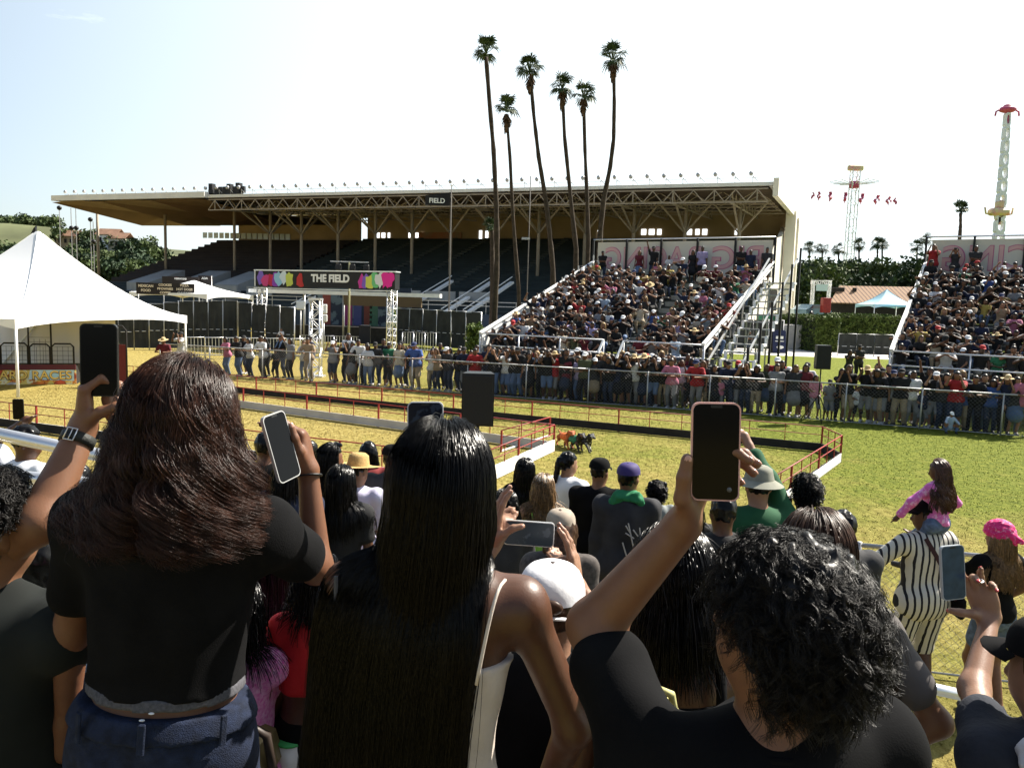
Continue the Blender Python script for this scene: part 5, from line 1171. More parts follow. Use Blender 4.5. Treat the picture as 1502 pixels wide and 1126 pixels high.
def outer_stair(B):
    L = lambda u, v, z: B.A+B.e*u+B.d*v+V(0, 0, z); t = thing('outer_staircase', 'open metal staircase with white zigzag stringer on the right side of middle bleacher', 'staircase', L(B.w+.2, 0, 0)); o = t.location; o = V(o[0], o[1], o[2]); n = 16
    for u in (B.w+.15, B.w+1.35):
        m = MB()
        for k in range(n):
            v0, z0 = -.8+k*.62, .1+k*.28; m.bar(L(u, v0, z0)-o, L(u, v0, z0+.28)-o, .1); m.bar(L(u, v0, z0+.28)-o, L(u, v0+.62, z0+.28)-o, .1)
        m.build('stringer', M_white, t); m = MB(); m.bar(L(u, -.8, 1.2)-o, L(u, -.8+n*.62, 1.2+n*.28)-o, .06); m.build('hand_rail', M_alud, t)
    for k in range(n): m = MB(); m.box(L(B.w+.75, -.8+k*.62+.3, .1+k*.28+.28)-o, (1.1, .5, .05), (B.e, B.d, V(0, 0, 1))); m.build('tread', M_plank, t)
    for k in range(6): m = MB(); v = .2+k*1.8; m.box(L(B.w+1.45, v, (.4+v*.45+1.6)/2)-o, (.08, .08, .4+v*.45+1.6), (B.e, B.d, V(0, 0, 1))); m.build('post', M_black, t)
outer_stair(B1)
# ---------------------------------------------------------------- who sits where
seats = []
def fill(B, name, u_max, skip):
    for k in range(B.rows):
        u = .3; i = 0
        while u < u_max:
            inside = B.aisle[0]-.05 < u < B.aisle[1]+.05 and random.random() > .12
            if not inside and random.random() > (skip if k < B.rows-1 else .6):
                p = B.A+B.e*(u+random.uniform(-.06, .06))+B.d*(k*B.dep+.62)+V(0, 0, B.z0+k*B.rise+.47); seats.append([np.linalg.norm(p-CAM), B, name, k, i, p]); i += 1
            u += .455
    return
fill(B1, 'middle bleacher', B1.w-.15, .06); fill(B2, 'right bleacher', 6.2, .06)
seats.sort(key=lambda q: q[0])
MAXI = 112
rest = []
def rot_of(B): return math.atan2(-B.d[1], -B.d[0])-math.pi/2
used_labels = set()
for n, (dist, B, nm, k, i, p) in enumerate(seats):
    pr = SI[random.choices(list(SI), [20, 20, 17, 12, 17, 7, 7])[0]]; sh = pick(SW); hd = pick(HW)
    fem = pr['sk']['fem']
    if fem and hd == 'short dark hair': hd = 'long dark hair'
    pa = random.choice(list(PANT)[:4]) if random.random() < .8 else 'khaki shorts'
    sk_ = random.choices(range(4), [3, 5, 4, 1.5])[0]; sc = random.choice([.78, .9, .95, 1, 1, 1.03, 1.08])*random.uniform(.97, 1.03); rz = rot_of(B)+random.uniform(-.5, .5)
    if n < MAXI:
        lab = 'seated person, %s shirt, %s, %s from left, %s row of %s' % (sh, hd, ordw(i), ordw(k), nm)
        person(pr, p, rz, sc, sh, pa, hd, sk_, lab, 'spectators seated in the '+nm)
    else: rest.append((pr, p, rz, sc, sh, pa, hd, sk_))
# standing people on the top decks and special figures
def on_deck(B, u, pose, sh, pa, hd, skin, label, sc=1., v=None):
    p = B.A+B.e*u+B.d*(B.D+.6 if v is None else v)+V(0, 0, B.zt if v is None else B.z0+v/B.dep*B.rise); person(ST[pose], p, rot_of(B)+random.uniform(-.2, .2), sc, sh, pa, hd, skin, label, None)
for u, pose, sh, pa, hd, sk_, lab, sc in (
  (.75, 'cross', 'black', 'dark jeans', 'black cap', 2, 'person in black tee and cap standing alone at the left end of the banner', .9), (2.75, 'hang_f', 'maroon', 'blue jeans', 'long brown hair', 1, 'woman with long hair and hand on hip before the banner, third standing from left', 1),
  (3.5, 'raise', 'black', 'dark jeans', 'black cap', 3, 'person in black with one arm raised high before the pink banner', 1.05), (4.3, 'child', 'white', 'dark jeans', 'short dark hair', 2, 'child in white football shirt standing before the banner', 1.2),
  (5.5, 'hang_f', 'black', 'black trousers', 'long dark hair', 2, 'woman in black clothes standing at the banner post by the aisle', 1), (5.95, 'hang', 'lavender', 'black trousers', 'short dark hair', 3, 'tall person in pale lilac tee and black trousers at the top of the aisle', 1.05),
  (7.8, 'cross', 'black', 'blue jeans', 'short dark hair', 3, 'broad person in black tee and jeans standing near the banner right end', 1.0), (8.25, 'hang', 'navy', 'black trousers', 'short dark hair', 3, 'person in dark blue printed tee standing beside the broad person in black', .93), (9.0, 'hang', 'charcoal', 'dark jeans', 'short dark hair', 2, 'person in dark grey standing in the top right corner of middle bleacher', 1.0)):
    on_deck(B1, u, pose, sh, pa, hd, sk_, lab, sc)
for u, pose, sh, pa, hd, sk_, lab, sc in ((.35, 'phone_m', 'red', 'dark jeans', 'short dark hair', 1, 'person in red tee standing at the top left corner of the right bleacher', 1.05), (1.2, 'phone', 'charcoal', 'dark jeans', 'bushy hair', 1, 'person with bushy hair holding a phone at the top of right bleacher', 1.0), (1.95, 'cross', 'charcoal', 'black trousers', 'short dark hair', 2, 'person in dark shirt with folded arms before the right hand banner', 1.0), (4.3, 'hang', 'black', 'dark jeans', 'bushy hair', 2, 'person in dark hooded top standing before the right hand banner', .9)):
    on_deck(B2, u, pose, sh, pa, hd, sk_, lab, sc)
# ---------------------------------------------------------------- the rest of the seated crowd as one mass
def arr(me):
    v = np.empty(len(me.vertices)*3, np.float32); me.vertices.foreach_get('co', v); q = [tuple(p.vertices) for p in me.polygons]; return v.reshape(-1, 3), np.array(q)
ACH = {}
def carr(me):
    if me.name not in ACH: ACH[me.name] = arr(me)
    return ACH[me.name]
mlist = []; mid = {}
def mix(m):
    if m.name not in mid: mid[m.name] = len(mlist); mlist.append(m)
    return mid[m.name]
VS, QS, MI = [], [], []; nv = 0
for pr, p, rz, sc, sh, pa, hd, sk_ in rest:
    st, hm_ = hair_of(hd, pr['sk']['fem']); c, s_ = math.cos(rz), math.sin(rz); RM = np.array([[c, s_, 0], [-s_, c, 0], [0, 0, 1]])*sc
    lst = [(pr['body'], SKIN[sk_]), (pr['shirt'], SHM[sh]), (pr['pants'], PAM[pa]), (pr['hair'][st], hm_)]
    if st in ('cap', 'hat'): lst.append((pr['hair']['long' if pr['sk']['fem'] else 'short'], HAIR[0]))
    for me, m_ in lst:
        v, q = carr(me)
        if q.ndim != 2: continue
        VS.append(v@RM+p); QS.append(q+nv); MI.append(np.full(len(q), mix(m_))); nv += len(v)
if rest:
    o = kind(link('crowd', npmesh('crowd', np.concatenate(VS), np.concatenate(QS), mats=mlist, mi=np.concatenate(MI))), 'stuff'); o['label'] = 'dense crowd seated in the upper rows of both bleachers'
# ---------------------------------------------------------------- people along the fence
def fence_pt(x, back):
    best = None                                # the point of the fence line under pixel column x, then stepped back
    for i in range(len(FENCE)-1):
        a, b = FENCE[i], FENCE[i+1]
        ua = a[0]/(a[1]*_f[1]+.1), b[0]/(b[1]*_f[1]+.1)
        for t in np.linspace(0, 1, 60):
            p = a+(b-a)*t; dd = p-CAM; px = CX+FPX*(dd@_r)/(dd@_f)
            if best is None or abs(px-x) < best[0]: best = (abs(px-x), p, unit(b-a))
    _, p, d = best; n = V(-d[1], d[0], 0); return p+n*back, math.atan2(-n[1], -n[0])-math.pi/2
FP = []
def fp(x, back, pose, sh, pa, hd, sk_, sc=1., wid=1., note=None): FP.append((x, back, pose, sh, pa, hd, sk_, sc, wid, note))
fp(322, .5, 'lean_f', 'pink', 'denim shorts', 'long dark hair', 1); fp(340, .45, 'lean', 'black', 'blue jeans', 'short dark hair', 2, .98); fp(356, .5, 'lean_f', 'white', 'dark jeans', 'long dark hair', 1); fp(376, .4, 'lean', 'white', 'black trousers', 'short dark hair', 2, 1.02); fp(392, .9, 'cross', 'black', 'dark jeans', 'short dark hair', 1, 1.0, 1.05, 'man in black carrying a child on his shoulders')
fp(415, .6, 'raise', 'grey', 'black trousers', 'long dark hair', 1, .98); fp(424, .9, 'lean_f', 'white', 'denim shorts', 'long brown hair', 0); fp(438, .55, 'lean', 'tan', 'khaki shorts', 'short dark hair', 1, 1.03); fp(402, .25, 'child', 'black', 'black trousers', 'short dark hair', 2, 1.1)
fp(480, .5, 'phone_m', 'grey', 'dark jeans', 'white cap', 1, .95); fp(483, 1.3, 'cross', 'white', 'dark jeans', 'short dark hair', 2, 1.12); fp(494, .8, 'phone', 'black', 'black trousers', 'long dark hair', 1); fp(505, .5, 'hang_f', 'black', 'grey trousers', 'long dark hair', 2, 1.05); fp(517, .6, 'lean', 'white', 'black trousers', 'short dark hair', 2, 1.05); fp(529, .5, 'lean_f', 'white', 'denim shorts', 'long dark hair', 2); fp(541, .7, 'lean', 'charcoal', 'dark jeans', 'black cap', 3); fp(549, .9, 'hang', 'green', 'dark jeans', 'black cap', 2)
fp(561, .4, 'child', 'black', 'black trousers', 'short dark hair', 2, 1.15); fp(575, .5, 'hang_f', 'cream', 'denim shorts', 'long dark hair', 1, 1.08); fp(583, .9, 'phone', 'black', 'dark jeans', 'long dark hair', 1); fp(603, .5, 'lean', 'blue', 'khaki shorts', 'navy cap', 1, 1.05, 1.15); fp(614, 1.1, 'lean_f', 'white', 'dark jeans', 'long dark hair', 1); fp(622, .5, 'phone', 'white', 'khaki shorts', 'long dark hair', 1, .95); fp(634, .5, 'lean_f', 'tan', 'dark jeans', 'long brown hair', 0); fp(649, .5, 'lean', 'charcoal', 'dark jeans', 'white cap', 1, .98); fp(660, 1.0, 'hang', 'black', 'dark jeans', 'short dark hair', 2); fp(673, .5, 'lean', 'navy', 'grey trousers', 'black cap', 2); fp(684, 1.0, 'hang', 'charcoal', 'dark jeans', 'short dark hair', 1, 1.04)
rr = random.Random(21)
for x, b_, po, sh, pa, hd, sk_ in ((331, 1.2, 'hang', 'black', 'dark jeans', 'black cap', 2), (366, 1.1, 'lean_f', 'charcoal', 'black trousers', 'long dark hair', 1), (430, 1.3, 'cross', 'navy', 'dark jeans', 'short dark hair', 2), (473, 1.0, 'hang', 'black', 'black trousers', 'short dark hair', 1), (512, 1.2, 'phone', 'black', 'dark jeans', 'long dark hair', 1), (535, 1.3, 'cross', 'black', 'dark jeans', 'short dark hair', 2), (569, 1.2, 'lean', 'black', 'dark jeans', 'black cap', 2), (592, 1.0, 'hang_f', 'maroon', 'dark jeans', 'long dark hair', 1), (628, 1.2, 'cross', 'black', 'black trousers', 'short dark hair', 3), (642, 1.1, 'phone', 'charcoal', 'dark jeans', 'long dark hair', 1), (668, .6, 'lean', 'black', 'dark jeans', 'short dark hair', 2), (681, .5, 'lean_f', 'black', 'blue jeans', 'long dark hair', 1)): fp(x, b_, po, sh, pa, hd, sk_, rr.uniform(.96, 1.05))
poses = ['lean', 'lean_f', 'phone', 'phone_m', 'cross', 'hang', 'hang_f', 'raise']; pw = [22, 16, 16, 9, 12, 8, 8, 3]
for x0, x1, step, back, dens in ((694, 1042, 11.5, .45, .97), (700, 1040, 12, 1.1, .9), (706, 1036, 13, 1.75, .72), (1052, 1165, 13, .5, .9), (1060, 1160, 15, 1.1, .6), (1215, 1290, 14, .5, .9), (1290, 1500, 15, .5, .95), (1284, 1500, 17, 1.15, .75)):
    x = x0
    while x < x1:
        if rr.random() < dens:
            po = rr.choices(poses, pw)[0]; sh = rr.choices(list(SW), [v*(.45 if k_ in ('white', 'cream', 'tan', 'yellow') else 1) for k_, v in SW.items()])[0]; hd = rr.choices(list(HW), list(HW.values()))[0]
            if back < .7 and x > 1000 and rr.random() < .06: po = 'child'
            if back > 1.6 and po == 'lean': po = 'cross'
            if ST[po]['sk']['fem'] and hd == 'short dark hair': hd = 'long dark hair'
            fp(x+rr.uniform(-3, 3), back+rr.uniform(-.12, .15), po, sh, rr.choice(['dark jeans', 'blue jeans', 'black trousers', 'black trousers', 'grey trousers', 'khaki shorts']), hd, rr.choices(range(4), [3, 5, 4, 1])[0], rr.uniform(.95, 1.06), rr.uniform(.98, 1.12))
        x += step*rr.uniform(.85, 1.15)
fp(1190, .45, 'child', 'pink', 'grey trousers', 'long dark hair', 1, 1.25); fp(1176, .5, 'hang_f', 'maroon', 'black trousers', 'long dark hair', 1, 1.08); fp(1178, 1.2, 'lean', 'white', 'dark jeans', 'black cap', 1, 1.02); fp(1213, .4, 'child', 'grey', 'grey trousers', 'black cap', 2, 1.15)
FP.sort(key=lambda q: q[0])
for i, (x, back, po, sh, pa, hd, sk_, sc, wid, note) in enumerate(FP):
    p, rz = fence_pt(x, back)
    lab = note or '%s in %s, %s, %s, %s from left along the fence' % ('child' if po == 'child' else 'person', sh, hd, {'leaning on the fence': 'leaning on rail', 'holding a phone up': 'phone raised', 'small child standing': 'standing'}.get(ST[po]['action'], ST[po]['action']), ordw(i))
    person(ST[po], p, rz+rr.uniform(-.35, .35), sc, sh, pa, hd, sk_, lab, 'people standing along the fence', wid)
# people set apart from the line
def loose(x, y, pose, sh, pa, hd, sk_, label, sc=1, face=0., z=0): p = gnd(x, y); person(ST[pose], (p[0], p[1], z), math.pi+face, sc, sh, pa, hd, sk_, label, None)
loose(267, 545, 'phone_m', 'white', 'grey trousers', 'black cap', 2, 'person in white shirt and black cap standing at the tent corner leg', .98, -.5)
loose(243, 556, 'lean', 'maroon', 'dark jeans', 'tan hat', 2, 'person in dark red with straw hat beside the tent near the fence end', .95)
loose(1257, 560, 'cross', 'charcoal', 'black trousers', 'black cap', 2, 'person in dark uniform and cap standing back behind the fence crowd', 1.05); loose(1243, 566, 'phone', 'charcoal', 'blue jeans', 'long dark hair', 2, 'woman raising phone to face behind the crowd beside the uniformed person', 1.02)
loose(1072, 520, 'hang', 'black', 'dark jeans', 'black cap', 3, 'dark dressed person at the foot of the outer staircase, left of a pair', 1, .4); loose(1098, 518, 'cross', 'charcoal', 'dark jeans', 'short dark hair', 2, 'dark dressed person at the foot of the outer staircase, right of a pair')
# child on a man's shoulders; toddler squatting by the fence
CK = proto('sitting', sit(H=1.0, lean=.05, hands=((-.1, .2, .2), (.1, .2, .2)), shw=.15), 1.9, .6)
p, rz = fence_pt(392, .9); q = p+V(0, 0.05, 1.5); person(CK, q, rz, .95, 'white', 'denim shorts', 'short dark hair', 1, 'small child in white riding on the shoulders of a man in black', None)
p, rz = fence_pt(1383, .25); TD = proto('squatting', skeleton(H=1.0, hipz=.18, lean=.25, hands=((-.2, .28, .25), (.2, .3, .3)), feet=((-.14, .16, 0), (.14, .16, 0)), knees=((-.6, .6, 1), (.6, .6, 1)), shw=.15, fat=1.2), 1.9, 1.5)
person(TD, p+V(-.1, -.55, 0), rz+.4, 1.0, 'pale blue', 'blue jeans', 'white cap', 1, 'toddler in pale blue with white hat squatting at the fence foot', None)
# ---------------------------------------------------------------- near people: hair, hands, phones
def hairmat(n, c, rough=.34, spec=.55, vary=.45, scale=60): return mat(n, c, rough, spec, vary=vary, scale=scale)
def push(P, cols):
    for c, r, ax in cols:
        q = (P-c)@ax.T; k = np.linalg.norm(q/r, axis=-1); ins = k < 1
        q = np.where(ins[..., None], q/np.maximum(k, 1e-6)[..., None], q); P = np.where(ins[..., None], q@ax+c, P)
    return P
def scalp(s, N, rg, back=.18, low=-.35, low_back=-.75):
    """roots on the head ellipsoid behind the hairline; returns points, normals"""
    k = s['k']; out = []
    while len(out) < N:
        v = rg.normal(size=3); v /= np.linalg.norm(v)      # (right, forward, up)
        if v[1] > back+.55*max(0, v[2]): continue
        if v[2] < (low if v[1] > -.1 else low_back): continue
        out.append(v)
    L = np.array(out); ax = np.array([s['hr'], s['hf'], s['hu']]); rad = V(.079, .099, .099)*k; c = s['hc']+s['hu']*.025*k-s['hf']*.013*k
    n = L/rad; n /= np.linalg.norm(n, axis=1)[:, None]
    return c+(L*rad)@ax, n@ax, L, (c, rad, ax)
def long_hair(s, N, L0, L1, cols, rg, amp=.0, freq=40., clump=60, vol=.02, M_=26, grav=.55, part=0., back=.2, drift=(0, 0, 0), start=.25, flare=.0, lim=None, zend=None):
    R_, n, loc, (c, rad, ax) = scalp(s, N, rg, back); k = s['k']
    vo = rg.uniform(.002, vol, N)**1.0
    up_ = np.clip(loc[:, 2], 0, 1); sg = np.tanh((loc[:, 0]-part)*6)
    away = np.stack([sg*(.55*up_+.05), -.8*up_, -.75*(1-up_)-.08], 1)@ax
    d = away-n*np.sum(away*n, 1)[:, None]; d /= np.linalg.norm(d, axis=1)[:, None]; d = d+n*.1; d /= np.linalg.norm(d, axis=1)[:, None]
    Ln = rg.uniform(L0, L1, N)
    if zend: Ln = np.maximum(.06, R_[:, 2]-c[2]+rg.uniform(zend[0], zend[1], N)+.035*np.clip(loc[:, 2], 0, 1))
    st = (Ln/(M_-1))[:, None]; P = R_.copy(); out = [P.copy()]
    g = np.array([0, 0, -1.])+np.array(drift)
    hx = [(c, rad+vo_, ax) for vo_ in (0,)]
    for i in range(M_-1):
        qn = (P-c)@ax.T; kn = np.linalg.norm(qn/rad, axis=1); nn = (qn/rad**2)@ax; nn /= np.maximum(1e-9, np.linalg.norm(nn, axis=1))[:, None]
        near = np.clip((2.1-kn)/.7, 0, 1)[:, None]; d = d+g*grav*(st/.02)*.5+rg.normal(0, .025, (N, 3)); d = d-nn*np.maximum(0, np.sum(d*nn, 1))[:, None]*.95*near*np.clip((qn[:, 2:3]+.035)/.07, 0, 1); d /= np.linalg.norm(d, axis=1)[:, None]; P = P+d*st
        q = (P-c)@ax.T; rr = rad+vo[:, None]; kk = np.linalg.norm(q/rr, axis=1); ins = kk < 1; q = np.where(ins[:, None], q/np.maximum(kk, 1e-6)[:, None], q); P2 = q@ax+c
        for cc, cr, ca in cols:
            q = (P2-cc)@ca.T; rr = cr+vo[:, None]; kk = np.linalg.norm(q/rr, axis=1); ins = kk < 1; q = np.where(ins[:, None], q/np.maximum(kk, 1e-6)[:, None], q); P2 = q@ca+cc
        if lim:
            r_ = (P2-c)@s['rt']; low = np.clip((c[2]-.1*k-P2[:, 2])/.08, 0, 1); ov = np.where(r_ > lim[1], r_-lim[1], np.where(r_ < lim[0], r_-lim[0], 0)); P2 = P2-(ov*.8*low)[:, None]*s['rt']
        d = (P2-out[-1]); d /= np.maximum(1e-6, np.linalg.norm(d, axis=1))[:, None]; P = P2; out.append(P.copy())
    P = np.stack(out, 1); fly = rg.random(N) < .03; P = P+(fly[:, None]*np.linspace(0, 1, M_)[None]**1.4)[..., None]*rg.normal(0, .022, (N, 1, 3))
    if amp:
        # strands share the phase of the lock they grow in
        lc = rg.integers(0, N, clump); D = np.linalg.norm(R_[:, None]-R_[lc][None], axis=2); cid = D.argmin(1); ph = rg.uniform(0, 6.28, clump)[cid]+rg.normal(0, .22, N); fq = (freq*rg.uniform(.75, 1.3, clump))[cid]
        t = np.linspace(0, 1, M_); ss = Ln[:, None]*t[None]; a = amp*np.clip((t-start)/.5, 0, 1)[None]*(rg.uniform(.6, 1.3, clump)[cid])[:, None]
        ctr = np.stack([P[cid == j].mean(0) if (cid == j).any() else np.zeros((M_, 3)) for j in range(clump)])[cid]
        w = (.6*np.clip((t-start)/.6, 0, 1))[None, :, None]; P = P*(1-w)+ctr*w+rg.normal(0, .004, (N, 1, 3))*w
        P = P+(a*np.cos(ss*fq[:, None]+ph[:, None]))[..., None]*s['hr']+(a*.8*np.sin(ss*fq[:, None]+ph[:, None]))[..., None]*s['hf']+(flare*t[None]**1.5)[..., None]*np.sign((P-c)@s['hr'])[..., None]*s['hr']
    return P
def curly_hair(s, N, rg, ln=(.05, .09), rad=.009, turns=2.4, per=5, M_=20, grow=.0, back=.25, low=-.35, low_back=-.8, grav=.35, ear=False):
    R_, n, loc, (c, rd, ax) = scalp(s, N, rg, back, low, low_back); out = []
    t = np.linspace(0, 1, M_)
    if ear:
        kp = ~((np.abs(loc[:, 0]) > .78) & (loc[:, 2] < .02) & (loc[:, 1] > -.3)); R_, n, loc = R_[kp], n[kp], loc[kp]; N = len(R_)
    A = n+rg.normal(0, .35, (N, 3))-np.array([0, 0, grav]); A /= np.linalg.norm(A, axis=1)[:, None]
    U = np.cross(A, rg.normal(size=(N, 3))); U /= np.linalg.norm(U, axis=1)[:, None]; W_ = np.cross(A, U)
    L = rg.uniform(*ln, N); rr = rad*rg.uniform(.6, 1.4, N); tn = turns*rg.uniform(.6, 1.3, N)*rg.choice([-1, 1], N)
    for j in range(per):
        ph = rg.normal(0, .4, N); of = rg.normal(0, .0022, (N, 3)); r1 = rr*rg.uniform(.8, 1.2, N); base = R_+n*grow
        an = tn[:, None]*2*np.pi*t[None]+ph[:, None]; rt = r1[:, None]*np.minimum(1, t*3)[None]
        sag = (np.array([0, 0, -1.])[None, None]*(t**2)[None, :, None]*(L*.45)[:, None, None])
        P = base[:, None]+of[:, None]+A[:, None]*(L[:, None]*t[None]*.75)[..., None]+U[:, None]*(rt*np.cos(an))[..., None]+W_[:, None]*(rt*np.sin(an))[..., None]+sag
        out.append(P)
    return np.concatenate(out)
def hair_obj(parent, org, base, P, rad, mat_, name='hair', sides=3):
    v, q = strands_mesh(name, P-org, rad, None, sides=sides)
    if base is not None: v, q = join_np([(base[0]-org, base[1]), (v, q)])
    return link(name, npmesh(name, v, q, mats=[mat_]), parent)
def hand_prims(W_, fd, pn, th, curl=((.3, .4, .3),)*4, spread=.0, thumb=None, sc=1.0):
    """wrist, finger direction, palm normal, thumb side -> five jointed fingers on a palm"""
    W_ = V(W_); fd = unit(fd); pn = unit(V(pn)-fd*(V(pn)@fd)); th = unit(V(th)-fd*(V(th)@fd)-pn*(V(th)@pn)); P = []
    P.append(ell(W_+fd*.05*sc+pn*.004, V(.036, .045, .016)*sc, np.array([th, fd, pn]), .014))
    tips = []
    for j in range(4):
        K = W_+(fd*(.088, .09, .085, .077)[j]+th*(.029, .009, -.011, -.029)[j])*sc
        P.append(cone(W_+(fd*.008+th*(.014, .005, -.006, -.015)[j])*sc, K, .0145*sc, .0115*sc, .012))
        a = 0; p = K; sp = th*(spread*(1, .3, -.4, -1.1)[j]); ls = (1, 1.1, 1.03, .8)[j]; r = (.0098, .0101, .0095, .0084)[j]*sc
        for i, (l, rr) in enumerate(((.043, 1), (.027, .9), (.022, .78))):
            a += curl[j][i]; d = unit((fd+sp)*math.cos(a)+pn*math.sin(a)); bk = -unit(pn*math.cos(a)-fd*math.sin(a)); e = p+d*l*ls*sc; P.append(cone(p, e, r*rr*1.03, r*rr*.9, .006)); p = e
        tips.append((p, d, r*.75, bk))
    T = thumb or (th*.8+fd*.55+pn*.25, fd*.85+th*.35+pn*.15, fd*.9+th*.2)
    p = W_+(fd*.018+th*.018+pn*.006)*sc; r = (.0165, .0125, .0108, .009)
    for i, l in enumerate((.046, .034, .028)): d = unit(T[i]); e = p+d*l*sc; P.append(cone(p, e, r[i]*sc, r[i+1]*sc, .013 if i == 0 else .006)); p = e
    td = unit(T[2]); bk = unit(th-pn*.9); tips.append((p, td, .0088*sc, unit(bk-td*(bk@td))))
    return P, tips
def phone(label, c, wx, hy, w=.073, h=.15, th=.009, case=None, screen=None, parts=None, back=None, cam_dot=False):
    """slab phone: wx along its width, hy along its height, screen facing wx x hy"""
    wx, hy = unit(wx), unit(V(hy)-unit(wx)*(V(hy)@unit(wx))); n = np.cross(wx, hy); t = thing('phone', label, 'phone', c)
    def rr(w_, h_, r, z0, z1):
        pts = []
        for cx_, cy_, a0 in ((w_/2-r, h_/2-r, 0), (-w_/2+r, h_/2-r, 90), (-w_/2+r, -h_/2+r, 180), (w_/2-r, -h_/2+r, 270)):
            for q in range(6): a = R(a0+q*18); pts.append((cx_+r*math.cos(a), cy_+r*math.sin(a)))
        return [wx*x+hy*y+n*z0 for x, y in pts], n*(z1-z0)
    m = MB(); pl, e = rr(w, h, .012, -th/2, th/2); m.prism(pl, e); m.build('body', case or M_blackp, t)
    m = MB(); pl, e = rr(w-.005, h-.005, .0105, th/2, th/2+.0006); m.prism(pl, e); sc = m.build('screen', screen or M_screenoff, t)
    m = MB(); m.prism([wx*(x*.009)+hy*(h/2-.006+y*.0022)+n*(th/2+.0008) for x, y in ((-1, -1), (1, -1), (1, 1), (-1, 1))], n*.0003); m.build('speaker_slot', M_blackp, sc)
    m = MB(); m.prism([wx*(x*.012-w*.22)+hy*(y*.014+h*.33)-n*(th/2) for x, y in ((-1, -1), (1, -1), (1, 1), (-1, 1))], -n*.003); m.build('camera_bump', M_blackp, t)
    if cam_dot: m = MB(); m.tube([wx*w*.29-hy*h*.38+n*(th/2+.0005), wx*w*.29-hy*h*.38+n*(th/2+.0012)], .004, 12); m.build('screen_button', mat('grey_button', (.12, .12, .12), .4), sc)
    return t
M_screenoff = mat('dark_phone_screen', (.003, .003, .0035), .12, spec=.12)
def local(o_): return V(o_.location)
def tors_cols(s, d=.02):
    k = s['k']; ax = np.array([s['rt'], s['fw'], s['up']]); hp, up, fw = s['hip'], s['up'], s['fw']
    return [(hp+up*.36*k, V(.168+d, .112+d, .2+d)*k, ax), (hp+up*.17*k, V(.15+d, .105+d, .18+d)*k, ax), (hp+up*.46*k, V(.2+d, .075+d, .07+d)*k, ax), (hp, V(.17+d, .125+d, .14+d)*k, ax)]
def wskel(hc, H, lean=.03, yaw=0, head=(0, 0), hands=None, poles=None, sit_=None, **kw):
    """skeleton whose head centre is put at the world point hc; hands are world points; returns skeleton in world space and its base"""
    hands_l = [(-.24, .06, .8), (.24, .06, .8)]; pl = poles or ((-.5, -1, -.4), (.5, -1, -.4))
    s0 = skeleton(H=H, lean=lean, yaw=yaw, head=head, **kw); off = V(hc)-s0['hc']
    hl = [(V(h)-off if h is not None else rotz(V(hands_l[i]), yaw)*H/1.72) for i, h in enumerate(hands or (None, None))]
    s = skeleton(H=H, lean=lean, yaw=yaw, head=head, hands=hl, poles=pl, **kw)
    for key in ('hip', 'chest', 'neck', 'hc'): s[key] = s[key]+off
    for key in ('sh', 'hj', 'el', 'wr', 'kn', 'an'): s[key] = [p+off for p in s[key]]
    return s, off
def put(name, vq, org, mats, parent): return link(name, npmesh(name, vq[0]-org, vq[1], mats=mats if isinstance(mats, list) else [mats]), parent)
def near_person(label, s, org, skin, parts_body, group=None, h=.009, fine=()):
    """one continuous skinned body (arms and hands at a finer grid), tagged as a person"""
    vq = [solid(parts_body, h)]+[solid(p, hh) for p, hh in fine]; v, q = join_np(vq) if len(vq) > 1 else vq[0]
    o = link('person', npmesh('person_body', v-org, q, mats=[skin])); o.location = tuple(map(float, org)); return tag(o, label, 'person', group)

def nails(o, org, tips, m_=None, long_=0., which=range(5), thumb_bk=None):
    for j in which:
        p, d, r, bk = tips[j]
        if j == 4 and thumb_bk is not None: bk = unit(V(thumb_bk)-d*(V(thumb_bk)@d))
        sd_ = np.cross(d, bk); m = MB(); m.ball(p-d*r*.15+d*long_*.5+bk*r*.62-org, (r*.74, r*.85+long_, r*.38), 10, 6, (sd_, d, bk)); m.build('nail', m_ or NAIL, o)
# ---------------------------------------------------------------- the spectators around the photographer
SK1 = mat('skin_warm_brown', (.14, .06, .031), .5, .35, vary=.08, scale=30, bump=.05, bscale=260, subs=.12)
SK2 = mat('skin_deep_brown', (.08, .033, .017), .42, .4, vary=.1, scale=30, bump=.05, bscale=260, subs=.08)
SK3 = mat('skin_tanned', (.18, .085, .046), .5, .35, vary=.08, scale=30, bump=.05, bscale=260, subs=.12)
SK4 = mat('skin_pale_tan', (.26, .14, .088), .5, .35, vary=.08, scale=30, bump=.1, bscale=220, subs=.12)
H_BLK = hairmat('glossy_black_hair', (.004, .0036, .0036), .26, .2, .3); H_CURL = hairmat('curly_black_hair', (.007, .0055, .0045), .4, .25, .5); H_BRN = hairmat('wavy_auburn_hair', (.037, .0145, .0085), .34, .28, .7, 35); H_BR2 = hairmat('brown_hair', (.045, .022, .013), .42, .22, .5); H_BLN = hairmat('dark_blond_hair', (.17, .1, .045), .4, .4, .5)
T_BLK = mat('black_rib_cotton', (.0065, .0065, .007), .95, .08, vary=.25, scale=14, bump=.2, bscale=420); T_BLK2 = mat('black_cotton', (.006, .006, .0065), .95, .08, vary=.2, scale=10, bump=.08, bscale=300)
T_GREY = mat('grey_marl', (.075, .075, .085), .95, vary=.3, scale=180); DENIM = mat('dark_denim', (.009, .015, .036), .9, vary=.45, scale=45, bump=.35, bscale=420); DENIM2 = mat('washed_denim', (.09, .13, .22), .9, vary=.4, scale=25, bump=.3, bscale=300)
T_CREAM = mat('cream_camisole', (.55, .48, .42), .75, vary=.06, scale=20, bump=.15, bscale=60); T_WHT = mat('white_cotton', (.74, .74, .76), .85, vary=.05, scale=8, bump=.25, bscale=28)
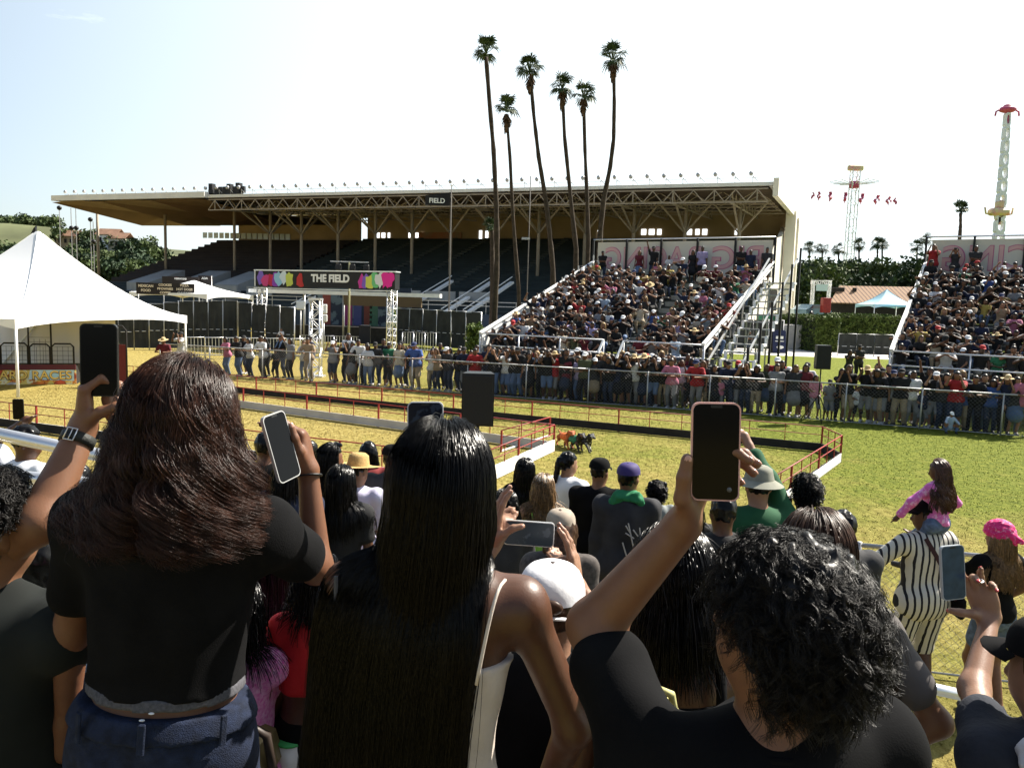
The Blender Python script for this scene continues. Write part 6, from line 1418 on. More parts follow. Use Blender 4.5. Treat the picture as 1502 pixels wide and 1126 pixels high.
T_LIL = mat('lilac_white_cotton', (.6, .58, .74), .85, vary=.05, scale=8, bump=.25, bscale=28)
NAIL = mat('nail', (.5, .27, .2), .25, .5)
def crown_c(s): return s['hc']
# --- 1: woman with wavy auburn hair, black crop tee, jeans, phone in her right hand
def woman_auburn():
    hc = at(272, 622, 1.52); H = 1.64
    ph_c = at(412, 655, 1.67); wr = at(453, 700, 1.76)
    el = at(458, 828, 1.72)
    s, off = wskel(hc, H, lean=.03, side=.07, yaw=.12, head=(-.25, .04), hands=(at(90, 1120, 1.62), wr), poles=((-1, -.3, 0), (.7, .1, -1)), fem=True, shw=.172, feet=((-.1, 0, 0), (.12, 0, 0)))
    s['el'][1] = s['sh'][1]+unit(el-s['sh'][1])*.27; s['wr'][1] = wr; e = s['el'][1]; s['wr'][1] = e+unit(wr-e)*.225
    W_ = s['wr'][1]; org = V(off[0], off[1], off[2])
    wd = unit(ph_c-W_)
    px = unit(V(.36, .92, .12)); py = unit(V(-.22, .05, .95)); pn_ = np.cross(px, py)
    fd = unit(V(-.35, .42, .6)); th_ = unit(V(.35, -.25, .9)); 
    P, tips = hand_prims(W_, unit(V(-.2, .16, .95)), V(-.95, -.1, -.1), V(-.1, -.95, .1), ((.75, .45, .3), (.85, .45, .3), (.95, .45, .3), (1.05, .45, .3)), .05, thumb=(V(-.05, -.55, .75), V(-.25, -.25, .9), V(-.25, -.05, .95)), sc=.98)
    fine = [P+arm_prims(s, 1, 0, .2, 2)]
    body = torso_prims(s)+head_prims(s)+arm_prims(s, 0)+hand_simple(s, 0)+arm_prims(s, 1, 0, 0, .4)+[q for i in (0, 1) for q in leg_prims(s, i)]+foot_prims(s)
    o = near_person('woman with long wavy auburn hair and black crop tee seen from behind', s, org, SK1, body, None, .008, [(fine[0], .0035)])
    nails(o, org, tips, None, .003)
    put('crop_top', shirt_solid(s, .006, .62, .017, .128, .005, 3), org, T_BLK, o)
    put('underband', solid(torso_prims(s, .0165), .005, None, allof(plane(s['hip']+s['up']*.108, -s['up']), plane(s['hip']+s['up']*.1315, s['up']))), org, T_GREY, o)
    jn = put('jeans', pants_solid(s, .008, 1.95, .016, False, .004, .088), org, DENIM, o)
    ax = np.array([s['rt'], s['fw'], s['up']]); hp = s['hip']
    wb = solid([ell(hp+s['up']*.01, V(.163*1.04+.021, .118+.021, .13+.03), ax, .03)], .005, None, allof(plane(hp+s['up']*.092, s['up']), plane(hp+s['up']*.05, -s['up']))); put('waistband', wb, org, DENIM, jn)
    for a in (-2.3, -1.57, -.75):
        m = MB(); d = s['rt']*math.cos(a)+s['fw']*math.sin(a); q = hp+s['up']*.07+s['rt']*math.cos(a)*.188+s['fw']*math.sin(a)*.14; tn = unit(np.cross(d, s['up'])); m.box(q-org, (.014, .006, .062), (tn, d, s['up']), bev=.002); m.build('belt_loop', DENIM, jn)
    for sg in (-1, 1):
        pts = []
        for i in range(9): a = -1.57+sg*(.15+i*.13); pts.append(hp+s['up']*(-.035-.02*abs(math.sin((a+1.57)*1.2)))+s['rt']*math.cos(a)*.193+s['fw']*math.sin(a)*.147-org)
        m = MB(); m.tube(pts, .0035, 5); m.build('yoke_seam', DENIM2, jn)
    m = MB()
    for x, y in ((208, 1056), (178, 1084), (222, 1046)): q = at(x, y, 1.37)-org; m.ball(q, (.006, .003, .002), 8, 5)
    fr = m.build('frayed_spot', T_WHT, jn)
    m = MB(); wv = W_-unit(W_-s['el'][1])*.01; dd = unit(W_-s['el'][1]); a1 = unit(np.cross(dd, V(0, 1, 0))); a2 = np.cross(dd, a1); m.tube([wv+(a1*math.cos(t)+a2*math.sin(t))*.029+dd*.006*math.sin(t)-org for t in np.linspace(0, 2*math.pi, 22)], .0028, 6, cap=False); m.build('hair_tie', M_blackp, o)
    rg = np.random.default_rng(3)
    P = long_hair(s, 12500, .24, .37, tors_cols(s, .012), rg, amp=.03, freq=60, clump=120, vol=.028, M_=28, grav=.6, part=.1, drift=(0, -.03, 0), start=.2, flare=.03, lim=(-.17, .14), zend=(.15, .31))
    hair_obj(o, org, hair_solid(s, .008, 'under', .003), P, .00055, H_BRN)
    phone('black phone with white edge raised in the auburn haired woman\'s right hand', ph_c, px, py, .074, .152, .008, case=mat('white_phone_edge', (.4, .4, .39), .3))
    return s
S1 = woman_auburn()
# --- 2: woman with long straight black hair and cream camisole
def woman_black_hair():
    hc = at(648, 712, 1.42); H = 1.63; hl = at(600, 640, 1.72); hr_ = at(668, 640, 1.72)
    s, off = wskel(hc, H, lean=.04, side=.06, yaw=-.06, head=(.1, .02), hands=(at(610, 765, 1.76), at(795, 1170, 1.5)), poles=((.15, .5, -1), (1, -.6, 0)), fem=True, shw=.168)
    org = V(off); P, tips = hand_prims(s['wr'][0], V(.35, .1, .9), V(.9, .2, -.2), V(.1, -.9, .3), ((.5, .6, .4),)*4, .05)
    body = torso_prims(s)+head_prims(s)+arm_prims(s, 0)+arm_prims(s, 1)+hand_simple(s, 1)+[q for i in (0, 1) for q in leg_prims(s, i)]+foot_prims(s)
    o = near_person('woman with very long straight black hair and cream camisole, centre front', s, org, SK2, body, None, .008, [(P, .004)])
    cam_ = solid(torso_prims(s, .009), .006, folds(.002, .1, 5), allof(plane(s['hip']+s['up']*-.08, -s['up']), plane(s['hip']+s['up']*.335-s['fw']*.0, unit(s['up']+s['rt']*-.0)))); put('camisole', cam_, org, T_CREAM, o)
    for sg in (1,):
        m = MB(); pts = []
        for t in np.linspace(0, 1, 12): z = .33+.165*math.sin(min(1, t*1.15)*math.pi/2); y = -.126+.07*t**2.5; pts.append(s['hip']+s['up']*z+s['rt']*sg*(.1+.03*t)+s['fw']*y-org)
        m.tube(pts, .0032, 6); m.build('strap', T_CREAM, o)
    m = MB(); m.tube([s['sh'][0]+s['rt']*(-.02+.01*t)+V(0, -.055-.01*math.sin(t*3), .03-.33*t)-org for t in np.linspace(0, 1, 10)], .004, 5); m.build('bag_strap', T_GREY, o)
    put('trousers', pants_solid(s, .012, 1.95, .016), org, DENIM, o)
    rg = np.random.default_rng(4)
    P = long_hair(s, 10500, .7, .86, tors_cols(s, .008), rg, amp=.006, freq=9, clump=90, vol=.02, M_=30, grav=.75, part=.0, drift=(-.1, -.02, 0), start=.2, lim=(-.21, .1))
    hb = hair_solid(s, .008, 'under', .002); hair_obj(o, org, hb, P, .0006, H_BLK)
    ph = at(624, 638, 1.7); phone('dark phone in a pale case held upright just above the long black hair', ph, unit(V(1, .05, .02)), unit(V(-.02, .06, 1)), .08, .15, .01, case=mat('pale_phone_case', (.5, .5, .52), .35), screen=mat('dim_blue_screen', (.01, .012, .02), .15, .12, col2=(.03, .04, .06), scale=40, thresh=(.55, .6)))
    return s
S2 = woman_black_hair()
# --- 3: man with curly black hair, black tee, phone held high in his left hand
def man_curly():
    hc = at(1140, 915, 1.1); H = 1.68
    s, off = wskel(hc, H, lean=.02, yaw=.25, head=(.4, .12), hands=(at(1003, 768, 1.24), None), poles=((-1, .25, -1), (1, -.5, -.3)), shw=.185)
    org = V(off); s['sh'][0] = at(950, 1105, 1.16); s['el'][0] = at(872, 918, 1.3); s['wr'][0] = at(1000, 772, 1.25)
    W_ = s['wr'][0]; phc = at(1049, 662, 1.22); fu = unit(at(1022, 715, 1.25)-W_)
    P, tips = hand_prims(W_, unit(V(.36, .1, .93)), unit(V(.75, -.25, .1)), V(-.35, -.75, .55), ((.25, .95, .6), (.35, .95, .6), (.45, .95, .6), (.55, .95, .6)), .1, thumb=(V(-.35, -.5, .75), V(.0, -.12, 1), V(.12, .0, 1)), sc=1.06)
    fa = arm_prims(s, 0, .004, .0, 2, .055)
    body = torso_prims(s)+head_prims(s)+arm_prims(s, 0, 0, 0, .6)+arm_prims(s, 1)+hand_simple(s, 1)+[q for i in (0, 1) for q in leg_prims(s, i)]+foot_prims(s)
    o = near_person('man with thick curly black hair and black tee, nearest on the right', s, org, SK3, body, None, .007, [(P+fa, .0035)])
    ex = [cone(s['sh'][0], s['sh'][0]+(s['el'][0]-s['sh'][0])*.62, .068, .066, .03), cone(s['neck']-s['up']*.2, s['sh'][0]-s['up']*.02, .05, .06, .04)]
    put('tee_shirt', shirt_solid(s, .0065, .6, .018, -.12, .011, 8, ex), org, T_BLK2, o); nails(o, org, tips, None, .001, (0, 1, 2, 3, 4), (0, -1, .1))
    m = MB(); ng = s['neck']-s['up']*.035; m.tube([ng+s['rt']*math.cos(t)*.078+s['fw']*math.sin(t)*.07+s['up']*(-.012*math.sin(t))-org for t in np.linspace(0, 2*math.pi, 30)], .009, 6, cap=False); m.build('collar', T_BLK2, o)
    put('trousers', pants_solid(s, .012, 1.95, .016), org, DENIM, o)
    rg = np.random.default_rng(8)
    P = curly_hair(s, 2300, rg, (.045, .088), .0085, 2.2, 7, 20, .003, back=.3, low=-.3, low_back=-.7, grav=.3, ear=True)
    hb = solid([ell(s['hc']+s['hu']*.032-s['hf']*.022, V(.098, .112, .112), np.array([s['hr'], s['hf'], s['hu']]), .03)], .008, folds(.008, .04, 3), lambda G: np.minimum((G-(s['hc']+s['hf']*.01))@s['hf'], -((G-(s['hc']+s['hu']*.06))@s['hu'])))
    hair_obj(o, org, hb, P, .0005, H_CURL)
    phone('black phone in a clear pink edged case held high by the curly haired man', phc, unit(V(1, -.12, .03)), unit(V(-.02, .06, 1)), .077, .158, .0115, case=mat('clear_pink_case', (.62, .34, .32), .2, .5), cam_dot=True)
    return s
S3 = man_curly()
# --- 4: man cut by the left edge raising a phone in both hands
def man_left():
    hc = at(-14, 772, 1.62); H = 1.7
    wl, wr = at(122, 628, 1.74), at(190, 640, 1.8)
    s, off = wskel(hc, H, lean=.02, yaw=-.2, head=(-.35, .05), hands=(wl, wr), poles=((-.3, -.2, -1), (1, .1, -.6)), shw=.19)
    org = V(off); s['el'][0] = at(58, 765, 1.62); s['wr'][0] = wl
    s['el'][1] = at(160, 830, 1.78); s['wr'][1] = wr
    phc = at(146, 528, 1.74)
    PL, _ = hand_prims(wl, unit(V(.02, .05, 1)), unit(V(.8, .45, 0)), V(.45, -.8, .2), ((.9, 1.2, .6), (.9, 1.2, .6), (.95, 1.2, .6), (1.0, 1.2, .6)), .05, thumb=(V(.75, -.2, .45), V(.8, .1, .3), V(.8, .2, .2)), sc=1.02)
    PR, _ = hand_prims(wr, unit(V(-.15, .1, .97)), unit(V(-.75, .2, .1)), V(-.45, -.85, .2), ((.5, .8, .5),)*4, .05, thumb=(V(-.28, -.4, .85), V(-.16, -.1, 1), V(-.02, .05, 1)), sc=1.02)
    body = torso_prims(s)+head_prims(s)+arm_prims(s, 0, 0, 0, .7)+arm_prims(s, 1, 0, 0, .7)+[q for i in (0, 1) for q in leg_prims(s, i)]+foot_prims(s)
    o = near_person('man cut off by the left picture edge, lit ear and watch on raised arm', s, org, SK3, body, None, .008, [(PL+arm_prims(s, 0, .004, 0, 2), .0035), (PR+arm_prims(s, 1, .0, 0, 2), .004)])
    put('tee_shirt', shirt_solid(s, .008, .55, .016, -.12, .005, 2), org, mat('dark_green_cotton', (.006, .008, .007), .9, vary=.2, scale=10), o); put('trousers', pants_solid(s, .012, 1.95, .016), org, DENIM, o)
    rg = np.random.default_rng(9); P = curly_hair(s, 1300, rg, (.03, .055), .0065, 1.8, 4, 14, .003, back=.35, low=-.25, low_back=-.6, grav=.3, ear=True); hair_obj(o, org, hair_solid(s, .008, 'short', .005), P, .0011, H_CURL)
    nails(o, org, _, None, .001, (4,), (-.2, -1, .1))
    d = unit(wl-s['el'][0]); q = wl-d*.03; a1 = unit(np.cross(d, V(0, 1, 0))); a2 = np.cross(d, a1)
    w = thing('wristwatch', 'dark strap wristwatch with steel buckle on the raised left wrist', 'watch', q); m = MB(); N_ = 28; vs = []; fs = []
    for i in range(N_):
        t = 2*math.pi*i/N_; r = (a1*math.cos(t)*.0345+a2*math.sin(t)*.0335)
        for dz, f_ in ((-.0115, 1), (.0115, 1), (.0115, 1.1), (-.0115, 1.1)): vs.append(r*f_+d*dz)
    for i in range(N_):
        j = (i+1) % N_
        for c_ in range(4): fs.append((i*4+c_, j*4+c_, j*4+(c_+1) % 4, i*4+(c_+1) % 4))
    m.add(vs, fs, True); m.build('strap', mat('dark_leather', (.02, .022, .02), .6, bump=.3, bscale=120), w)
    fr = unit(-V(0, 1, 0)-d*(-d[1])); c_ = fr*.038; sx = np.cross(d, fr); m = MB(); b = .016
    m.tube([c_+sx*x*.011+d*y*.014+fr*.002 for x, y in ((-1, -1), (1, -1), (1, 1), (-1, 1), (-1, -1))], .0016, 6); m.tube([c_+d*y*.014+fr*.002 for y in (-1, 1)], .0012, 6); m.build('buckle', M_alu, w)
    phone('black phone held upright in both hands at the left before the tent', phc, unit(V(1, .18, 0)), unit(V(.06, .05, 1)), .079, .165, .011)
man_left()
# --- 5: person at the lower right corner: black cap, phone in raised left hand
def person_corner():
    hc = at(1540, 985, 1.75); wr = at(1452, 908, 2.12)
    s, off = wskel(hc, 1.66, lean=.06, yaw=.15, head=(.25, 0), hands=(wr, None), poles=((-.6, .2, -1), (1, -.5, 0)), fem=True, shw=.17); org = V(off)
    P, tips = hand_prims(s['wr'][0], unit(V(-.35, .1, .93)), unit(V(-.25, -.95, 0)), V(-.9, .2, .2), ((.05, .1, .1), (.35, .9, .5), (.2, .5, .2), (.6, .9, .5)), .02, thumb=(V(-.7, -.3, .2), V(-.9, -.1, .1), V(-.9, 0, .15)), sc=1.0)
    body = torso_prims(s)+head_prims(s)+arm_prims(s, 0, 0, 0, 1)+arm_prims(s, 1)+[q for i in (0, 1) for q in leg_prims(s, i)]+foot_prims(s)
    o = near_person('person in black cap at the lower right corner holding a lit phone', s, org, SK4, body, None, .009, [(P+arm_prims(s, 0, 0, .8, 2), .004)])
    nails(o, org, tips, mat('coral_nail', (.5, .06, .06), .25, .5), .003); put('dark_top', shirt_solid(s, .008, .55, .018, -.1, .006, 4), org, mat('dark_navy_cotton', (.018, .021, .03), .9, vary=.25, scale=12, bump=.3, bscale=60), o); put('trousers', pants_solid(s, .012, 1.95, .016), org, DENIM, o)
    put('hair', hair_solid(s, .008, 'short'), org, H_BLK, o); m = cap_mesh(s); m.v = [tuple(V(p)-org) for p in m.v]; m.build('cap', T_BLK2, o)
    hd = solid([cone(s['sh'][0]*.5+s['sh'][1]*.5+V(-.1, -.09, .05), s['sh'][1]*.6+s['sh'][0]*.4+V(.05, -.11, .04), .045, .05, .05), cone(s['neck']+V(-.05, -.1, -.05), s['neck']+V(.05, -.13, -.14), .05, .045, .05)], .007, folds(.008, .06, 6)); put('hood', hd, org, mat('pale_grey_fleece', (.5, .5, .52), .95, vary=.1, scale=20, bump=.4, bscale=60), o)
    m = MB(); q = tips[2][0]*.35+s['wr'][0]*.65+V(0, 0, .03)
    phone('phone with blue grey lit screen in the raised hand at the right', at(1397, 839, 2.1), unit(V(.97, .2, .05)), unit(V(-.12, .1, 1)), .075, .152, .009, case=mat('grey_phone_edge', (.35, .37, .4), .3), screen=mat('blue_grey_screen', (.02, .035, .055), .2, .2, emit=(.02, .035, .055), estr=.12, vary=.4, scale=30))
    K = s['wr'][0]+unit(V(-.35, .1, .93))*.1
    m = MB(); rgc = at(1436, 851, 2.1); m.tube([rgc+V(.011*math.cos(t), .011*math.sin(t), .002*math.sin(t)) for t in np.linspace(0, 6.28, 16)], .002, 6, cap=False); r_ = thing('finger_ring', 'silver ring on the raised hand at the right', 'ring', rgc); m.v = [tuple(V(p)-rgc) for p in m.v]; m.build('band', M_alu, r_)
person_corner()
# --- general builder for people standing further down
def back_person(label, hc, H, shirt, sk=SK1, hair=None, hairm=H_BLK, cap=None, capm=None, sleeve=.6, hands=None, poles=None, fem=False, pants=DENIM, plen=1.95, skirt=False, yaw=0, head=(0, 0), h=.011, lean=.03, strands=0, hl=(.35, .5), amp=0., shw=None, fat=1., extras=None, hem=-.1, group=None, nstr=900, tank=False, base='short', **kw):
    s, off = wskel(hc, H, lean=lean, yaw=yaw, head=head, hands=hands, poles=poles, fem=fem, shw=shw or (.168 if fem else .19), fat=fat, **kw); org = V(off)
    o = near_person(label, s, org, sk, torso_prims(s)+head_prims(s)+[q for i in (0, 1) for q in arm_prims(s, i)+hand_simple(s, i)+leg_prims(s, i)]+foot_prims(s), group, h)
    if tank: put('tank_top', solid(torso_prims(s, .01), h, folds(.003, .1, 5), allof(plane(s['hip']+s['up']*-.08, -s['up']), plane(s['hip']+s['up']*.4, s['up']))), org, shirt, o)
    else: put('shirt', shirt_solid(s, h, sleeve, .017, hem, .006, int(hc[0]*100) % 97), org, shirt, o)
    if tank:
        for sg in (-1, 1):
            m = MB(); m.tube([s['hip']+s['up']*(.39+.1*math.sin(t*1.5))+s['rt']*sg*(.085+.01*t)+s['fw']*(-.11+.1*t*t)-org for t in np.linspace(0, 1, 8)], .011, 6); m.build('strap', shirt, o)
    put('shorts' if plen < 1.2 else 'trousers', pants_solid(s, h, plen, .016, skirt), org, pants, o)
    put('shoes', solid(foot_prims(s, .009), h*.8), org, SHOED, o)
    rg = np.random.default_rng(abs(int(hc[0]*1000)) % 9999)
    if strands == 'long': hair_obj(o, org, hair_solid(s, h*.8, 'under', .002), long_hair(s, nstr, hl[0], hl[1], tors_cols(s, .015), rg, amp=amp, freq=45, clump=50, vol=.02, M_=18, grav=.55), .0004+.0005*float(hc[1]), hairm)
    elif strands == 'curl': hair_obj(o, org, hair_solid(s, h*.8, base, .005), curly_hair(s, 420, rg, (.03, .06), .008, 1.8, 3, 12, .002), .0004+.0004*float(hc[1]), hairm)
    elif hair: put('hair', hair_solid(s, h*.8, hair, .005), org, hairm, o)
    if cap is not None:
        m = cap_mesh(s, **cap); m.v = [tuple(V(p)-org) for p in m.v]; m.build('hat' if cap.get('straw') or cap.get('bucket') else 'cap', capm, o)
    if extras: extras(s, o, org)
    return s, o, org
# --- 6: white cap with phone held sideways
PH6 = at(776, 782, 2.3); S6R = at(846, 858, 2.22)
def ex6(s, o, org):
    m = MB(); c = s['hc']+s['hu']*.045-s['hf']*.118; m.ball(c+s['hu']*.0-org, (.035, .012, .02), 10, 6, (s['hr'], s['hf'], s['hu'])); m.build('cap_opening', H_BR2, o)
    m = MB(); m.bar(c+s['hr']*-.05-s['hf']*.0-s['hu']*.026-org, c+s['hr']*.05-s['hu']*.026-org, .014, .004); m.build('cap_strap', T_WHT, o)
s6, o6, g6 = back_person('person in a bright white cap filming sideways with both hands, right of long black hair', at(808, 892, 1.9), 1.62, T_BLK2, SK4, 'short', H_BR2, dict(), T_WHT, hands=(at(722, 800, 2.28), S6R), poles=((-1, -.2, -1), (1, -.2, -1)), fem=True, h=.009, yaw=-.1, extras=ex6)
for W_, fd, pn, th, T_ in ((S6R, V(-.15, .15, .95), V(-.9, .3, 0), V(-.3, -.9, .1), (V(-.5, -.5, .6), V(-.8, -.1, .3), V(-.85, 0, .1))), (s6['wr'][0], V(.1, .1, .97), V(.9, .3, 0), V(.2, -.9, .1), (V(.4, -.5, .6), V(.7, -.1, .5), V(.8, 0, .2)))):
    P, tp_ = hand_prims(W_, fd, pn, th, ((.1, .2, .25), (.12, .2, .25), (.15, .25, .25), (.2, .3, .3)), .12, thumb=T_, sc=1.0); hd6 = put('hand', solid(P, .004), g6, SK4, o6); nails(hd6, g6, tp_)
phone('phone held sideways showing the field above the white cap', PH6, unit(V(.03, .06, 1)), unit(V(-1, .03, -.02)), .076, .155, .01, case=mat('silver_case', (.5, .5, .5), .3, metal=.5), screen=mat('dim_field_screen', (.008, .01, .013), .15, .12, col2=(.05, .06, .07), scale=28, thresh=(.58, .62), emit=(.01, .013, .016), estr=.5))
# --- 7: people squeezed between the two women
back_person('dark haired person in black between the auburn hair and the long black hair', at(415, 815, 2.35), 1.62, T_BLK2, SK2, None, H_BLK, strands='long', hl=(.3, .42), fem=True, h=.011, sleeve=1.6)
def ex_bag(s, o, org): pass
back_person('small child in pink patterned top sitting low between the two women', at(346, 895, 1.92), 1.1, mat('pink_patterned_knit', (.62, .1, .38), .85, col2=(.75, .4, .6), scale=90, bump=.4, bscale=120), SK1, None, H_BLK, strands='long', hl=(.1, .2), fem=True, h=.01, shw=.15, hands=(None, at(345, 960, 2.1)), poles=((-1, -.2, 0), (1, -.5, -.5)), sleeve=.9, pants=mat('pink_skirt', (.6, .08, .35), .85, vary=.2, scale=20), plen=.8, skirt=True)
back_person('child in a crimson top half hidden by the long haired woman', at(468, 856, 1.98), 1.02, mat('crimson_cotton', (.5, .015, .02), .7, vary=.12, scale=9, bump=.4, bscale=25), SK2, None, H_BLK, strands='long', hl=(.05, .12), h=.01, shw=.15, sleeve=.95, fat=1.1, hem=.2, pants=T_BLK2)
q = at(372, 1105, 1.85); t = thing('handbag', 'gold and brown leather bag standing behind the jeans', 'bag', q); m = MB(); m.box((0, 0, 0), (.12, .1, .13), (unit(V(1, .3, .3)), V(0, 1, 0), unit(V(-.3, 0, 1))), bev=.03); m.build('body', mat('gold_leather', (.22, .17, .08), .35, metal=.3, vary=.4, scale=12, bump=.5, bscale=30), t); m = MB(); m.tube([(-.05, 0, .06), (-.02, -.05, .12), (.05, -.05, .08), (.06, -.02, -.05)], .012, 7); m.build('strap', mat('dark_strap', (.03, .02, .015), .5), t)
q = at(426, 1112, 1.9); t = thing('drink_cup', 'pale cup with green print standing beside the gold bag', 'cup', q); m = MB(); m.tube([(0, 0, -.05), (0, 0, .05)], [.028, .036], 16); m.build('cup', T_WHT, t); m = MB(); m.tube([(0, 0, .05), (0, 0, .056)], [.038, .036], 16); m.build('lid', mat('green_lid', (.05, .35, .1), .5), t)
q = at(452, 1108, 2.0); t = thing('sneaker', 'pale pink canvas sneaker beside the green printed cup', 'shoe', q); put('upper', solid([cone(V(-.03, -.02, .0), V(.06, .05, -.01), .042, .035, .03), cone(V(-.03, -.02, .0), V(-.03, -.02, .06), .04, .036, .03)], .006), V(0, 0, 0), mat('pale_canvas', (.62, .5, .48), .8, vary=.15, scale=40), t); m = MB(); m.box((.015, .015, -.045), (.13, .085, .025), (unit(V(.9, .6, 0)), unit(V(-.6, .9, 0)), V(0, 0, 1)), bev=.01); m.build('sole', T_WHT, t)
# --- 8: woman with dark hair and tie-back straps
def ex8(s, o, org):
    mm = mat('pale_yellow_tape', (.5, .47, .2), .7, vary=.2, scale=40)
    for pts, r in (((at(918, 968, 1.42), at(960, 1008, 1.4), at(990, 1040, 1.41), at(1030, 1078, 1.45)), .006), ((at(935, 960, 1.42), at(968, 1012, 1.39), at(960, 1040, 1.4)), .007), ((at(968, 1012, 1.385), at(985, 1018, 1.385), at(990, 1048, 1.4)), .008)):
        m = MB(); m.tube([p-org for p in pts], r, 6); m.build('tie', mm, o)
back_person('dark haired woman with pale yellow back ties between white cap and curly man', at(985, 852, 1.62), 1.6, T_BLK2, SK2, None, H_BLK, strands='long', hl=(.1, .2), fem=True, h=.009, tank=True, extras=ex8, nstr=3600)
# --- 9: brown haired woman to the right behind the curls
back_person('woman with smooth brown hair right behind the black curls, grey sleeve', at(1194, 812, 2.1), 1.66, mat('grey_brown_cotton', (.1, .09, .085), .9, vary=.1, scale=10), SK3, None, H_BR2, strands='long', hl=(.4, .5), fem=True, h=.009, hands=(None, at(1262, 1130, 2.0)), poles=((-1, -.3, 0), (1, -.3, -.1)), yaw=-.1, nstr=3600, shw=.172)
# ---------------------------------------------------------------- spectators standing at the field edge
MG = 'people standing at the field edge below the photographer'
def mid(x, y, Y): return at(x, y, Y)
back_person('person with straight black shoulder length hair and black tank top', mid(770, 690, 7.6), 1.66, T_BLK2, SK1, None, H_BLK, strands='long', hl=(.3, .4), fem=True, tank=True, h=.014, group=MG)
back_person('blonde person in cream cap and bright green straps', mid(797, 715, 6.7), 1.68, mat('lime_cotton', (.22, .45, .06), .8), SK4, None, H_BLN, dict(brim=True), mat('cream_cap_cloth', (.66, .56, .43), .85, vary=.05, scale=20), strands='long', hl=(.28, .38), amp=.006, fem=True, tank=True, h=.014, group=MG, head=(-.1, 0))
back_person('person in white shirt with dark curly ponytail turning right', mid(834, 680, 7.4), 1.66, T_WHT, SK4, 'pony', H_BLK, fem=True, h=.014, group=MG, yaw=-.5, head=(-.6, 0), sleeve=.9)
back_person('man in plain black cap and black tee', mid(880, 692, 7.0), 1.76, T_BLK2, SK3, 'short', H_BLK, dict(), T_BLK2, h=.014, group=MG, yaw=-.3, head=(-.3, 0), fat=1.1)
def ex_p(s, o, org):
    sc = solid([cone(s['neck']+s['rt']*sg*.06-s['fw']*.05+V(0, 0, .03), s['neck']+s['rt']*sg*.11-s['fw']*.045-V(0, 0, .03), .04, .04, .04) for sg in (-1, 1)]+[cone(s['neck']-s['fw']*.07+V(0, 0, .02)-s['rt']*.07, s['neck']-s['fw']*.07+V(0, 0, .02)+s['rt']*.07, .042, .042, .04)], .01, folds(.006, .06, 2)); put('scarf', sc, org, mat('green_scarf', (.02, .17, .07), .8), o)
    for a, b in (((.02, .38), (.09, .1)), ((.0, .36), (.04, .3)), ((.06, .33), (.1, .28)), ((.0, .3), (.07, .26)), ((-.02, .22), (.02, .1)), ((.11, .35), (.16, .05))):
        m = MB(); pts = [s['hip']+s['up']*(a[1]+(b[1]-a[1])*t)+s['rt']*(a[0]+(b[0]-a[0])*t)-s['fw']*.158-org for t in (0, .5, 1)]; m.tube(pts, .006, 5); m.build('printed_line', mat('pale_print', (.45, .43, .42), .8), o)
back_person('person in purple cap, green scarf and charcoal hooded jacket with pale print', mid(922, 702, 6.2), 1.8, mat('charcoal_jacket', (.03, .03, .034), .9, vary=.2, scale=10), SK3, 'short', H_BLK, dict(), mat('purple_cap_cloth', (.032, .02, .11), .7, vary=.1, scale=20), h=.013, sleeve=1.9, group=MG, fat=1.2, extras=ex_p, hem=-.16, yaw=-.15, head=(-.25, .0))
def ex_buns(s, o, org):
    for sg in (-1, 1): m = MB(); m.ball(s['hc']+s['hu']*.075+s['hr']*sg*.062-s['hf']*.03-org, (.024, .026, .03), 8, 6); m.build('hair_bun', H_BLK, o)
back_person('little girl with two black hair buns in grey top', mid(963, 722, 6.6), 1.32, mat('grey_child_top', (.2, .22, .22), .9), SK2, None, H_BLK, strands='curl', fem=True, h=.014, group=MG, extras=ex_buns)
back_person('person with grey baseball cap just above the sideways phone', mid(822, 776, 4.3), 1.6, mat('braided_grey_knit', (.07, .06, .055), .9, vary=.4, scale=40), SK1, 'long', H_BR2, dict(), mat('grey_tan_cap', (.3, .25, .2), .85, vary=.2, scale=30), fem=True, h=.013, group=MG)
G_SW = mat('green_sweater', (.012, .075, .03), .85, vary=.15, scale=12)
s8, o8, g8 = back_person('person in grey green bucket hat and green sweater with left arm raised', mid(1112, 712, 4.8), 1.72, G_SW, SK4, 'short', H_BLK, dict(bucket=True), mat('grey_green_hat', (.2, .2, .16), .85, vary=.15, scale=15), hands=(None, mid(1096, 648, 5.1)), poles=((-1, -.3, 0), (1, .3, -.4)), sleeve=1.7, h=.013, group=MG, lean=.05, fat=1.1)
PB = mid(1145, 737, 5.05)
back_person('boy with short thick black hair holding a small phone', mid(1181, 722, 4.9), 1.6, mat('boy_dark_tee', (.03, .04, .06), .9), SK2, None, H_BLK, strands='curl', hands=(PB+V(0, 0, -.07), None), poles=((-.6, .2, -1), (1, -.3, 0)), h=.013, group=MG, yaw=.2)
phone('small dark phone held sideways by the boy with thick black hair', PB, unit(V(0, .05, 1)), unit(V(-1, .1, 0)), .07, .145, .009)
back_person('person in wide tan straw hat and loose lilac white shirt', mid(526, 690, 6.6), 1.74, T_LIL, SK4, 'short', H_BLK, dict(straw=True), mat('tan_straw', (.42, .28, .11), .9, vary=.2, scale=60, bump=.5, bscale=90), h=.013, sleeve=.9, group=MG, yaw=-.2, head=(-.3, -.1), hem=-.2)
def ex_sun(s, o, org):
    for sg in (-1, 1): m = MB(); m.ball(s['hc']+s['hu']*.115+s['hr']*sg*.032+s['hf']*.045-org, (.03, .012, .022), 10, 6); m.build('sunglass_lens', mat('black_lens', (.01, .01, .012), .08, spec=.7), o)
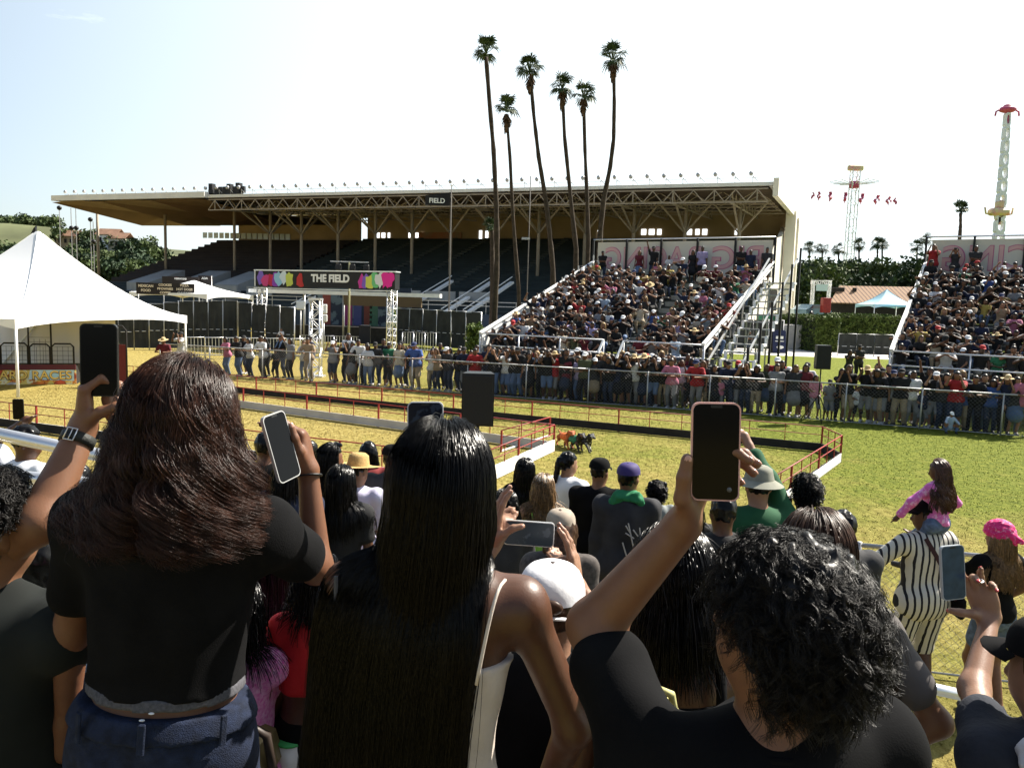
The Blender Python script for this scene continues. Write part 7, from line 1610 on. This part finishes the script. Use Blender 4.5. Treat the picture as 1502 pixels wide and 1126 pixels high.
back_person('woman with dark wavy hair and sunglasses pushed up on her head', mid(487, 672, 6.4), 1.7, T_BLK2, SK1, None, H_BLK, strands='long', hl=(.35, .5), amp=.006, fem=True, tank=True, h=.014, group=MG, extras=ex_sun, yaw=-.5, head=(-.4, 0))
back_person('dark haired head between raised white edged phone and sunglasses woman', mid(455, 664, 7.2), 1.68, T_BLK2, SK2, 'short', H_BLK, h=.015, group=MG)
back_person('dark haired person just behind the straw hat', mid(541, 664, 7.8), 1.68, mat('brick_tee', (.2, .03, .03), .9), SK1, 'bob', H_BLK, fem=True, h=.015, group=MG)
back_person('dark haired person behind the tilted phone near the auburn hair', mid(390, 655, 6.0), 1.72, T_BLK2, SK2, 'short', H_BLK, h=.014, group=MG, sleeve=1.5)
pl_ = mid(27, 600, 5.6)
back_person('bearded man in white tee lifting a phone at the far left', mid(40, 648, 5.4), 1.7, T_WHT, SK2, 'short', H_BLK, hands=(pl_+V(0, 0, -.12), None), poles=((-1, .1, -.6), (1, -.3, 0)), h=.013, group=MG, yaw=-.4, head=(-.9, 0)); phone('black phone lifted at the far left above the white railing', pl_, unit(V(1, .2, 0)), unit(V(.1, 0, 1)), .074, .152, .01)
back_person('person with dark hair in pale lilac top under the watch arm', mid(112, 712, 3.9), 1.62, T_LIL, SK3, 'long', H_BLK, fem=True, h=.012)
back_person('person in denim jacket low at the left behind black curls', mid(78, 742, 3.1), 1.5, DENIM2, SK3, 'long', H_BLK, fem=True, h=.012, sleeve=1.8)
# --- striped man with a girl on his shoulder, and the woman in the pink bandana
STR = mat('striped_cloth', (.62, .58, .5), .85); stripes(STR, 0, 21, (.55, .52, .46), (.015, .015, .02), .34)
def foot(x, y): p = gnd(x, y); return p
fm = foot(1340, 1038); HM = 1.8
sm, om, gm_ = back_person('man in striped short sleeved shirt and matching shorts and black cap, girl on his shoulder', V(fm[0]-.03, fm[1]+.02, HM-.115), HM, STR, SK2, 'short', H_BLK, dict(), T_BLK2, pants=STR, plen=1.02, h=.01, sleeve=.95, yaw=.15, head=(.9, 0), fat=1.12, hem=-.17, hands=(V(fm[0]-.3, fm[1]+.25, 1.12), V(fm[0]+.1, fm[1]+.3, 1.4)), poles=((-1, -.3, -.3), (1, -.2, -.6)), group=None)
m = MB(); A, B_ = sm['sh'][0]+V(.12, -.09, .06), sm['hip']+V(.19, -.16, .05); pts = [A+(B_-A)*t+V(0, -.05*math.sin(t*3.1), 0) for t in np.linspace(0, 1, 10)]; bt = thing('shoulder_bag', 'dark strap bag worn across the striped back', 'bag', gm_)
for i in range(9): m.bar(pts[i]-gm_, pts[i+1]-gm_, .035, .006, up=(0, 1, 0))
m.build('strap', mat('maroon_strap', (.04, .012, .012), .7), bt); m = MB(); m.box(B_+V(.03, .02, -.06)-gm_, (.06, .16, .18), bev=.02); m.build('pouch', T_BLK2, bt)
gc = V(sm['sh'][1][0]+.0, sm['sh'][1][1]+.02, 0); hcg = at(1375, 690, fm[1]+.0)
PKB = mat('pink_bandana_print', (.6, .13, .4), .8, col2=(.72, .4, .6), scale=35, thresh=(.5, .62))
back_person('little girl with long curly brown hair and pink bandana sleeves sitting on a shoulder', hcg, 1.12, PKB, SK2, None, hairmat('curly_brown_hair', (.06, .022, .012), .4, .5, .5), strands='long', hl=(.3, .4), amp=.014, fem=True, h=.009, shw=.15, hipz=.2, lean=.05, yaw=.5, head=(.5, -.1), feet=((-.1, .3, -.3), (.1, .3, -.3)), knees=((-.1, .6, 1), (.1, .6, 1)), hands=(V(hcg[0]-.26, hcg[1]+.05, hcg[2]-.4), V(hcg[0]+.12, hcg[1]+.12, hcg[2]-.4)), poles=((-1, -.3, 0), (1, -.3, 0)), sleeve=1.9, pants=DENIM2, plen=.9, nstr=1800, hem=-.02)
fw_ = foot(1425, 1046); HW_ = 1.66
phw = V(fw_[0]-.2, fw_[1]+.32, 1.38)
def ex_band(s, o, org):
    c = s['hc']+s['hu']*.03-s['hf']*.012; ax = np.array([s['hr'], s['hf'], s['hu']]); b = solid([ell(c+s['hu']*.006, V(.107, .127, .118), ax, .02), cone(c-s['hf']*.1-s['hu']*.01, c-s['hf']*.17-s['hu']*.03+s['hr']*.02, .035, .02, .03), cone(c-s['hf']*.1-s['hu']*.02, c-s['hf']*.15-s['hu']*.1, .02, .012, .02)], .008, folds(.004, .05, 4), plane(c-s['hu']*.03+s['hf']*.0, -unit(s['hu']*.9+s['hf']*-.25))); put('bandana', b, org, mat('hot_pink_bandana', (.62, .02, .16), .75, col2=(.7, .25, .4), scale=45, thresh=(.55, .65)), o)
back_person('blonde woman in hot pink bandana, black top and denim shorts', V(fw_[0]+.08, fw_[1], HW_-.115), HW_, T_BLK2, SK3, None, H_BLN, strands='long', hl=(.38, .5), amp=.005, fem=True, pants=DENIM2, plen=.55, h=.01, sleeve=.5, yaw=.25, head=(.2, 0), hands=(phw+V(.02, -.02, -.07), V(fw_[0]+.25, fw_[1]+.15, .95)), poles=((-.6, -.2, -1), (1, -.3, 0)), nstr=1800, extras=ex_band, hem=-.04)
phone('black phone held up by the woman in the pink bandana', phw, unit(V(1, .2, 0)), unit(V(.05, .05, 1)), .074, .152, .01)
# --- rails and fence near the camera
chain_fence([(2.35, 7.25, 0), (3.3, 7.02, 0), (7.5, 6.1, 0)], 'waist high chain link fence before the striped man and bandana woman', H=1.2, pitch=.075, post_gap=1.9, wire=.0015)
def guard_rail(pts, r, label, posts=()):
    o = V(pts[0][0], pts[0][1], 0); t = thing('guard_rail', label, 'railing', o); m = MB(); m.tube([V(p)-o for p in pts], r, 14); m.build('rail', M_alu, t)
    for p, zb in posts: m = MB(); m.tube([V(p[0], p[1], zb)-o, V(p)-o], r*.8, 10); m.build('post', M_alu, t)
guard_rail([at(1290, 992, 3.1), at(1452, 1028, 3.1)], .024, 'bare aluminium rail end beside the striped man\'s legs', [(at(1298, 993, 3.1), 0)])
guard_rail([at(-150, 606, 3.0), at(150, 668, 3.0), at(270, 693, 3.0)], .026, 'white upper guard rail at the left behind the raised watch arm', [(at(-60, 625, 3.0), 0), (at(262, 691, 3.0), 0)])
guard_rail([at(-150, 682, 3.0), at(160, 712, 3.0), at(270, 736, 3.0)], .026, 'lower aluminium guard rail at the left', [(at(-100, 687, 3.0), 0)])
# --- the stand the spectators in front stand on
t = thing('spectator_stand', 'aluminium stand under the nearest spectators', 'bleacher', (0, 1, 0))
for y0, y1, z in ((.5, 1.72, 1.5), (1.72, 2.6, 1.08), (2.6, 3.5, .72), (3.5, 4.4, .36)):
    m = MB(); m.box((0, (y0+y1)/2-1, z-.03), (7, y1-y0-.02, .05)); m.build('foot_plank', M_footb, t)
    m = MB()
    for x in (-3.4, -1.2, 1.2, 3.4): m.box((x, (y0+y1)/2-1, (z-.06)/2), (.06, .06, z-.06))
    m.build('support_frame', M_alud, t)
# ---------------------------------------------------------------- racing dogs
def dog(px, py, coat, vest, label, rz, sc=1.0):
    p = gnd(px, py); u = .01; k = 1.0
    P = [ell(V(0, 0, .27), V(.085, .2, .1), None, .05), ell(V(0, .14, .29), V(.09, .12, .115), None, .05), ell(V(0, -.17, .28), V(.078, .1, .095), None, .05), cone(V(0, .2, .32), V(0, .27, .4), .068, .06, .05), ell(V(0, .3, .44), V(.062, .075, .066), None, .03), cone(V(0, .34, .425), V(0, .41, .4), .038, .026, .02), cone(V(0, -.26, .33), V(0, -.42, .42), .02, .009, .03)]
    for sx in (-1, 1):
        P += [cone(V(sx*.05, .29, .49), V(sx*.09, .27, .4), .026, .02, .015), cone(V(sx*.06, .2, .24), V(sx*.065, .23+.05*sx, .12), .035, .022, .03), cone(V(sx*.065, .23+.05*sx, .12), V(sx*.065, .27+.06*sx, .03), .02, .017, .015), cone(V(sx*.065, .27+.06*sx, .025), V(sx*.065, .31+.06*sx, .018), .02, .016, .01)]
        P += [cone(V(sx*.06, -.2, .26), V(sx*.065, -.14-.05*sx, .15), .048, .03, .03), cone(V(sx*.065, -.14-.05*sx, .15), V(sx*.065, -.25-.05*sx, .09), .024, .018, .015), cone(V(sx*.065, -.25-.05*sx, .09), V(sx*.065, -.22-.06*sx, .02), .017, .015, .012), cone(V(sx*.065, -.22-.06*sx, .02), V(sx*.065, -.17-.06*sx, .016), .018, .015, .01)]
    v, q = solid(P, .011); o = link('dog', npmesh('dog_body', v, q, mats=[coat])); o.location = tuple(p); o.rotation_euler = (0, 0, rz); o.scale = (sc*1.25, sc, sc*.86); tag(o, label, 'dog', 'dogs racing inside the track')
    vv = solid([ell(V(0, .02, .285), V(.1, .2, .115), None, .05), ell(V(0, .16, .3), V(.1, .1, .125), None, .05)], .011); link('vest', npmesh('vest', *vv, mats=[vest]), o)
    m = MB(); m.ball((0, .425, .405), .016); m.build('nose', M_blackp, o)
    return o
C_BLK = mat('black_coat', (.014, .012, .011), .6, vary=.3, scale=15); C_TAN = mat('black_tan_coat', (.014, .012, .011), .6, col2=(.2, .1, .05), scale=9, thresh=(.55, .62)); C_BW = mat('black_white_coat', (.014, .012, .011), .6, col2=(.6, .58, .55), scale=9, thresh=(.57, .6))
dog(829, 655, mat('ginger_coat', (.36, .1, .03), .7, vary=.2, scale=20), mat('orange_vest', (.62, .13, .02), .7, vary=.2, scale=20), 'small dog in orange racing vest, first of the three running', -2.75)
dog(842, 659, C_TAN, mat('green_vest', (.02, .14, .07), .7), 'dark dog in green racing vest, between the two other dogs', -2.65)
dog(853, 660, C_BW, mat('dark_vest', (.02, .02, .025), .7), 'black dog with white patches and paws, last on the right', -2.45)

for x, y, Y, H, sh, hs, cp, lab in ((500, 708, 5.2, 1.66, 'black', 'long', None, 'dark long haired person in black just left of the white shirt under the straw hat'), (575, 672, 7.0, 1.74, 'charcoal', 'short', 'black cap', 'person in charcoal with black cap hidden behind the long black hair'), (425, 690, 5.0, 1.66, 'navy', 'bob', None, 'dark haired person in navy behind the raised forearm with hair tie'), (1010, 742, 5.6, 1.66, 'black', 'long', None, 'long haired person in black below the phone in the pink edged case'), (1060, 752, 4.4, 1.6, 'black', 'short', None, 'dark haired person in black between the raised arm and green sweater'), (740, 742, 5.4, 1.62, 'charcoal', 'bob', None, 'dark haired person beside the straight black hair, behind the sideways phone'), (1235, 775, 4.6, 1.62, 'charcoal', 'short', None, 'dark short haired person right of the smooth brown hair')):
    back_person(lab, mid(x, y, Y), H, SHM[sh], SK2, hs if hs == 'short' else None, H_BLK, None if cp is None else dict(), T_BLK2, fem=hs != 'short', h=.014, group=MG, strands=0 if hs == 'short' else 'long', hl=(.3, .42) if hs == 'long' else (.14, .2))
